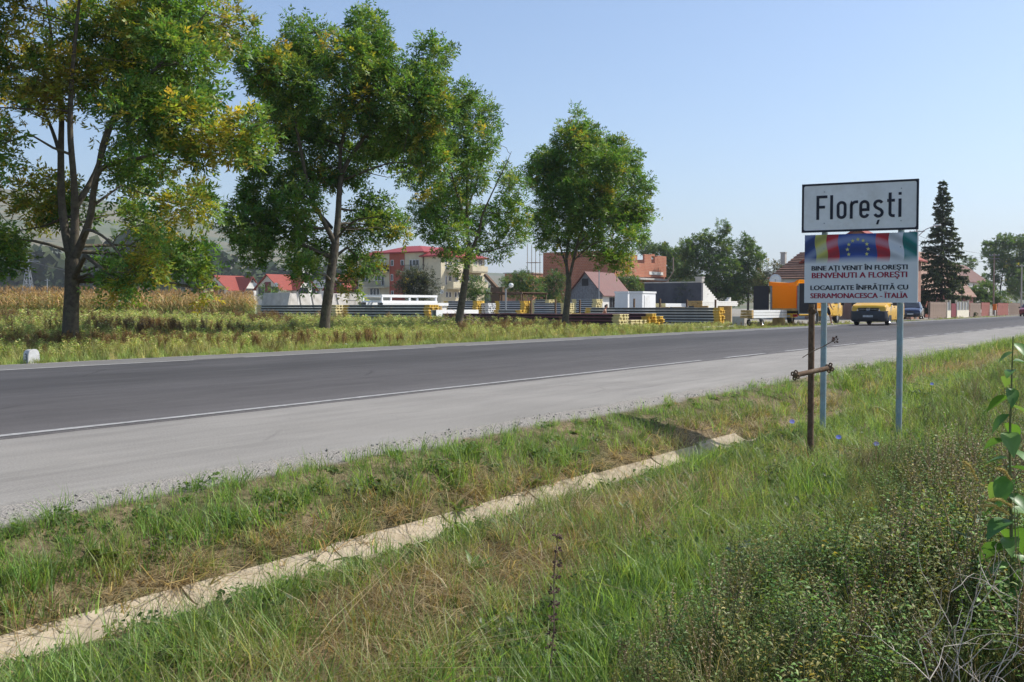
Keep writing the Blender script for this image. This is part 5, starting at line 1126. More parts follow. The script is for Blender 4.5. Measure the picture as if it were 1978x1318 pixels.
cb = loft(cst).build('cab', M['vyellow'], tr, (0, tW / 2, 0), smooth=True)
for s in (-1, 1):
    pane(cb, cst, [(7.0, 1.3), (8.3, 1.3), (8.0, 2.05), (7.0, 2.05)], s, 'cab_window'); pane(cb, cst, [(5.4, 1.3), (6.8, 1.3), (6.8, 2.05), (5.4, 2.05)], s, 'cab_window'); MB().box((8.35, s * (tW * .5 + .2), 1.4), (.1, .2, .4)).build('cab_mirror', M['black'], cb)
    pane(cb, cst, [(6.88, .55), (6.9, .55), (6.9, 1.38), (6.88, 1.38)], s, 'door_gap', 'black', .004); pane(cb, cst, [(6.95, 1.1), (7.2, 1.1), (7.2, 1.14), (6.95, 1.14)], s, 'door_handle', 'black', .02)
MB().bb((.2, .02, zfl - .4), (2.7, .06, zfl - .16)).build('side_skirt', M['vyellow'], tr)
# the beams waiting behind it, on a block and a wheeled dolly
lb = empty('beam_load', (52.9, Yat(1453, 52.9), 0), 0, 'white beams with brown ends lying on a dolly behind the truck', 'beam load'); yld = Yat(1430, 52.9) - Yat(1453, 52.9); zl0 = at(1441, 615, x=52.9).z
LL = 5.75; hh = .135
for r in range(3):
    for c in range(3):
        w_ = yld / 3; z_ = zl0 + r * (hh + .02); mb = MB()
        vs = [(x_, y_, z_ + q) for x_ in (rnd.uniform(-.06, .06), .25, LL) for (y_, q) in ((c * w_ + .01, 0), ((c + 1) * w_ - .01, 0), ((c + 1) * w_ - .01, hh), (c * w_ + .01, hh))]
        mb.add(vs, [(0,1,2,3), (0,1,5,4), (1,2,6,5), (2,3,7,6), (3,0,4,7)], 1); mb.add(vs, [(4,5,9,8), (5,6,10,9), (6,7,11,10), (7,4,8,11), (8,9,10,11)], 0); mb.build('beam', [M['boxwhite'], M['timber']], lb)
MB().bb((LL - .6, 0, -.1), (LL - .35, yld, zl0 - .002)).build('support_block', M['timber'], lb)
dl = empty('beam_dolly', (54.3, Yat(1453, 52.9), -.08), 0, 'small two-wheeled dolly propping the white beams behind the truck', 'dolly'); zz = zl0 + .078
MB().bb((-.08, -.1, zz - .06), (.08, yld + .1, zz)).bar((0, .05, .2), (-.12, .05, zz - .06), .05).bar((0, yld - .05, .2), (-.12, yld - .05, zz - .06), .05).bar((.4, .05, .1), (0, .05, zz - .06), .05).bar((0, 0, .2), (0, yld, .2), .05).build('frame', M['steel'], dl)
for yy in (-.05, yld + .05): wheel(dl, 0, yy, .2, .1)

# ------------------------------------------------------------------ people
M['skin'] = mat('skin', (0.52, 0.29, 0.19), 0.6, var=0.06, scale=8); M['navy'] = mat('navy_cloth', (0.025, 0.028, 0.045), 0.9, var=0.2, scale=10); M['hair'] = mat('dark_hair', (0.02, 0.015, 0.012), 0.8, var=0.2)
def skin_mesh(name, joints, edges, rads, m_, parent, root=0, sub=2):
    me = bpy.data.meshes.new(name); me.from_pydata(joints, edges, []); me.materials.append(m_); o = link(name, me, parent)
    md = o.modifiers.new('skin', 'SKIN'); md.use_smooth_shade = True
    if not me.skin_vertices: return o
    for i, r in enumerate(rads): me.skin_vertices[0].data[i].radius = r if hasattr(r, '__len__') else (r, r); me.skin_vertices[0].data[i].use_root = (i == root)
    sb = o.modifiers.new('sub', 'SUBSURF'); sb.levels = sub; sb.render_levels = sub; return o
def person(label, loc, rz, J, shoes=True, shorts_col='navy'):
    """J: joint name -> position; facing +x"""
    e = empty('person', loc, rz, label, 'person')
    names = ['pelvis', 'belly', 'chest', 'neck', 'jaw', 'head', 'crown', 'ls', 'le', 'lw', 'lh', 'rs', 're', 'rw', 'rh', 'lhip', 'lk', 'la', 'lt', 'rhip', 'rk', 'ra', 'rt']
    rad = dict(pelvis=(.14, .11), belly=(.135, .1), chest=(.15, .11), neck=.055, jaw=.068, head=(.085, .1), crown=(.06, .075), ls=.062, le=.045, lw=.032, lh=(.042, .026), rs=.062, re=.045, rw=.032, rh=(.042, .026), lhip=.09, lk=.06, la=.04, lt=.035, rhip=.09, rk=.06, ra=.04, rt=.035)
    ed = [('pelvis','belly'),('belly','chest'),('chest','neck'),('neck','jaw'),('jaw','head'),('head','crown'),('chest','ls'),('ls','le'),('le','lw'),('lw','lh'),('chest','rs'),('rs','re'),('re','rw'),('rw','rh'),('pelvis','lhip'),('lhip','lk'),('lk','la'),('la','lt'),('pelvis','rhip'),('rhip','rk'),('rk','ra'),('ra','rt')]
    joints = [J[n] for n in names]; edges = [(names.index(a), names.index(b)) for a, b in ed]; rads = [rad[n] for n in names]
    # five fingers on each hand, rooted in the palm
    for s in 'lr':
        h = Vector(J[s + 'h']); w = Vector(J[s + 'w']); d = (h - w).normalized(); sd = d.orthogonal().normalized(); nn = d.cross(sd)
        for k in range(5):
            off = (k - 2) * .02; i0 = len(joints); th_ = k == 0
            joints += [tuple(h + sd * off + d * (.0 if th_ else .02)), tuple(h + sd * off * 1.3 + d * (.025 if th_ else .06 + .006 * (2 - abs(k - 2.5)))), tuple(h + sd * off * 1.3 + d * (.045 if th_ else .085 + .008 * (2 - abs(k - 2.5))) + nn * .02)]
            rads += [.011, .009, .007]; edges += [(names.index(s + 'h'), i0), (i0, i0 + 1), (i0 + 1, i0 + 2)]
    body = skin_mesh('body', joints, edges, rads, M['skin'], e)
    hd = Vector(J['head']); fw = Vector((1, 0, 0)); cr = Vector(J['crown']); ax = (cr - Vector(J['jaw'])).normalized(); fw = (fw - ax * fw.dot(ax)).normalized(); sd = ax.cross(fw)
    hr = MB(); n = 10; vs = []
    for i in range(6):
        t = math.pi * .5 * i / 5
        for k in range(n):
            a = 2 * math.pi * k / n; back = -math.cos(a) * .5 + .5; rr_ = math.cos(t) * (.098 + .012 * back); dz = math.sin(t) * .1 - (.07 * back if i == 0 else 0)
            vs.append(hd + fw * (math.cos(a) * rr_ - .012) + sd * math.sin(a) * rr_ * .85 + ax * (dz + .03))
    hr.add(vs, [(i*n+k, i*n+(k+1) % n, (i+1)*n+(k+1) % n, (i+1)*n+k) for i in range(5) for k in range(n)]); hr.build('hair', M['hair'], e, smooth='all')
    f = MB(); f.tube([hd + fw * .08 + ax * .005, hd + fw * .115 - ax * .025, hd + fw * .085 - ax * .035], [.012, .016, .01], 6); f.build('nose', M['skin'], e, smooth='all')
    for s in (-1, 1): MB().box(hd + fw * .09 + sd * s * .035 + ax * .012, (.015, .022, .012)).build('eye', M['hair'], e); MB().tube([hd + sd * s * .085 + ax * .025, hd + sd * s * .1, hd + sd * s * .087 - ax * .03], [.012, .018, .01], 6).build('ear', M['skin'], e, smooth='all')
    MB().box(hd + fw * .083 - ax * .062, (.02, .045, .012)).build('mouth', M['redwood'], e)
    L = lambda a, b, u: tuple(Vector(J[a]).lerp(Vector(J[b]), u))
    sj = [J['pelvis'], L('pelvis', 'belly', .45), J['lhip'], L('lhip', 'lk', .55), L('lhip', 'lk', .85), J['rhip'], L('rhip', 'rk', .55), L('rhip', 'rk', .85)]
    skin_mesh('shorts', sj, [(0,1),(0,2),(2,3),(3,4),(0,5),(5,6),(6,7)], [(.155,.125),(.145,.115),.108,.1,.098,.108,.1,.098], M[shorts_col], e)
    bl = MB(); bl.lathe([(.152, -.02), (.158, 0), (.152, .03)], Vector(L('pelvis', 'belly', .55)), 14); bl.build('waistband', M['white'], e, smooth='all')
    for s in 'lr':
        a = Vector(J[s + 'a']); t_ = Vector(J[s + 't']); d = (t_ - a); d.z *= .3; d.normalize()
        skin_mesh('shoe', [tuple(a - d * .05 + Vector((0, 0, -.045))), tuple(a + d * .06 + Vector((0, 0, -.05))), tuple(a + d * .17 + Vector((0, 0, -.062)))], [(0, 1), (1, 2)], [(.045, .042), (.048, .042), (.04, .028)], M['white'], e, 1)
    return e
wp = at(1596, 628, z=0.0)
person('shirtless person in dark shorts and white shoes walking beside the truck', (wp.x, wp.y, 0.0), R(-20),
    dict(pelvis=(0, 0, .95), belly=(.01, 0, 1.1), chest=(.03, 0, 1.32), neck=(.05, 0, 1.48), jaw=(.075, 0, 1.55), head=(.08, 0, 1.63), crown=(.075, 0, 1.7), ls=(.03, .19, 1.4), le=(-.06, .25, 1.13), lw=(.06, .26, .9), lh=(.09, .26, .83), rs=(.03, -.19, 1.4), re=(.0, -.26, 1.12), rw=(.16, -.25, .95), rh=(.21, -.25, .91),
         lhip=(0, .09, .9), lk=(-.02, .1, .49), la=(-.2, .1, .12), lt=(-.1, .1, .05), rhip=(.01, -.09, .9), rk=(.2, -.1, .5), ra=(.34, -.1, .11), rt=(.46, -.1, .1)))
sp_ = at(1165, 606, x=58.3)
seat = empty('timber_block', (58.3, sp_.y, -.2), 0, 'low block of stacked timber under the sitting person', 'timber block')
for r in range(3):
    for c in range(3): MB().bb((-.45 + c * .31, -.6, r * .15), (-.15 + c * .31, .6, r * .15 + .145)).build('plank', M['timber'], seat)
person('shirtless person with dark hair sitting behind the wine-red stack', (58.3, sp_.y, -.2), R(-50),
    dict(pelvis=(0, 0, .57), belly=(.03, 0, .72), chest=(.1, 0, .93), neck=(.16, 0, 1.09), jaw=(.19, 0, 1.16), head=(.2, 0, 1.24), crown=(.195, 0, 1.31), ls=(.1, .19, 1.0), le=(.2, .24, .76), lw=(.42, .2, .66), lh=(.5, .18, .64), rs=(.1, -.19, 1.0), re=(.18, -.25, .76), rw=(.4, -.2, .68), rh=(.48, -.18, .66),
         lhip=(.05, .1, .55), lk=(.47, .14, .55), la=(.5, .14, .1), lt=(.62, .14, .05), rhip=(.05, -.1, .55), rk=(.47, -.14, .55), ra=(.52, -.14, .1), rt=(.64, -.14, .05)))
# ------------------------------------------------------------------ the town sign
def ribbon(mb, pts, w, closed=False, m=0):
    """a flat stroke of width w along pts in the x-z plane (y given by each point)"""
    P = [Vector((p[0], 0, p[1])) for p in pts]; n = len(P); Lf = []; Rt = []
    for i in range(n):
        a = P[(i - 1) % n] if closed or i > 0 else P[i]; b = P[(i + 1) % n] if closed or i < n - 1 else P[i]
        d1 = (P[i] - a).normalized() if (P[i] - a).length > 1e-9 else (b - P[i]).normalized(); d2 = (b - P[i]).normalized() if (b - P[i]).length > 1e-9 else d1
        n1 = Vector((-d1.z, 0, d1.x)); n2 = Vector((-d2.z, 0, d2.x)); k = (n1 + n2); k = k / max(k.length, 1e-6); s = w / 2 / max(.35, k.dot(n1))
        Lf.append(P[i] + k * s); Rt.append(P[i] - k * s)
    m_ = n if closed else n - 1
    mb.add(Lf + Rt, [(i, (i + 1) % n, n + (i + 1) % n, n + i) for i in range(m_)], m)
def arc(cx, cz, rx, rz, a0, a1, n=10): return [(cx + rx * math.cos(R(a0 + (a1 - a0) * k / n)), cz + rz * math.sin(R(a0 + (a1 - a0) * k / n))) for k in range(n + 1)]
SM = Vector((10.33, 2.773, float(gz(10.33, 2.773)))); SZ = SM.z
M['postpaint'] = mat('blue_grey_post_paint', (0.27, 0.36, 0.385), 0.5, 0.2, 0.15, 10, dirt=(0.36, 0.36, 0.34)); M['signwhite'] = mat('sign_white', (0.78, 0.79, 0.78), 0.5, var=0.05, scale=3, dirt=(.62, .61, .57)); M['signblack'] = mat('sign_black', (0.02, 0.022, 0.035), 0.6, var=0.2, scale=12); M['signred'] = mat('sign_red', (0.33, 0.012, 0.05), 0.6, var=0.1); M['star'] = mat('star_yellow', (0.62, 0.6, 0.2), 0.6, var=0.05)
sg = empty('town_sign', SM, R(-81), 'white town name sign above a flag-topped welcome board on two posts', 'sign')
Z_ = lambda z: z - SZ
for s_, zb in ((-.36, -.5), (.375, -.55)): MB().cyl((s_, .045, Z_(zb)), (s_, .045, Z_(2.24)), .031, 14).build('post', M['postpaint'], sg, smooth=True)
x0, x1, z0, z1 = -.581, .533, Z_(1.774), Z_(2.264)
pn = MB().bb((x0, -.008, z0), (x1, .008, z1)).build('name_panel', M['signwhite'], sg)
def rrect(a, b, c, d, r, n=5): return arc(b - r, d - r, r, r, 0, 90, n) + arc(a + r, d - r, r, r, 90, 180, n) + arc(a + r, c + r, r, r, 180, 270, n) + arc(b - r, c + r, r, r, 270, 360, n)
inn = rrect(x0 + .017, x1 - .017, z0 + .017, z1 - .017, .018); out = []
for k, p in enumerate(inn):  # black border from the panel edge to a rounded inner line
    q = [(x1, z1), (x0, z1), (x0, z0), (x1, z0)][k // 6]; out.append(q)
mb = MB(); n = len(inn); V_ = [(p[0], -.0105, p[1]) for p in inn] + [(p[0], -.0105, p[1]) for p in out]
for i in range(n):
    j = (i + 1) % n
    mb.add(V_, [(i, j, n + j, n + i)] if out[i] != out[j] else [(i, j, n + i)])
mb.build('border', M['signblack'], pn); MB().bb((x0 - .004, -.009, z0 - .004), (x1 + .004, .012, z0 - .0005)).bb((x0 - .004, -.009, z1 + .0005), (x1 + .004, .012, z1 + .004)).bb((x0 - .004, -.009, z0), (x0 - .0005, .012, z1)).bb((x1 + .0005, -.009, z0), (x1 + .004, .012, z1)).build('edge_trim', M['signblack'], pn)
bz = z0 + .124; cap = .246; xh = .182; sw = .0285; lt = []
X = lambda v: x0 + v
def letter(strokes):
    mb = MB()
    for i, st in enumerate(strokes): ribbon(mb, [(X(p[0]), bz + p[1]) for p in st[0]], sw if len(st) < 3 else st[2], st[1])
    o = mb.build('letter', M['signblack'], pn, (0, -.0112, 0), fix=False)
h = sw / 2
letter([([(.142 + h, 0), (.142 + h, cap)], False), ([(.142 + sw, cap - h), (.25, cap - h)], False), ([(.142 + sw, cap * .52), (.228, cap * .52)], False)])
letter([([(.2915, 0), (.2915, cap)], False)])
def stadium(cx, w, hgt, z=0): rr_ = (w - sw) / 2; return arc(cx, hgt - rr_ - h + z, rr_, rr_, 0, 180) + arc(cx, rr_ + h + z, rr_, rr_, 180, 360)
letter([(stadium(.39, .097, xh), True)])
letter([([(.47 + h, 0), (.47 + h, xh - .04), (.47 + h, xh - .038)] + arc(.47 + h + .045, xh - .06, .045, .06 - h, 180, 90, 8)[1:] + [(.549, xh - h)], False)])
rr_ = (.098 - sw) / 2; cx = .61
letter([([(cx - rr_, xh * .47), (cx + rr_, xh * .47)] + arc(cx, xh - rr_ - h, rr_, rr_, 0, 180) + arc(cx, rr_ + h, rr_, rr_, 180, 345, 10), False)])
cx = .7435; rs = .036
letter([(arc(cx, xh - rs - h, rs, rs, 25, 200, 9) + [(cx - rs * .55, xh * .56), (cx + rs * .55, xh * .44)] + arc(cx, rs + h, rs, rs, 20, -160, 9), False)])
mb = MB(); mb.add([(X(.735), 0, bz - .022), (X(.757), 0, bz - .02), (X(.742), 0, bz - .068), (X(.722), 0, bz - .064)], [(0, 1, 2, 3)]); mb.build('letter_comma', M['signblack'], pn, (0, -.0112, 0), fix=False)
letter([([(.852, cap), (.852, .04)] + arc(.852 + .03, .04, .03, .04 - h, 180, 270, 6)[1:] + [(.897, h)], False), ([(.825, xh - h), (.852 - h - .0005, xh - h)], False), ([(.852 + h + .0005, xh - h), (.897, xh - h)], False)])
letter([([(.9445, 0), (.9445, xh)], False), ([(.9445, cap - .027), (.9445, cap)], False)])
for s_ in (-.36, .375):
    for zz in (1.86, 2.18, 1.2, 1.6): MB().bb((s_ - .045, .012, Z_(zz) - .02), (s_ + .045, .08, Z_(zz) + .02)).build('clamp', M['galv'], sg); MB().cyl((s_ + .0, -.0145, Z_(zz)), (s_ + .0, -.0105, Z_(zz)), .006, 8).build('bolt', M['galv'], sg)
# welcome board
y0, y1, q0, q1 = -.552, .527, Z_(1.046), Z_(1.744)
t = NT('flag_print'); v = t.coord('Object'); sp = t.new('ShaderNodeSeparateXYZ'); t.l(v, sp.inputs[0])
u = t.math('MULTIPLY', t.math('SUBTRACT', sp.outputs['X'], y0), 1 / (y1 - y0)); vv = t.math('MULTIPLY', t.math('SUBTRACT', q1, sp.outputs['Z']), 1 / (q1 - q0))
u = t.math('ADD', u, t.math('MULTIPLY', t.math('SINE', t.math('MULTIPLY', vv, 15)), .009))
cr = t.new('ShaderNodeValToRGB'); cr.color_ramp.interpolation = 'CONSTANT'; e_ = cr.color_ramp.elements
cs = [(0, (.02, .05, .2)), (.1, (.5, .48, .1)), (.205, (.5, .012, .025)), (.31, (.02, .06, .3)), (.645, (.5, .012, .025)), (.76, (.66, .68, .72)), (.88, (.0, .17, .15))]
e_[0].position = 0; e_[0].color = (*cs[0][1], 1); e_[1].position = cs[1][0]; e_[1].color = (*cs[1][1], 1)
for p, c in cs[2:]: z = e_.new(p); z.color = (*c, 1)
t.l(u, cr.inputs[0])
fold = t.math('SINE', t.math('ADD', t.math('MULTIPLY', vv, 21), t.math('MULTIPLY', t.math('MULTIPLY', t.math('SUBTRACT', u, .48), t.math('SUBTRACT', u, .48)), -26)))
c = t.mix(t.math('MULTIPLY', t.math('MAXIMUM', fold, 0.0), .32), cr.outputs[0], (.5, .6, .75)); c = t.mix(t.math('MULTIPLY', t.math('MAXIMUM', t.math('MULTIPLY', fold, -1.0), 0.0), .4), c, (.01, .012, .03))
c = t.mix(t.ramp(vv, [(.33, (0, 0, 0)), (.43, (1, 1, 1))]), c, (.7, .72, .73))
t.base(c); t.set(Roughness=.45); M['flag'] = t.m
wb = MB().bb((y0, -.01, q0), (y1, .01, q1)).build('welcome_panel', M['flag'], sg); MB().bb((y1 + .0005, -.012, q0), (y1 + .012, .014, q1)).build('edge_trim', M['boxwhite'], wb)
BW_, BH = y1 - y0, q1 - q0
for k in range(12):
    a = R(90 - 30 * k); cx = y0 + BW_ * .484 + .1 * math.cos(a); cz = q1 - BH * .225 + .1 * math.sin(a)
    if k in (5, 6, 7): continue
    MB().add([(cx + (.021 if i % 2 == 0 else .009) * math.sin(R(36 * i)), 0, cz + (.021 if i % 2 == 0 else .009) * math.cos(R(36 * i))) for i in range(10)] + [(cx, 0, cz)], [(i, (i + 1) % 10, 10) for i in range(10)]).build('star', M['star'], wb, (0, -.0125, 0), fix=False)
def text_mesh(body, width, caph, mat_, bold=.02):
    cu = bpy.data.curves.new('lettering', 'FONT'); cu.body = body; cu.size = 1; cu.offset = bold; cu.resolution_u = 3; o = bpy.data.objects.new('lettering', cu); COL.objects.link(o)
    dg = bpy.context.evaluated_depsgraph_get(); me = bpy.data.meshes.new_from_object(o.evaluated_get(dg)); COL.objects.unlink(o); bpy.data.objects.remove(o)
    co = np.zeros(len(me.vertices) * 3, np.float32); me.vertices.foreach_get('co', co); co = co.reshape(-1, 3)
    w = co[:, 0].max() - co[:, 0].min(); out = np.zeros_like(co); out[:, 0] = (co[:, 0] - co[:, 0].min()) * width / w; out[:, 2] = co[:, 1] * caph / .73
    me.vertices.foreach_set('co', out.ravel()); me.materials.clear(); me.materials.append(mat_); me.update(); return me
for (txt, xa, xb, vb, cp_, mm) in (('BINE AŢI VENIT ÎN FLOREŞTI', .0736, .992, .525, .05, 'signblack'), ('BENVENUTI A FLOREŞTI', .0765, .989, .637, .059, 'signred'), ('LOCALITATE ÎNFRĂŢITĂ CU', .064, 1.0, .812, .05, 'signblack'), ('SERRAMONACESCA - ÏTALÏA', .064, .997, .932, .054, 'signred')):
    tm = text_mesh(txt, xb - xa, cp_, M[mm], 0.0); lo = tag(link('lettering', tm, wb, (y0 + xa, -.0125, q1 - BH * vb)), kind='stuff')
    bo = bmesh.new(); bo.from_mesh(tm)          # heavier strokes: the same outline struck twice more, a hair apart
    for dx, dy in ((.0028, -.0003), (-.0028, -.0006)):
        ex = bmesh.ops.duplicate(bo, geom=[f for f in bo.faces if f.index >= 0][:len(tm.polygons)])
        for v_ in ex['geom']:
            if isinstance(v_, bmesh.types.BMVert): v_.co.x += dx; v_.co.y += dy
    bo.to_mesh(tm); bo.free()

# ------------------------------------------------------------------ rusty pipe cross and its withered rose
cb_ = Vector((8.5065, 2.69, float(gz(8.5065, 2.69)))); crs = empty('memorial_cross', cb_, 0, 'rusty iron pipe cross standing in the weeds before the sign', 'cross')
tp = at(1568, 588, d=dep(cb_)) - cb_; MB().tube([(0, 0, -.1), tp * .5, tp], [.0265, .0265, .026], 12).build('pipe', M['rust'], crs, smooth=True)
MB().cyl(tp + Vector((0, 0, -.075)), tp + Vector((0, 0, -.045)), .034, 12).lathe([(.018, -.01), (.028, 0), (.018, .012)], tp + Vector((-.02, -.02, -.06)), 10, axis='X').build('collar', M['rust'], crs, smooth=True)
al = at(1537, 725, d=8.32) - cb_; ar = at(1602, 711, d=8.55) - cb_; MB().tube([al, ar], .021, 12).build('arm', M['rust'], crs, smooth=True)
dv = (ar - al).normalized(); sv = dv.cross(UPV).normalized(); uv = sv.cross(dv)
for c_, s_ in ((al, -1), (ar, 1)):
    mb = MB(); o_ = c_ + dv * s_ * .004
    for k in range(4):
        a = R(45 + 90 * k) + .4; p = o_ + (sv * math.cos(a) + uv * math.sin(a)) * .028
        ring = [p + (sv * math.cos(R(40 * j)) + uv * math.sin(R(40 * j))) * .015 + dv * rnd.uniform(-.004, .004) for j in range(10)]; mb.tube(ring, .0065, 6)
    mb.tube([o_ - dv * s_ * .012, o_ + dv * s_ * .008], .024, 10); mb.build('trefoil_end', M['rust'], crs, smooth='all')
for k, (u_) in enumerate((.18, .3, .42, .66)): MB().tube([Vector((.027 * math.cos(a_ * .7), .027 * math.sin(a_ * .7), tp.z * u_ + .01 * a_)) for a_ in range(10)], .003, 4).build('wire_wrap', M['rust'], crs)
ra = at(1550, 691, d=8.3); rb = at(1606, 660, d=8.3); rc = at(1614, 656, d=8.3)
rose = empty('withered_rose', ra, 0, 'dry withered rose stuck slantwise behind the rusty cross', 'flower'); L3 = lambda p: p - ra
M['dryrose'] = mat('withered_petal', (0.075, 0.04, 0.03), 0.9, var=.4, scale=60); M['drystem'] = mat('dry_stem', (0.16, 0.11, 0.075), 0.9, var=.3, scale=30)
MB().tube([(0, 0, 0), L3(ra.lerp(rb, .35)) + Vector((0, 0, .006)), L3(ra.lerp(rb, .7)) - Vector((0, 0, .004)), L3(rc)], [.0035, .0045, .004, .004], 6).tube([L3(ra.lerp(rb, .78)), L3(ra.lerp(rb, .85)) + Vector((.01, 0, -.025))], .002, 4).build('stem', M['drystem'], rose)
for k in range(14):
    d = Vector((rnd.gauss(0, 1), rnd.gauss(0, 1), rnd.gauss(0, 1))).normalized(); s_ = d.orthogonal().normalized(); c_ = L3(rc) + d * .012
    MB().add([c_ - s_ * .004, c_ + s_ * .004, c_ + d * .014 + s_ * .013, c_ + d * .024 + s_.cross(d) * .008, c_ + d * .014 - s_ * .013], [(0, 1, 2, 3, 4)]).build('petal', M['dryrose'], rose, fix=False)
# ------------------------------------------------------------------ milestone
mp = at(66, 703, z=-.03); ms = empty('milestone', (mp.x, mp.y, -.06), R(0), 'small whitewashed milestone with a rounded top at the far road edge', 'milestone')
mb = MB(); pf = [(-.1, 0), (.1, 0), (.092, .2), (.08, .25), (.05, .28), (0, .29), (-.05, .28), (-.08, .25), (-.092, .2)]
M['stonewhite'] = mat('whitewashed_stone', (0.62, 0.62, 0.6), 0.9, var=.1, scale=12, bump=.3, dirt=(.4, .38, .34)); mb.prism(pf, (0, 0, 0), (1, 0, 0), (0, 0, 1), (0, .2, 0)); mb.build('stone', M['stonewhite'], ms, smooth=True, bevel=.012)
mb = MB(); ribbon(mb, arc(0, .185, .03, .028, 150, -80, 8) + arc(0, .125, .034, .032, 80, -150, 8), .014); o = mb.build('numeral', M['signblack'], ms, (-.103, .1, 0), fix=False); o.rotation_euler = (0, 0, R(-90)); MB().bb((-.13, -.05, -.05), (.13, .25, .02)).build('foot', M['stonewhite'], ms)

# ------------------------------------------------------------------ fences, gate, poles and wires along the street
FY = 20.6
def fence(label, p0, p1, pt, mat_, posts=True, w=.1, gap=.03, name='picket_fence', group='picket fences along the street', y_=FY, plinth=None):
    xa, xb = Xat(p0, y_), Xat(p1, y_); e = empty(name, (xa, y_, -.1), 0, label, 'fence', group); H = at(p0, pt, y=y_).z + .1; me = MB().prism([(0, 0), (w, 0), (w, H - .08), (w / 2, H), (0, H - .08)], (0, 0, 0), (1, 0, 0), (0, 0, 1), (0, .025, 0)).mesh('picket', M[mat_]); n = int((xb - xa) / (w + gap))
    for k in range(n): link('picket', me, e, (k * (w + gap) + rnd.uniform(-.008, .008), rnd.uniform(0, .006), .06 + rnd.uniform(-.03, .03)))
    for zz in (.35, H - .35): MB().bb((0, .032, zz), (xb - xa, .08, zz + .08)).build('rail', M[mat_], e)
    for k in range(int((xb - xa) / 2.5) + 1): MB().bb((k * 2.5, .082, 0), (k * 2.5 + .1, .18, H)).build('post', M[mat_], e)
fence('weathered wooden picket fence just right of the blue car', 1797, 1828, 584, 'fencewood'); fence('faded brown picket fence right of the cream gateposts', 1874, 1895, 586, 'fencewood')
fence('dull red board fence behind the small bush', 1896, 1912, 585, 'pinkwood', gap=.008); fence('red board fence right of the orange post box', 1927, 1948, 586, 'pinkwood', gap=.012); fence('grey-brown slatted fence at the far end of the street', 1949, 1985, 586, 'fencewood', w=.16, gap=.12)
M['gatecream'] = mat('cream_gate_paint', (0.72, 0.66, 0.52), 0.7, var=.05)
def gate_panel(label, p0, p1, pt, ns):
    xa, xb = Xat(p0, FY - .1), Xat(p1, FY - .1); W_ = xb - xa; H = at(p0, pt, y=FY - .1).z + .1; e = empty('gate_panel', (xa, FY - .1, -.1), 0, label, 'gate', 'cream gate sections')
    MB().bb((0, 0, 0), (W_, .25, H * .45)).build('base_wall', M['gatecream'], e)
    for k in range(ns + 1): MB().bb((W_ * k / ns - (.1 if k else 0), .02, H * .45), (W_ * k / ns + (.1 if k < ns else 0), .22, H + (.12 if k in (0, ns) else 0))).build('post', M['gatecream'], e)
    for k in range(ns): MB().bb((W_ * k / ns + .1, .1, H * .45), (W_ * (k + 1) / ns - .1, .13, H - .1)).build('infill_board', M['greyboard'], e)
gate_panel('narrow cream gate pillar beside the weathered fence', 1830, 1837, 582, 1); gate_panel('wide cream gate section with upright posts and boards', 1849, 1872, 582, 4)
xa, xb = Xat(1838, FY), Xat(1848, FY); e = empty('garden_gate', (xa, FY, -.1), 0, 'dark red garden gate between the cream gateposts', 'gate')
for k in range(8): MB().bb(((xb - xa) * k / 8, 0, .08), ((xb - xa) * (k + 1) / 8 - .02, .03, 1.5)).build('plank', M['redwood'], e)
MB().bb((.02, .035, .4), (xb - xa - .05, .07, .5)).bb((.02, .035, 1.1), (xb - xa - .05, .07, 1.2)).build('rail', M['redwood'], e); MB().bb((xb - xa - .25, -.05, .85), (xb - xa - .1, -.001, .9)).build('handle', M['steel'], e)
pb = at(1921, 610, y=FY - .5); e = empty('post_box', (pb.x, pb.y, -.1), 0, 'orange-red post box on a stand in front of the fence', 'post box'); MB().bb((-.22, -.2, .75), (.22, .2, 1.5)).build('box', M['orange'], e, bevel=.04); MB().tube([(0, 0, 0), (0, 0, .75)], .05, 8).build('stand', M['steel'], e); MB().bb((-.15, -.215, 1.28), (.15, -.201, 1.32)).build('slot', M['black'], e)
def pole(label, px, y_, pt, r, mat_, wood=False, arms=1, lamp=None):
    p = at(px, 594, y=y_); H = at(px, pt, y=y_).z + .1; e = empty('utility_pole', (p.x, p.y, -.1), 0, label, 'pole', 'poles along the street'); MB().tube([(0, 0, 0), (0, 0, H)], [r, r * .65], 10).build('shaft', M[mat_], e, smooth=True)
    for k in range(arms): MB().bb((-.05, -.7, H - .35 - .5 * k), (.05, .7, H - .27 - .5 * k)).build('cross_arm', M['steel'], e)
    for yy in (-.6, -.2, .2, .6): MB().lathe([(.03, 0), (.05, .05), (.03, .12), (.01, .14)], (0, yy, H - .27), 8).build('insulator', M['white'], e)
    if lamp:
        q = lamp - Vector((p.x, p.y, -.1)); MB().tube([(0, 0, q.z - .9), q * .5 + Vector((0, 0, q.z * .5 - .25)), q], .035, 6).build('lamp_arm', M['steel'], e); d = q.xy.normalized().to_3d(); MB().bar(q - d * .1, q + d * .75, .28, .16).build('lamp_head', M['white'], e, bevel=.05)
    return Vector((p.x, p.y, H - .1))
lp = at(1806, 436, y=20); P1 = pole('lamp pole behind the sign edge carrying the street lamp', 1769, 22, 441, .13, 'concrete', lamp=lp)
P2 = pole('dark wooden pole in front of the brown roof', 1919, 24, 489, .13, 'fencewood', arms=2); P3 = pole('pale concrete pole at the end of the picket fence', 1972.5, 19.6, 510, .12, 'concrete')
M['cable'] = mat('black_cable', (0.03, 0.03, 0.035), 0.6, var=.1)
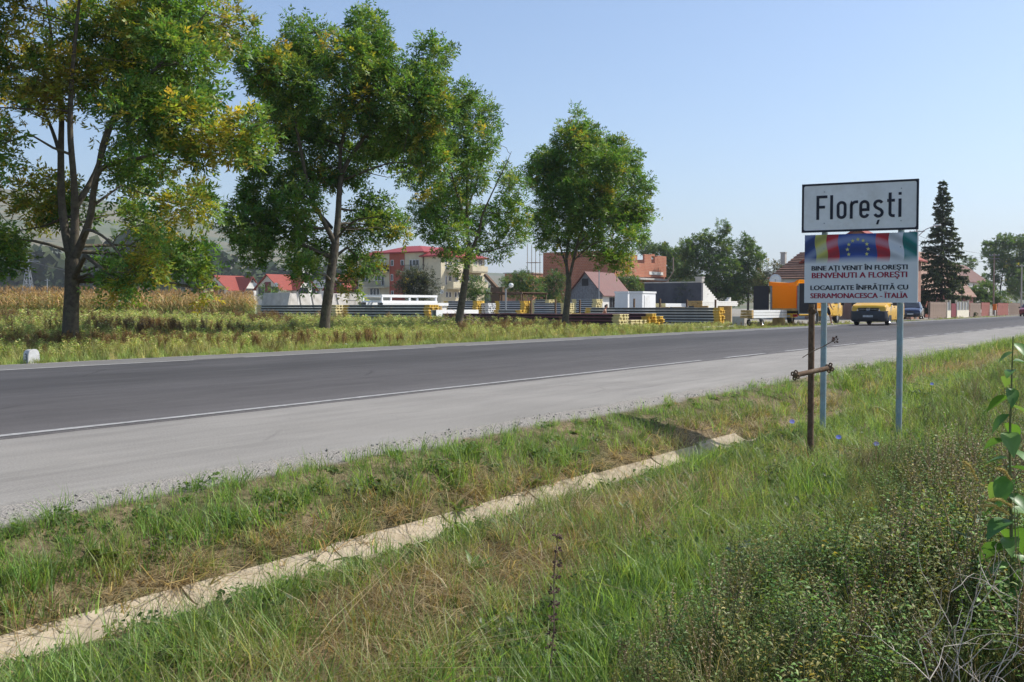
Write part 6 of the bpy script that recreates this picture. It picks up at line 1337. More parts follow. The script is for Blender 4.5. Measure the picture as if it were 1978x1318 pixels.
def wire(label, a, b, sag, r=.016):
    a = Vector(a); b = Vector(b); pts = [a.lerp(b, k / 14) - Vector((0, 0, sag * 4 * (k / 14) * (1 - k / 14))) for k in range(15)]; o = MB().tube([p - a for p in pts], r, 4, caps=False).build('overhead_cable', M['cable'], None, a, fix=False); tag(o, label, 'cable', 'overhead cables of the street')
for k, dz in enumerate((-.1, -.55, -1.0)): wire('overhead cable from the lamp pole to the wooden pole, %s' % ('topmost', 'middle one', 'lowest')[k], P1 + Vector((0, .2, dz - .4)), P2 + Vector((0, .2, dz)), .5 + .2 * k)
for k, dz in enumerate((-.1, -3.4)): wire('sagging cable between the wooden pole and the pale concrete pole, %s' % ('upper one', 'lower one')[k], P2 + Vector((0, -.2, dz)), P3 + Vector((0, .2, dz * .8)), .7)
# pylons far behind the maize
def pylon(label, px, pt, d, wpx):
    p = at(px, 594, d=d); s = d / FPX; H = (594 - pt) * s + 1; w = wpx * s / 2; e = empty('pylon', (p.x, p.y, -.3), TH, label, 'pylon', 'lattice pylons beyond the maize'); mb = MB(); r = max(.12, .42 * s); lev = [0, .2, .38, .54, .68, .8, .9, 1.0]
    hw = lambda u: w * (1 - .86 * min(1, u / .8))
    for sx in (-1, 1):
        for sy in (-1, 1): mb.tube([(sx * hw(u), sy * hw(u), H * u) for u in lev], r, 4, caps=False)
    for a, b in zip(lev, lev[1:]):
        for i in range(4):
            c = [(-1, -1), (1, -1), (1, 1), (-1, 1)]; A, B = c[i], c[(i + 1) % 4]; mb.bar((A[0] * hw(a), A[1] * hw(a), H * a), (B[0] * hw(b), B[1] * hw(b), H * b), r); mb.bar((B[0] * hw(a), B[1] * hw(a), H * a), (A[0] * hw(b), A[1] * hw(b), H * b), r)
    mb.build('lattice', M['galv'], e, fix=False)
    for u, L_ in ((.72, 1.5), (.84, 1.9), (.95, 1.2)): MB().bar((0, -w * L_, H * u), (0, w * L_, H * u), r * 1.2).bar((0, -w * L_, H * u), (0, 0, H * (u + .04)), r * .8).bar((0, w * L_, H * u), (0, 0, H * (u + .04)), r * .8).build('cross_arm', M['galv'], e, fix=False)
    return Vector((p.x, p.y, H * .84))
T1 = pylon('grey lattice pylon rising from the maize left of the first tree', 55, 486, 430, 24); T2 = pylon('far lattice pylon above the red roofs', 399, 458, 820, 22)
wire('power line strung between the two lattice pylons', T1, T2, 14, .12); wire('power line running left from the nearer pylon', T1 + Vector((0, 0, -4)), T1 + Vector((-180, 240, 2)), 9, .08)
p = at(92, 594, d=470); e = empty('power_pole', (p.x, p.y, -.3), 0, 'slim pole beside the nearer lattice pylon', 'pole'); MB().tube([(0, 0, 0), (0, 0, at(92, 538, d=470).z)], .22, 6).build('shaft', M['galv'], e); MB().bb((-.1, -2, at(92, 541, d=470).z), (.1, 2, at(92, 540, d=470).z)).build('cross_arm', M['galv'], e)
# ------------------------------------------------------------------ grass, weeds, maize (masses nobody could count)
def gn_scatter(name, label, cat, srcs, pos, rot, scl, idx, dry, kind='stuff'):
    """one object whose points each carry one of the source meshes"""
    c = bpy.data.collections.new(name + '_sources')
    for i, me in enumerate(srcs): o = bpy.data.objects.new('%s_source_%03d' % (name, i), me); c.objects.link(o)
    me = bpy.data.meshes.new(name); n = len(pos); me.vertices.add(n); me.vertices.foreach_set('co', np.asarray(pos, np.float32).ravel())
    for nm, ty, arr, key in (('rot', 'FLOAT_VECTOR', rot, 'vector'), ('scl', 'FLOAT', scl, 'value'), ('pick', 'INT', idx, 'value'), ('dry', 'FLOAT', dry, 'value')):
        a = me.attributes.new(nm, ty, 'POINT'); a.data.foreach_set(key, np.asarray(arr, np.int32 if ty == 'INT' else np.float32).ravel())
    o = link(name, me); tag(o, label, cat, kind=kind)
    ng = bpy.data.node_groups.new(name + '_scatter', 'GeometryNodeTree'); ng.interface.new_socket('Geometry', in_out='INPUT', socket_type='NodeSocketGeometry'); ng.interface.new_socket('Geometry', in_out='OUTPUT', socket_type='NodeSocketGeometry')
    N = ng.nodes; gi = N.new('NodeGroupInput'); go = N.new('NodeGroupOutput'); ip = N.new('GeometryNodeInstanceOnPoints'); ci = N.new('GeometryNodeCollectionInfo'); ci.inputs['Collection'].default_value = c; ci.inputs['Separate Children'].default_value = True; ci.inputs['Reset Children'].default_value = True
    ip.inputs['Pick Instance'].default_value = True; lk = ng.links.new
    def na(nm, ty): q = N.new('GeometryNodeInputNamedAttribute'); q.data_type = ty; q.inputs['Name'].default_value = nm; return next(s for s in q.outputs if s.enabled and s.name == 'Attribute')
    m2p = N.new('GeometryNodeMeshToPoints'); lk(gi.outputs[0], m2p.inputs[0]); lk(m2p.outputs[0], ip.inputs['Points']); lk(ci.outputs[0], ip.inputs['Instance']); lk(na('pick', 'INT'), ip.inputs['Instance Index'])
    er = N.new('FunctionNodeEulerToRotation'); lk(na('rot', 'FLOAT_VECTOR'), er.inputs[0]); lk(er.outputs[0], ip.inputs['Rotation']); lk(na('scl', 'FLOAT'), ip.inputs['Scale']); lk(ip.outputs[0], go.inputs[0])
    md = o.modifiers.new('scatter', 'NODES'); md.node_group = ng; return o

def merge_scatter(name, label, cat, parts, pos, rot, scl, idx, dry, mat_='leaf'):
    """the same for dense grass, as one real mesh (quicker to trace): parts = [(verts, faces, colours)]"""
    VV = []; FF = []; CC = []; o = 0; DR = np.array([[.20, .135, .06], [.34, .25, .12], [.46, .37, .21]])
    for i, (v, f, c) in enumerate(parts):
        k = np.where(idx == i)[0]
        if not len(k): continue
        a, b, cz = rot[k, 0], rot[k, 1], rot[k, 2]; ca, sa, cb, sb, cc_, ss = np.cos(a), np.sin(a), np.cos(b), np.sin(b), np.cos(cz), np.sin(cz); m = len(k)
        Mx = np.zeros((m, 3, 3)); Mx[:, 0, 0] = cc_ * cb; Mx[:, 0, 1] = cc_ * sb * sa - ss * ca; Mx[:, 0, 2] = cc_ * sb * ca + ss * sa; Mx[:, 1, 0] = ss * cb; Mx[:, 1, 1] = ss * sb * sa + cc_ * ca; Mx[:, 1, 2] = ss * sb * ca - cc_ * sa; Mx[:, 2, 0] = -sb; Mx[:, 2, 1] = cb * sa; Mx[:, 2, 2] = cb * ca
        V = np.einsum('mij,nj->mni', Mx, v) * scl[k][:, None, None] + pos[k][:, None, :]; t_ = g.random((m, 1, 1)); dc = DR[g.integers(0, 3, m)][:, None, :]
        col = (c[None] * (1 - dry[k][:, None, None]) + dc * dry[k][:, None, None]) * (.68 + .7 * t_); VV.append(V.reshape(-1, 3)); CC.append(col.reshape(-1, 3)); FF.append((f[None] + (np.arange(m) * len(v))[:, None, None]).reshape(-1, f.shape[1]) + o); o += m * len(v)
    ob = link(name, np_mesh(name, np.concatenate(VV), np.concatenate(FF), M[mat_], np.clip(np.concatenate(CC), .003, 1))); tag(ob, label, cat, kind='stuff'); return ob

def blades(g, n, spread, h0, h1, w, lean, col, colv=.25, curve=.5, tipdry=0.3, lev=(0, .4, .75, 1.0)):
    """grass blades as tapering curved strips"""
    a = g.random(n) * 6.283; r = spread * np.sqrt(g.random(n)); b = np.stack([r * np.cos(a), r * np.sin(a), np.zeros(n)], 1)
    h = h0 + (h1 - h0) * g.random(n); da = g.random(n) * 6.283; d = np.stack([np.cos(da), np.sin(da), np.zeros(n)], 1); ln = lean * (0.3 + g.random(n)); sd = np.stack([-np.sin(da + g.normal(0, .6, n)), np.cos(da), np.zeros(n)], 1)
    V = []; C = []; base = np.asarray(col)[g.integers(0, len(col), n)] * (1 + g.normal(0, colv, (n, 1)))
    for k, u in enumerate(lev):
        p = b + d * (h * ln * (u ** 1.7))[:, None] * (1 + curve) + np.array([0, 0, 1.0]) * (h * (u - .35 * ln * u * u * curve * 1.4))[:, None]; ww = (w * (1 - u * .93) * (0.7 + .6 * g.random(n)))[:, None]
        cc = base * (1 - tipdry * u) + np.array([.3, .25, .12]) * tipdry * u * .7
        V.append(np.stack([p - sd * ww, p + sd * ww], 1)); C.append(np.stack([cc, cc], 1))
    V = np.stack(V, 1); C = np.clip(np.stack(C, 1), .004, 1); q_ = len(lev); i = np.arange(n)[:, None] * 2 * q_; F = np.concatenate([np.stack([i[:, 0] + 2 * k, i[:, 0] + 2 * k + 1, i[:, 0] + 2 * k + 3, i[:, 0] + 2 * k + 2], 1) for k in range(q_ - 1)])
    return V.reshape(-1, 3), F, C.reshape(-1, 3)
def leaves(g, P, D, L, W, col, fold=.15, droop=.4):
    """broad leaves: from points P along D"""
    n = len(P); D = D / (np.linalg.norm(D, axis=1)[:, None] + 1e-9); S = np.cross(D, np.array([0, 0, 1.0]) + g.normal(0, .3, D.shape)); S /= np.linalg.norm(S, axis=1)[:, None] + 1e-9; Nn = np.cross(S, D)
    L = L * (.7 + .6 * g.random((n, 1))); W = W * (.75 + .5 * g.random((n, 1))); dn = np.array([0, 0, -1.0]) * L * droop
    q = [P, P + D * L * .4 + S * W * .5 + Nn * W * fold, P + D * L * .4 - Nn * W * .05, P + D * L * .4 - S * W * .5 + Nn * W * fold, P + D * L * .78 + S * W * .32 + dn * .45, P + D * L * .78 + dn * .5, P + D * L * .78 - S * W * .32 + dn * .45, P + D * L * 1.0 + dn]
    V = np.stack(q, 1).reshape(-1, 3); b = np.arange(n)[:, None] * 8; F = np.concatenate([b + np.array([[0, 1, 2, 2]]) * 1, ], 0) if False else np.concatenate([np.stack([b[:, 0] + i for i in f], 1) for f in ((0, 1, 4, 2), (0, 2, 6, 3), (2, 4, 7, 5), (2, 5, 7, 6))])
    c = np.asarray(col)[g.integers(0, len(col), n)] * (1 + g.normal(0, .2, (n, 1))); return V, F, np.repeat(np.clip(c, .004, 1), 8, 0)
def join(*parts):
    V = []; F = []; C = []; o = 0
    for v, f, c in parts: V.append(v); F.append(f + o); C.append(c); o += len(v)
    return np.concatenate(V), np.concatenate(F), np.concatenate(C)
def stemtube(pts, r, col):
    mb = MB(); mb.tube(pts, r, 4, caps=False); return np.array(mb.v), np.array(mb.f), np.tile(np.asarray(col, float), (len(mb.v), 1))
def mk(name, parts, mat_='blade'): v, f, c = join(*parts) if isinstance(parts, list) else parts; return np_mesh(name, v, f, M[mat_], c)
GG = [(.19, .34, .065), (.155, .31, .065), (.26, .38, .095), (.125, .26, .065)]; DG = [(.4, .31, .16), (.32, .23, .11), (.5, .42, .25), (.24, .16, .08)]
def weed(g, h, n, L, W, col, stem=(.14, .19, .07), br=0):
    parts = []; lean = g.normal(0, .12, 2); tops = []
    def st(p, dvec, hh, m):
        pts = [p + dvec * hh * u + np.array([lean[0], lean[1], 0]) * u * u * hh for u in (0, .35, .7, 1)]; parts.append(stemtube(pts, [.003, .0026, .002, .001], stem))
        u = np.linspace(.12, 1, m) ** .85; P = np.stack([np.interp(u, [0, .35, .7, 1], [q[c] for q in pts]) for c in range(3)], 1); a = np.arange(m) * 2.4 + g.random() * 6; D = np.stack([np.cos(a), np.sin(a), .35 + g.normal(0, .25, m)], 1); parts.append(leaves(g, P, D, L, W, col))
    st(np.zeros(3), np.array([0, 0, 1.0]), h, n)
    for k in range(br): a = g.random() * 6.28; st(np.array([0, 0, h * (.15 + .4 * g.random())]), np.array([math.cos(a) * .33, math.sin(a) * .33, .92]), h * .6, max(4, n // 2))
    return parts
g = np.random.default_rng(99)
src = []; L3_ = (0, .5, 1)
for k in range(5): src.append(blades(g, 17, .065, .1, .2, .003, .5, GG, lev=L3_))                     # 0-4 green
for k in range(3): src.append(blades(g, 17, .065, .03, .08, .0032, .7, GG + DG[:1], lev=(0, .55, 1)))     # 5-7 short
for k in range(4): src.append(blades(g, 16, .08, .07, .17, .0024, 1.1, DG, curve=.9, lev=L3_))     # 8-11 straw
for k in range(3): src.append(blades(g, 14, .09, .1, .2, .0027, 2.3, DG, curve=1.4, lev=L3_))        # 12-14 flattened
for k in range(2):                                                                                           # 15-16 broad rosettes
    a = np.arange(11) * 2.4; P = np.zeros((11, 3)); P[:, 2] = .01; D = np.stack([np.cos(a), np.sin(a), .3 + .3 * g.random(11)], 1); src.append((leaves(g, P, D, .11, .035, [(.12, .2, .04), (.1, .17, .04)])))
for k in range(2): src.append((leaves(g, np.concatenate([g.normal(0, .05, (40, 2)), .02 + .07 * g.random((40, 1))], 1), g.normal(0, 1, (40, 3)) * np.array([1, 1, .2]), .03, .024, [(.1, .17, .04), (.075, .14, .035)])))  # 17-18
def visible(p, m=170, mr=0):
    d = p - np.array(EYE); z = d @ np.array(FWD); x = d @ np.array(RIGHT) / np.maximum(z, .01) * FPX + 989; y = 659 - d @ np.array(CUP) / np.maximum(z, .01) * FPX
    return (z > 2.1) & (x > -m) & (x < 1978 + m + mr) & (y < 1318 + m * .9) & (y > -50)
def sample(n, x0, x1, y0, y1, dens, mr=0):
    """rejection-sample ground points by a density 0..1"""
    x = x0 + (x1 - x0) * g.random(n); y = y0 + (y1 - y0) * g.random(n); k = g.random(n) < dens(x, y); x, y = x[k], y[k]; p = np.stack([x, y, gz(x, y)], 1); return p[visible(p, 170, mr)]
def rad(p): return np.hypot(p[:, 0], p[:, 1])
yb = lambda x: 1.55 + .15 * (x - 3.5) + (fbm(x * .9, x * 0 + 2, 55) - .5) * .9          # edge of the tall weeds
def dryness(x, y):
    d = fbm(x * .9, y * 1.3, 61) * 1.3 - .34
    d = d + .9 * np.exp(-((x - 3.5) / 1.3) ** 2 - ((y - 2.85) / .42) ** 2) + .55 * np.exp(-((x - 6.3) / 1.6) ** 2 - ((y - 2.95) / .3) ** 2)
    d = d - .25 * (y > 4.12) - .12 * (y < 3.5)
    d = d + .6 * np.exp(-((y - 4.06) / .1) ** 2) + .3 * np.exp(-((y - 4.25) / .2) ** 2) * (fbm(x * 1.5, y * 0, 71) > .5) - .5 * np.exp(-((y - 4.5) / .18) ** 2)
    d = d - .6 * np.exp(-((x - 4.2) / 1.2) ** 2 - ((y - 2.1) / .35) ** 2) - .35 * np.exp(-((y - 3.38) / .14) ** 2)
    return np.clip(d, 0, 1)
inch = lambda y: (y > CH_Y - .135) & (y < CH_Y + .14)
def dens_near(x, y):
    r = np.hypot(x, y); return np.clip((4.4 / r), 0, 1) ** 1.35 * np.where(inch(y), np.where((x > 9.6) & ((x < 10.9) | (x > 12.4)), .7, 0.03), 1) * np.where(y > 4.66 + (fbm(x * 2, y * 0, 12) - .5) * .2, .03, 1)
p = np.concatenate([sample(52000, .3, 22, -.8, 4.8, dens_near), sample(42000, 22, 75, -.5, 4.8, lambda x, y: np.where(inch(y), .0, 1) * np.where(y > 4.58, .05, 1) * np.clip(34 / np.hypot(x, y), 0, 1) * .55)])
dr = dryness(p[:, 0], p[:, 1]); u = g.random(len(p)); lip = np.exp(-((p[:, 1] - 3.5) / .16) ** 2)
pick = np.where(u < dr * .8, np.where(g.random(len(p)) < .72, g.integers(8, 12, len(p)), g.integers(12, 15, len(p))), np.where(g.random(len(p)) < .16, g.integers(5, 8, len(p)), g.integers(0, 5, len(p))))
pick = np.where((lip > .55) & (p[:, 1] < 3.62) & (g.random(len(p)) < .72), g.integers(5, 8, len(p)), pick); br = g.random(len(p)); pick = np.where((br < .03) & (dr < .5), g.integers(15, 17, len(p)), np.where((br < .1) & (dr < .4), g.integers(17, 19, len(p)), pick))
r = rad(p); s = (.6 + .75 * g.random(len(p))) * (1 - .35 * lip) * np.clip(.82 + r / 60, .8, 1.5) * np.where(p[:, 1] > 4.0, 1.0 - .38 * sstep(4.15, 4.45, p[:, 1]), 1) * (.8 + .5 * fbm(p[:, 0] * .8, p[:, 1] * 1.2, 83))
s = np.where(r > 15, s * 1.25, s)
tilt = np.stack([g.normal(0, .16, len(p)), g.normal(0, .16, len(p)), g.random(len(p)) * 6.283], 1)
merge_scatter('grass', 'mixed green and straw-coloured grass on the near roadside bank', 'grass', src, p - np.array([0, 0, .008]), tilt, s, pick, np.clip(dr * 1.0 * g.random(len(p)) ** 2, 0, .8))
# loose stones by the asphalt
stn = []
for k in range(4):
    bm = bmesh.new(); bmesh.ops.create_icosphere(bm, subdivisions=1, radius=.012)
    for v_ in bm.verts: v_.co *= 1 + rnd.uniform(-.35, .35); v_.co.z *= .6
    me = bpy.data.meshes.new('pebble'); bm.to_mesh(me); bm.free(); me.materials.append(M['stone']); stn.append(me)
q = sample(16000, .5, 26, 4.5, 5.12, lambda x, y: np.exp(-((y - 4.84 - (fbm(x * 1.3, y * 0, 22) - .5) * .16) / .085) ** 2) * .6 * np.clip(6 / x, .2, 1)); q[:, 2] = np.where(q[:, 1] > 4.95, .004, q[:, 2] + .003)
gn_scatter('gravel', 'loose grey gravel along the near edge of the asphalt', 'gravel', stn, q, g.random((len(q), 3)) * 6, .2 + .75 * g.random(len(q)) ** 2.5, g.integers(0, 4, len(q)), np.zeros(len(q)))

# tall weeds on the right
WG = [(.115, .23, .045), (.09, .19, .042), (.15, .26, .06), (.19, .24, .07)]; WB = [(.3, .23, .14), (.22, .17, .1), (.38, .31, .2)]; WY = [(.34, .29, .06), (.22, .22, .06), (.15, .19, .05)]
ws = []
for k in range(4): ws.append(mk('leafy_weed', weed(g, .45 + .2 * g.random(), 34, .03, .012, WG, br=4)))
for k in range(3): ws.append(mk('yellowing_weed', weed(g, .36 + .18 * g.random(), 28, .03, .012, WY, br=4)))
for k in range(3): ws.append(mk('seeded_weed', weed(g, .55 + .2 * g.random(), 40, .018, .007, WB, (.26, .21, .13), br=5)))
for k in range(3): ws.append(mk('tall_grass', [blades(g, 34, .06, .2, .5, .0034, .42, [(.2, .27, .08), (.14, .24, .06), (.42, .36, .19)], tipdry=.45)]))
q9 = at(1885, 1290, d=3.35)
pw = np.concatenate([sample(31000, 1.2, 9, -3.4, 3.2, lambda x, y: (y < yb(x)) * np.clip(4.6 / np.hypot(x, y), 0, 1) ** 1.1, 900), sample(19000, 9, 40, -6, 3.3, lambda x, y: (y < np.minimum(yb(x), 2.9)) * .7, 600)])
pw = pw[np.hypot(pw[:, 0] - q9.x, pw[:, 1] - q9.y) > .22]
# keep the posts and cross readable: plants thin out right in front of them
uw = fbm(pw[:, 0] * 1.1, pw[:, 1] * 1.1, 91) + g.normal(0, .17, len(pw)) + .05 * sstep(5, 9, pw[:, 0])
ur = g.random(len(pw)) + (uw - .5) * .5; pk = np.where(ur < .34, g.integers(0, 4, len(pw)), np.where(ur < .46, g.integers(4, 7, len(pw)), np.where(ur < .54 + .08 * sstep(5, 9, pw[:, 0]), g.integers(7, 10, len(pw)), g.integers(10, 13, len(pw)))))
edge = np.clip((yb(pw[:, 0]) - pw[:, 1]) / .8, 0, 1); sw_ = (.35 + .6 * g.random(len(pw)) ** 1.5) * (.5 + .6 * edge) * (.7 + .6 * fbm(pw[:, 0] * 1.3, pw[:, 1] * 1.3, 17)) * np.where(rad(pw) > 9, .8, 1)
gn_scatter('weeds', 'thick mass of leafy and seeding weeds on the right', 'weeds', ws, pw, np.stack([g.normal(0, .14, len(pw)), g.normal(0, .14, len(pw)), g.random(len(pw)) * 6.283], 1), sw_, pk, np.clip(g.normal(.03, .16, len(pw)), 0, .7))

# the far verge and the weedy field up to the maize
fs_ = []
FG = [(.25, .4, .085), (.34, .45, .11), (.2, .34, .08)]; FY_ = [(.48, .5, .17), (.56, .53, .24), (.4, .46, .14), (.44, .38, .17)]
for k in range(3): fs_.append(mk('verge_tuft', blades(g, 46, .28, .14, .34, .011, .6, FG, tipdry=.35)))          # 0-2
for k in range(4): fs_.append(mk('field_weed', [blades(g, 56, .34, .35, .85, .012, .4, FY_ if k % 2 else FG + FY_[:1], tipdry=.5)] + weed(g, .75, 20, .12, .045, FG + FY_, br=4)))  # 3-6
for k in range(2): fs_.append(mk('rusty_weed', weed(g, .9, 46, .07, .028, [(.2, .11, .06), (.26, .17, .08), (.15, .12, .05)], (.15, .1, .06), br=8)))  # 7-8
def dfield(x, y):
    yard = (x > 46) & (y > 24); return np.where(yard, 0.04, 1) * np.where(y < 17.15, 0, 1) * np.clip(26 / np.maximum(y, 17), .3, 1)
pf_ = np.concatenate([sample(9000, -14, 48, 17.1, 26, dfield), sample(20000, -14, 52, 24, 72, dfield), sample(2600, 46, 66, 17.2, 25.5, lambda x, y: 1.0 + 0 * x), sample(1800, 66, 130, 17.3, 20.3, lambda x, y: (fbm(x * .2, y * .4, 4) > .5) * .6)])
n = len(pf_); low = sstep(24, 18, pf_[:, 1]); un = fbm(pf_[:, 0] * .18, pf_[:, 1] * .25, 44) + g.normal(0, .1, n)
pk = np.where(g.random(n) < np.clip(low + (pf_[:, 0] > 40) * .5, 0, .85), g.integers(0, 3, n), np.where(un < .62, g.integers(3, 7, n), g.integers(7, 9, n)))
sf = (.4 + .5 * g.random(n)) * np.where((pf_[:, 0] > 42) & (pf_[:, 1] < 27), .6, 1) * np.interp(pf_[:, 1], [17, 18, 24, 30, 60, 70], [.4, .6, .7, 1.05, 1.5, 1.8])
gn_scatter('undergrowth', 'tall yellow-green weeds covering the verge and field across the road', 'weeds', fs_, pf_, np.stack([g.normal(0, .1, n), g.normal(0, .1, n), g.random(n) * 6.283], 1), sf, pk, np.clip(g.normal(.04, .16, n) + .15 * (pf_[:, 1] < 17.9), 0, .8))

# maize
mz = []
for k in range(5):
    h = 2.15 + .3 * g.random(); parts = [stemtube([(0, 0, 0), (.02, .01, h * .5), (.03, -.02, h)], [.016, .013, .006], (.26, .24, .1))]
    m = 13; zz = np.linspace(.25, h * .9, m); a = np.arange(m) * 3.14 + g.normal(0, .5, m); V = []; F = []; C = []
    for j in range(m):
        d = np.array([math.cos(a[j]), math.sin(a[j]), 0]); sd_ = np.array([-d[1], d[0], 0]); L = .75 * (.7 + .4 * g.random()); up = .75 - .3 * g.random(); wd = .042; ty = zz[j] / h + g.normal(0, .12)
        col = np.array([.13, .2, .045]) if ty < .5 else np.array([.25, .25, .07]) if ty < .72 else np.array([.46, .3, .13]); b = len(V)
        for i, u in enumerate((0, .3, .6, 1.0)): pt = np.array([0, 0, zz[j]]) + d * L * (u * .85) + np.array([0, 0, 1]) * L * (up * u - 1.05 * u * u); ww = wd * (1, 1.1, .8, .08)[i]; V += [pt - sd_ * ww, pt + sd_ * ww]; C += [col * (1 + g.normal(0, .12))] * 2
        F += [(b + 2 * i, b + 2 * i + 1, b + 2 * i + 3, b + 2 * i + 2) for i in range(3)]
    parts.append((np.array(V), np.array(F), np.clip(np.array(C), .01, 1))); tv, tf, tc = blades(g, 14, .015, .22, .36, .009, .55, [(.46, .3, .14), (.38, .24, .12)], tipdry=0); tv = tv + np.array([.03, -.02, h - .03]); parts.append((tv, tf, tc)); mz.append(mk('maize', parts))
cx, cy = [], []
for row in range(34):
    y_ = 67.5 + row * .75 * (1 + row * .03); xl, xr = Xat(-280, y_), Xat(488, y_); m = int((xr - xl) / (.24 + row * .008)); x_ = np.linspace(xl, xr, m) + g.normal(0, .06, m); k = g.random(m) > .04; cx.append(x_[k]); cy.append(np.full(k.sum(), y_) + g.normal(0, .06, k.sum()))
cx = np.concatenate(cx); cy = np.concatenate(cy); n = len(cx)
gn_scatter('maize_field', 'ripening maize crop with tan tassels beyond the weedy field', 'maize', mz, np.stack([cx, cy, gz(cx, cy)], 1), np.stack([g.normal(0, .05, n), g.normal(0, .05, n), g.random(n) * 6.283], 1), .86 + .24 * g.random(n), g.integers(0, 5, n), np.clip(g.normal(.1, .15, n), 0, .6))

# ------------------------------------------------------------------ single plants one can pick out in the foreground
M['plainleaf'] = leafmat('plain_leaf', .35, .35, .4)
def one_leaf(L, W, col, n=6):
    """a broad pointed leaf along +x with a folded midrib and a drooping tip"""
    V = []; F = []
    for i in range(n + 1):
        u = i / n; w = W * math.sin(math.pi * min(1, u * .93 + .07) ** .8) * .5 if 0 < i < n else (W * .06 if i == 0 else .0005); x_ = L * u; z_ = L * (.12 * u - .34 * u * u); V += [(x_, -w, z_ + abs(w) * .35), (x_, 0, z_), (x_, w, z_ + abs(w) * .35)]
    for i in range(n): F += [(3*i, 3*i+3, 3*i+4, 3*i+1), (3*i+1, 3*i+4, 3*i+5, 3*i+2)]
    return np_mesh('leaf', V, F, M['plainleaf'], np.tile(np.asarray(col, float), (len(V), 1)), smooth=True)
LV = [one_leaf(.115, .06, c) for c in ((.12, .26, .05), (.09, .2, .05), (.16, .28, .08))]; M['greenstem'] = mat('green_stem', (.14, .16, .06), .6, var=.2, scale=20)
base = at(1948, 1110, d=3.9); base.z = float(gz(base.x, base.y)); top = at(1957, 650, d=3.92)
tw = empty('tall_weed', base, 0, 'tall single-stemmed weed with broad green leaves at the right edge', 'plant'); H = top - base
MB().tube([(0, 0, 0), H * .35 + RIGHT * .012, H * .7 - RIGHT * .006, H], [.008, .007, .005, .002], 6).build('stem', M['greenstem'], tw)
for k in range(34):
    u = .16 + .82 * (k / 33) ** 1.02; o = link('leaf', LV[k % 3], tw, H * u + RIGHT * (.012 * math.sin(u * 7))); s_ = (1.75 - 1.05 * u) * (.8 + .5 * rnd.random()) + (.12 if k < 8 else 0); o.scale = (s_,) * 3; o.rotation_euler = (rnd.uniform(-.3, .3), rnd.uniform(.1, .75), k * 2.6 + rnd.uniform(-.4, .4))
def stalk_plant(name, label, b, tpt, n, col, mesh_fn, cat='plant', group=None, stem='drystem', r=.0035):
    b = Vector(b); b.z = float(gz(b.x, b.y)) - .01; e = empty(name, b, 0, label, cat, group); h_ = Vector(tpt) - b; P = [Vector((0, 0, 0)), h_ * .4 + RIGHT * .008, h_ * .75 - RIGHT * .006, h_]; MB().tube(P, [r, r * .9, r * .7, r * .4], 5).build('stem', M[stem], e); mesh_fn(e, h_); return e
def clusters(e, h_):
    for k in range(9):
        u = .3 + .68 * k / 8; mb = MB(); c = h_ * u
        for j in range(16): d = Vector((rnd.gauss(0, 1), rnd.gauss(0, 1), rnd.gauss(0, .8))).normalized(); s_ = d.orthogonal().normalized(); q_ = c + d * rnd.uniform(.002, .014); mb.add([q_ - s_ * .003, q_ + s_ * .003, q_ + d * .011 + s_ * .004, q_ + d * .011 - s_ * .004], [(0, 1, 2, 3)])
        mb.build('seed_cluster', M['dryrose'], e, fix=False)
DS = 'dry brown seed stalks'
stalk_plant('dry_stalk', 'dry brown seed stalk standing alone in the lower middle of the grass', at(1058, 1330, d=3.6), at(1078, 1030, d=3.75), 9, None, clusters, 'dry stalk', DS)
stalk_plant('dry_stalk', 'short dry brown seed stalk at the bottom edge right of the middle', at(1195, 1318, d=3.7), at(1203, 1240, d=3.75), 9, None, clusters, 'dry stalk', DS)
M['chicory'] = mat('chicory_blue', (.14, .17, .6), .7, var=.1, scale=40)
def chic(e, h_):
    me = MB()
    for j in range(12): a = R(30 * j); me.add([(0, 0, 0), (.02 * math.cos(a - .2), .02 * math.sin(a - .2), .004), (.023 * math.cos(a), .023 * math.sin(a), .004), (.02 * math.cos(a + .2), .02 * math.sin(a + .2), .004)], [(0, 1, 2, 3)])
    o = me.build('flower_head', M['chicory'], e, h_, fix=False); dv = (EYE - (Vector(e.location) + h_)).normalized(); o.rotation_euler = (dv + Vector((0, 0, .9))).to_track_quat('Z', 'Y').to_euler()
    for k in range(4): q_ = link('leaf', LV[1], e, h_ * (.2 + .18 * k)); q_.scale = (.35, .25, .35); q_.rotation_euler = (0, .3, k * 2.5)
for px, py, d, txt in ((1530, 815, 8.3, 'left of the rusty cross'), (1620, 845, 7.9, 'between the sign posts'), (1693, 858, 7.9, 'just left of the right-hand sign post'), (1800, 742, 12.5, 'far off in the dry grass right of the sign')):
    q_ = at(px, py, d=d); stalk_plant('chicory_flower', 'blue chicory flower ' + txt, q_, q_, 0, None, chic, 'flower', 'blue chicory flowers', 'greenstem', .002)
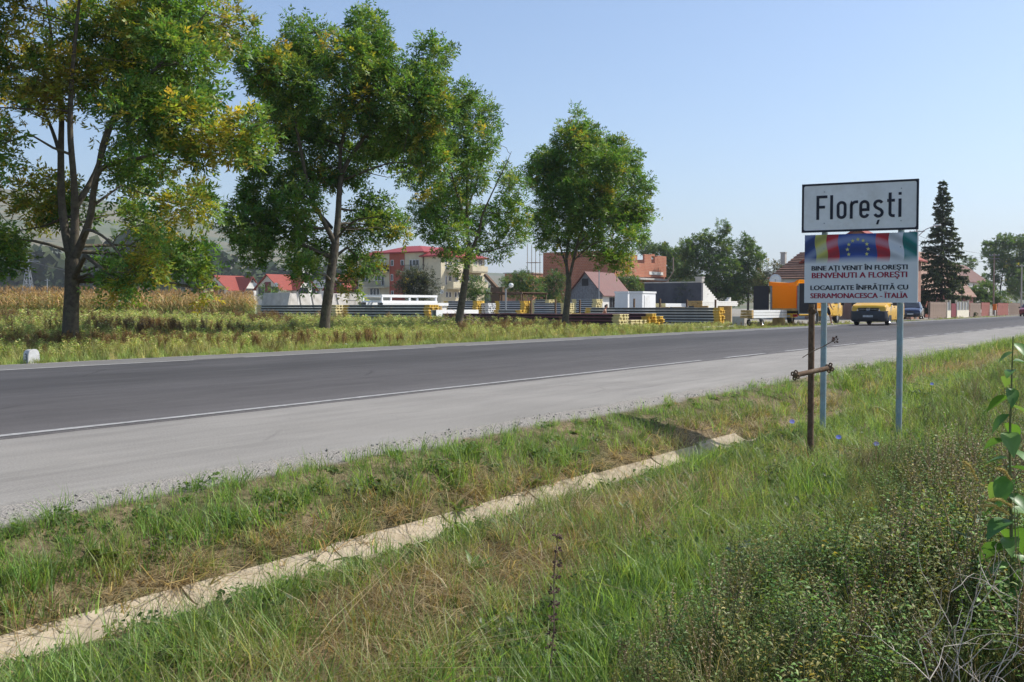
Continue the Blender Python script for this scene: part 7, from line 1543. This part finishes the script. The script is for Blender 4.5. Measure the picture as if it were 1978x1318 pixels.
# broad-leaved docks on the bank
dk = [one_leaf(.2, .055, c) for c in ((.13, .22, .05), (.1, .18, .045), (.16, .25, .07))]
for px, py, s_, txt in ((885, 915, 1.15, 'dock plant with upright leaves in the middle of the bank'), (1108, 885, 1.15, 'bright green dock plant high on the bank near the asphalt'), (902, 972, 1.0, 'dock plant hanging over the concrete channel'), (912, 1108, .9, 'pale dock plant below the channel in the mown grass'), (195, 1185, 1.0, 'dock plant at the channel edge far left'), (1262, 812, 1.0, 'leafy dock plant by the gap in the bank'), (1205, 985, .9, 'dock plant below the channel near the tall weeds'), (838, 1060, .8, 'low dock plant just below the channel')):
    q_ = at(px, py, z=-.2); q_.z = float(gz(q_.x, q_.y)); q_ = at(px, py + 8, z=q_.z); q_.z = float(gz(q_.x, q_.y)); e = empty('dock_plant', q_, 0, txt, 'plant', 'broad-leaved dock plants on the bank')
    for k in range(11): o = link('leaf', dk[k % 3], e, (rnd.uniform(-.01, .01), rnd.uniform(-.01, .01), .01)); o.scale = (s_ * rnd.uniform(.4, .75),) * 3; o.rotation_euler = (rnd.uniform(-.3, .3), -rnd.uniform(.3, 1.15), k * 2.4 + rnd.uniform(-.3, .3))
# yellow foxtail heads nodding beside the tall weed
M['foxtail'] = mat('foxtail_yellow', (.5, .38, .1), .8, var=.25, scale=60)
for i, (p0, p1, p2, txt) in enumerate((((1975, 1080), (1958, 935), (1925, 905), 'topmost of the four'), ((1985, 1100), (1965, 985), (1908, 966), 'longest of the four'), ((1990, 1120), (1960, 1000), (1895, 977), 'reaching farthest left'), ((1900, 1090), (1893, 940), (1862, 892), 'thin one standing apart'))):
    a, b, c = at(*p0, d=3.6), at(*p1, d=3.6), at(*p2, d=3.55); a.z = min(a.z, float(gz(a.x, a.y)) + .02); e = empty('foxtail_grass', a, 0, 'nodding yellow foxtail grass head by the tall weed, ' + txt, 'grass stalk', 'nodding foxtail grass heads'); P = [Vector((0, 0, 0)), (b - a) * .6, b - a, (b - a) * .4 + (c - a) * .6 + Vector((0, 0, .018)), c - a]
    MB().tube(P[:4], [.002, .0018, .0015, .0012], 4).build('stem', M['greenstem'], e); mb = MB(); Q = [P[2].lerp(P[3], u) if u < 1 else P[3].lerp(P[4], u - 1) for u in np.linspace(.3, 2, 26)]
    for q_ in Q:
        for j in range(9): d = Vector((rnd.gauss(0, 1), rnd.gauss(0, 1), rnd.gauss(0, 1))).normalized(); s2 = d.orthogonal() * .0012; mb.add([q_ - s2, q_ + s2, q_ + d * .011], [(0, 1, 2)])
    mb.tube(Q, [.0035] * len(Q), 5); mb.build('seed_head', M['foxtail'], e, fix=False)
# the bare bleached shrub in the corner
M['bleached'] = mat('bleached_twig', (.62, .54, .45), .9, var=.2, scale=30); q_ = at(1885, 1290, d=3.35); q_.z = float(gz(q_.x, q_.y)); mb = MB(); gg = np.random.default_rng(8)
def twig(p, d, L, r, lev):
    P = [p]; 
    for k in range(4): d = (d + Vector(gg.normal(0, .2, 3))).normalized(); P.append(P[-1] + d * L / 4)
    mb.tube(P, [r, r * .85, r * .7, r * .55, r * .3], 5 if lev == 0 else 4, caps=False)
    if lev < 2:
        for k in range(4 if lev == 0 else 3): j = 1 + int(gg.random() * 3.9); j = min(j, 4); twig(P[j], (d + Vector(gg.normal(0, .65, 3))).normalized(), L * .6, r * .6, lev + 1)
for k in range(8): a = gg.random() * 6.28; twig(Vector((gg.normal(0, .05), gg.normal(0, .05), 0)), Vector((math.cos(a) * .6, math.sin(a) * .6, 1.0)).normalized(), .36 + .18 * gg.random(), .0032, 0)
o = mb.build('dead_shrub', M['bleached'], None, q_, fix=False); tag(o, 'bare bleached dead shrub in the weeds at the lower right', 'shrub')
# mugwort: dark feathery plant left of it
def mug(e, h_):
    for k in range(14):
        mb = MB(); c = h_ * (.12 + .062 * k); an = k * 2.4; d0 = Vector((math.cos(an), math.sin(an), .25))
        for j in range(9): s3 = Vector((rnd.gauss(0, .5), rnd.gauss(0, .5), rnd.gauss(0, .25))) + d0; s3.normalize(); w_ = s3.orthogonal().normalized() * .006; w_ *= .6; b2 = c + d0 * .008 * j; mb.add([b2 - w_ * .4, b2 + w_ * .4, b2 + s3 * .02 + w_, b2 + s3 * .035, b2 + s3 * .02 - w_], [(0, 1, 2, 3, 4)])
        mb.build('leaf_spray', M['mugleaf'], e, fix=False)
M['mugleaf'] = mat('mugwort_leaf', (.09, .13, .07), .7, var=.2, scale=20)
MG = 'dark feathery mugwort plants'
stalk_plant('mugwort', 'dark feathery mugwort plant in the weeds left of the dead shrub', at(1430, 1225, d=4.7), at(1428, 1050, d=4.75), 0, None, mug, 'plant', MG, 'greenstem'); stalk_plant('mugwort', 'feathery mugwort plant at the right border of the weeds below the tall weed', at(1890, 1180, d=4.2), at(1882, 985, d=4.3), 0, None, mug, 'plant', MG, 'greenstem')
# litter in the far grass
for k, (px, py, txt) in enumerate(((668, 664, 'under the second tree'), (612, 672, 'left of the second tree'))):
    q_ = at(px, py, z=-.05); q_.z = float(gz(q_.x, q_.y)) + .03; mb = MB(); mb.add([(-.05, -.03, 0), (.04, -.05, .015), (.06, .035, .04), (-.03, .045, .01), (0, 0, .05)], [(0, 1, 4), (1, 2, 4), (2, 3, 4), (3, 0, 4), (3, 2, 1, 0)]); o = mb.build('paper_scrap', M['boxwhite'], None, q_); tag(o, 'crumpled white paper scrap in the grass ' + txt, 'litter', 'paper scraps in the far verge')
# ------------------------------------------------------------------ hazy air over the whole valley
hz = MB().bb((-3600, -3600, -8), (5200, 5200, 330)).build('haze', [], None); tag(hz, 'thin pale summer haze over the valley', 'haze', kind='stuff')
hm = bpy.data.materials.new('haze'); hm.use_nodes = True; hn = hm.node_tree.nodes; hn.clear(); ho = hn.new('ShaderNodeOutputMaterial'); pv = hn.new('ShaderNodeVolumePrincipled')
pv.inputs['Color'].default_value = (.86, .92, 1, 1); pv.inputs['Density'].default_value = 0.0002; pv.inputs['Anisotropy'].default_value = .2; hm.node_tree.links.new(pv.outputs[0], ho.inputs['Volume']); hz.data.materials.append(hm)
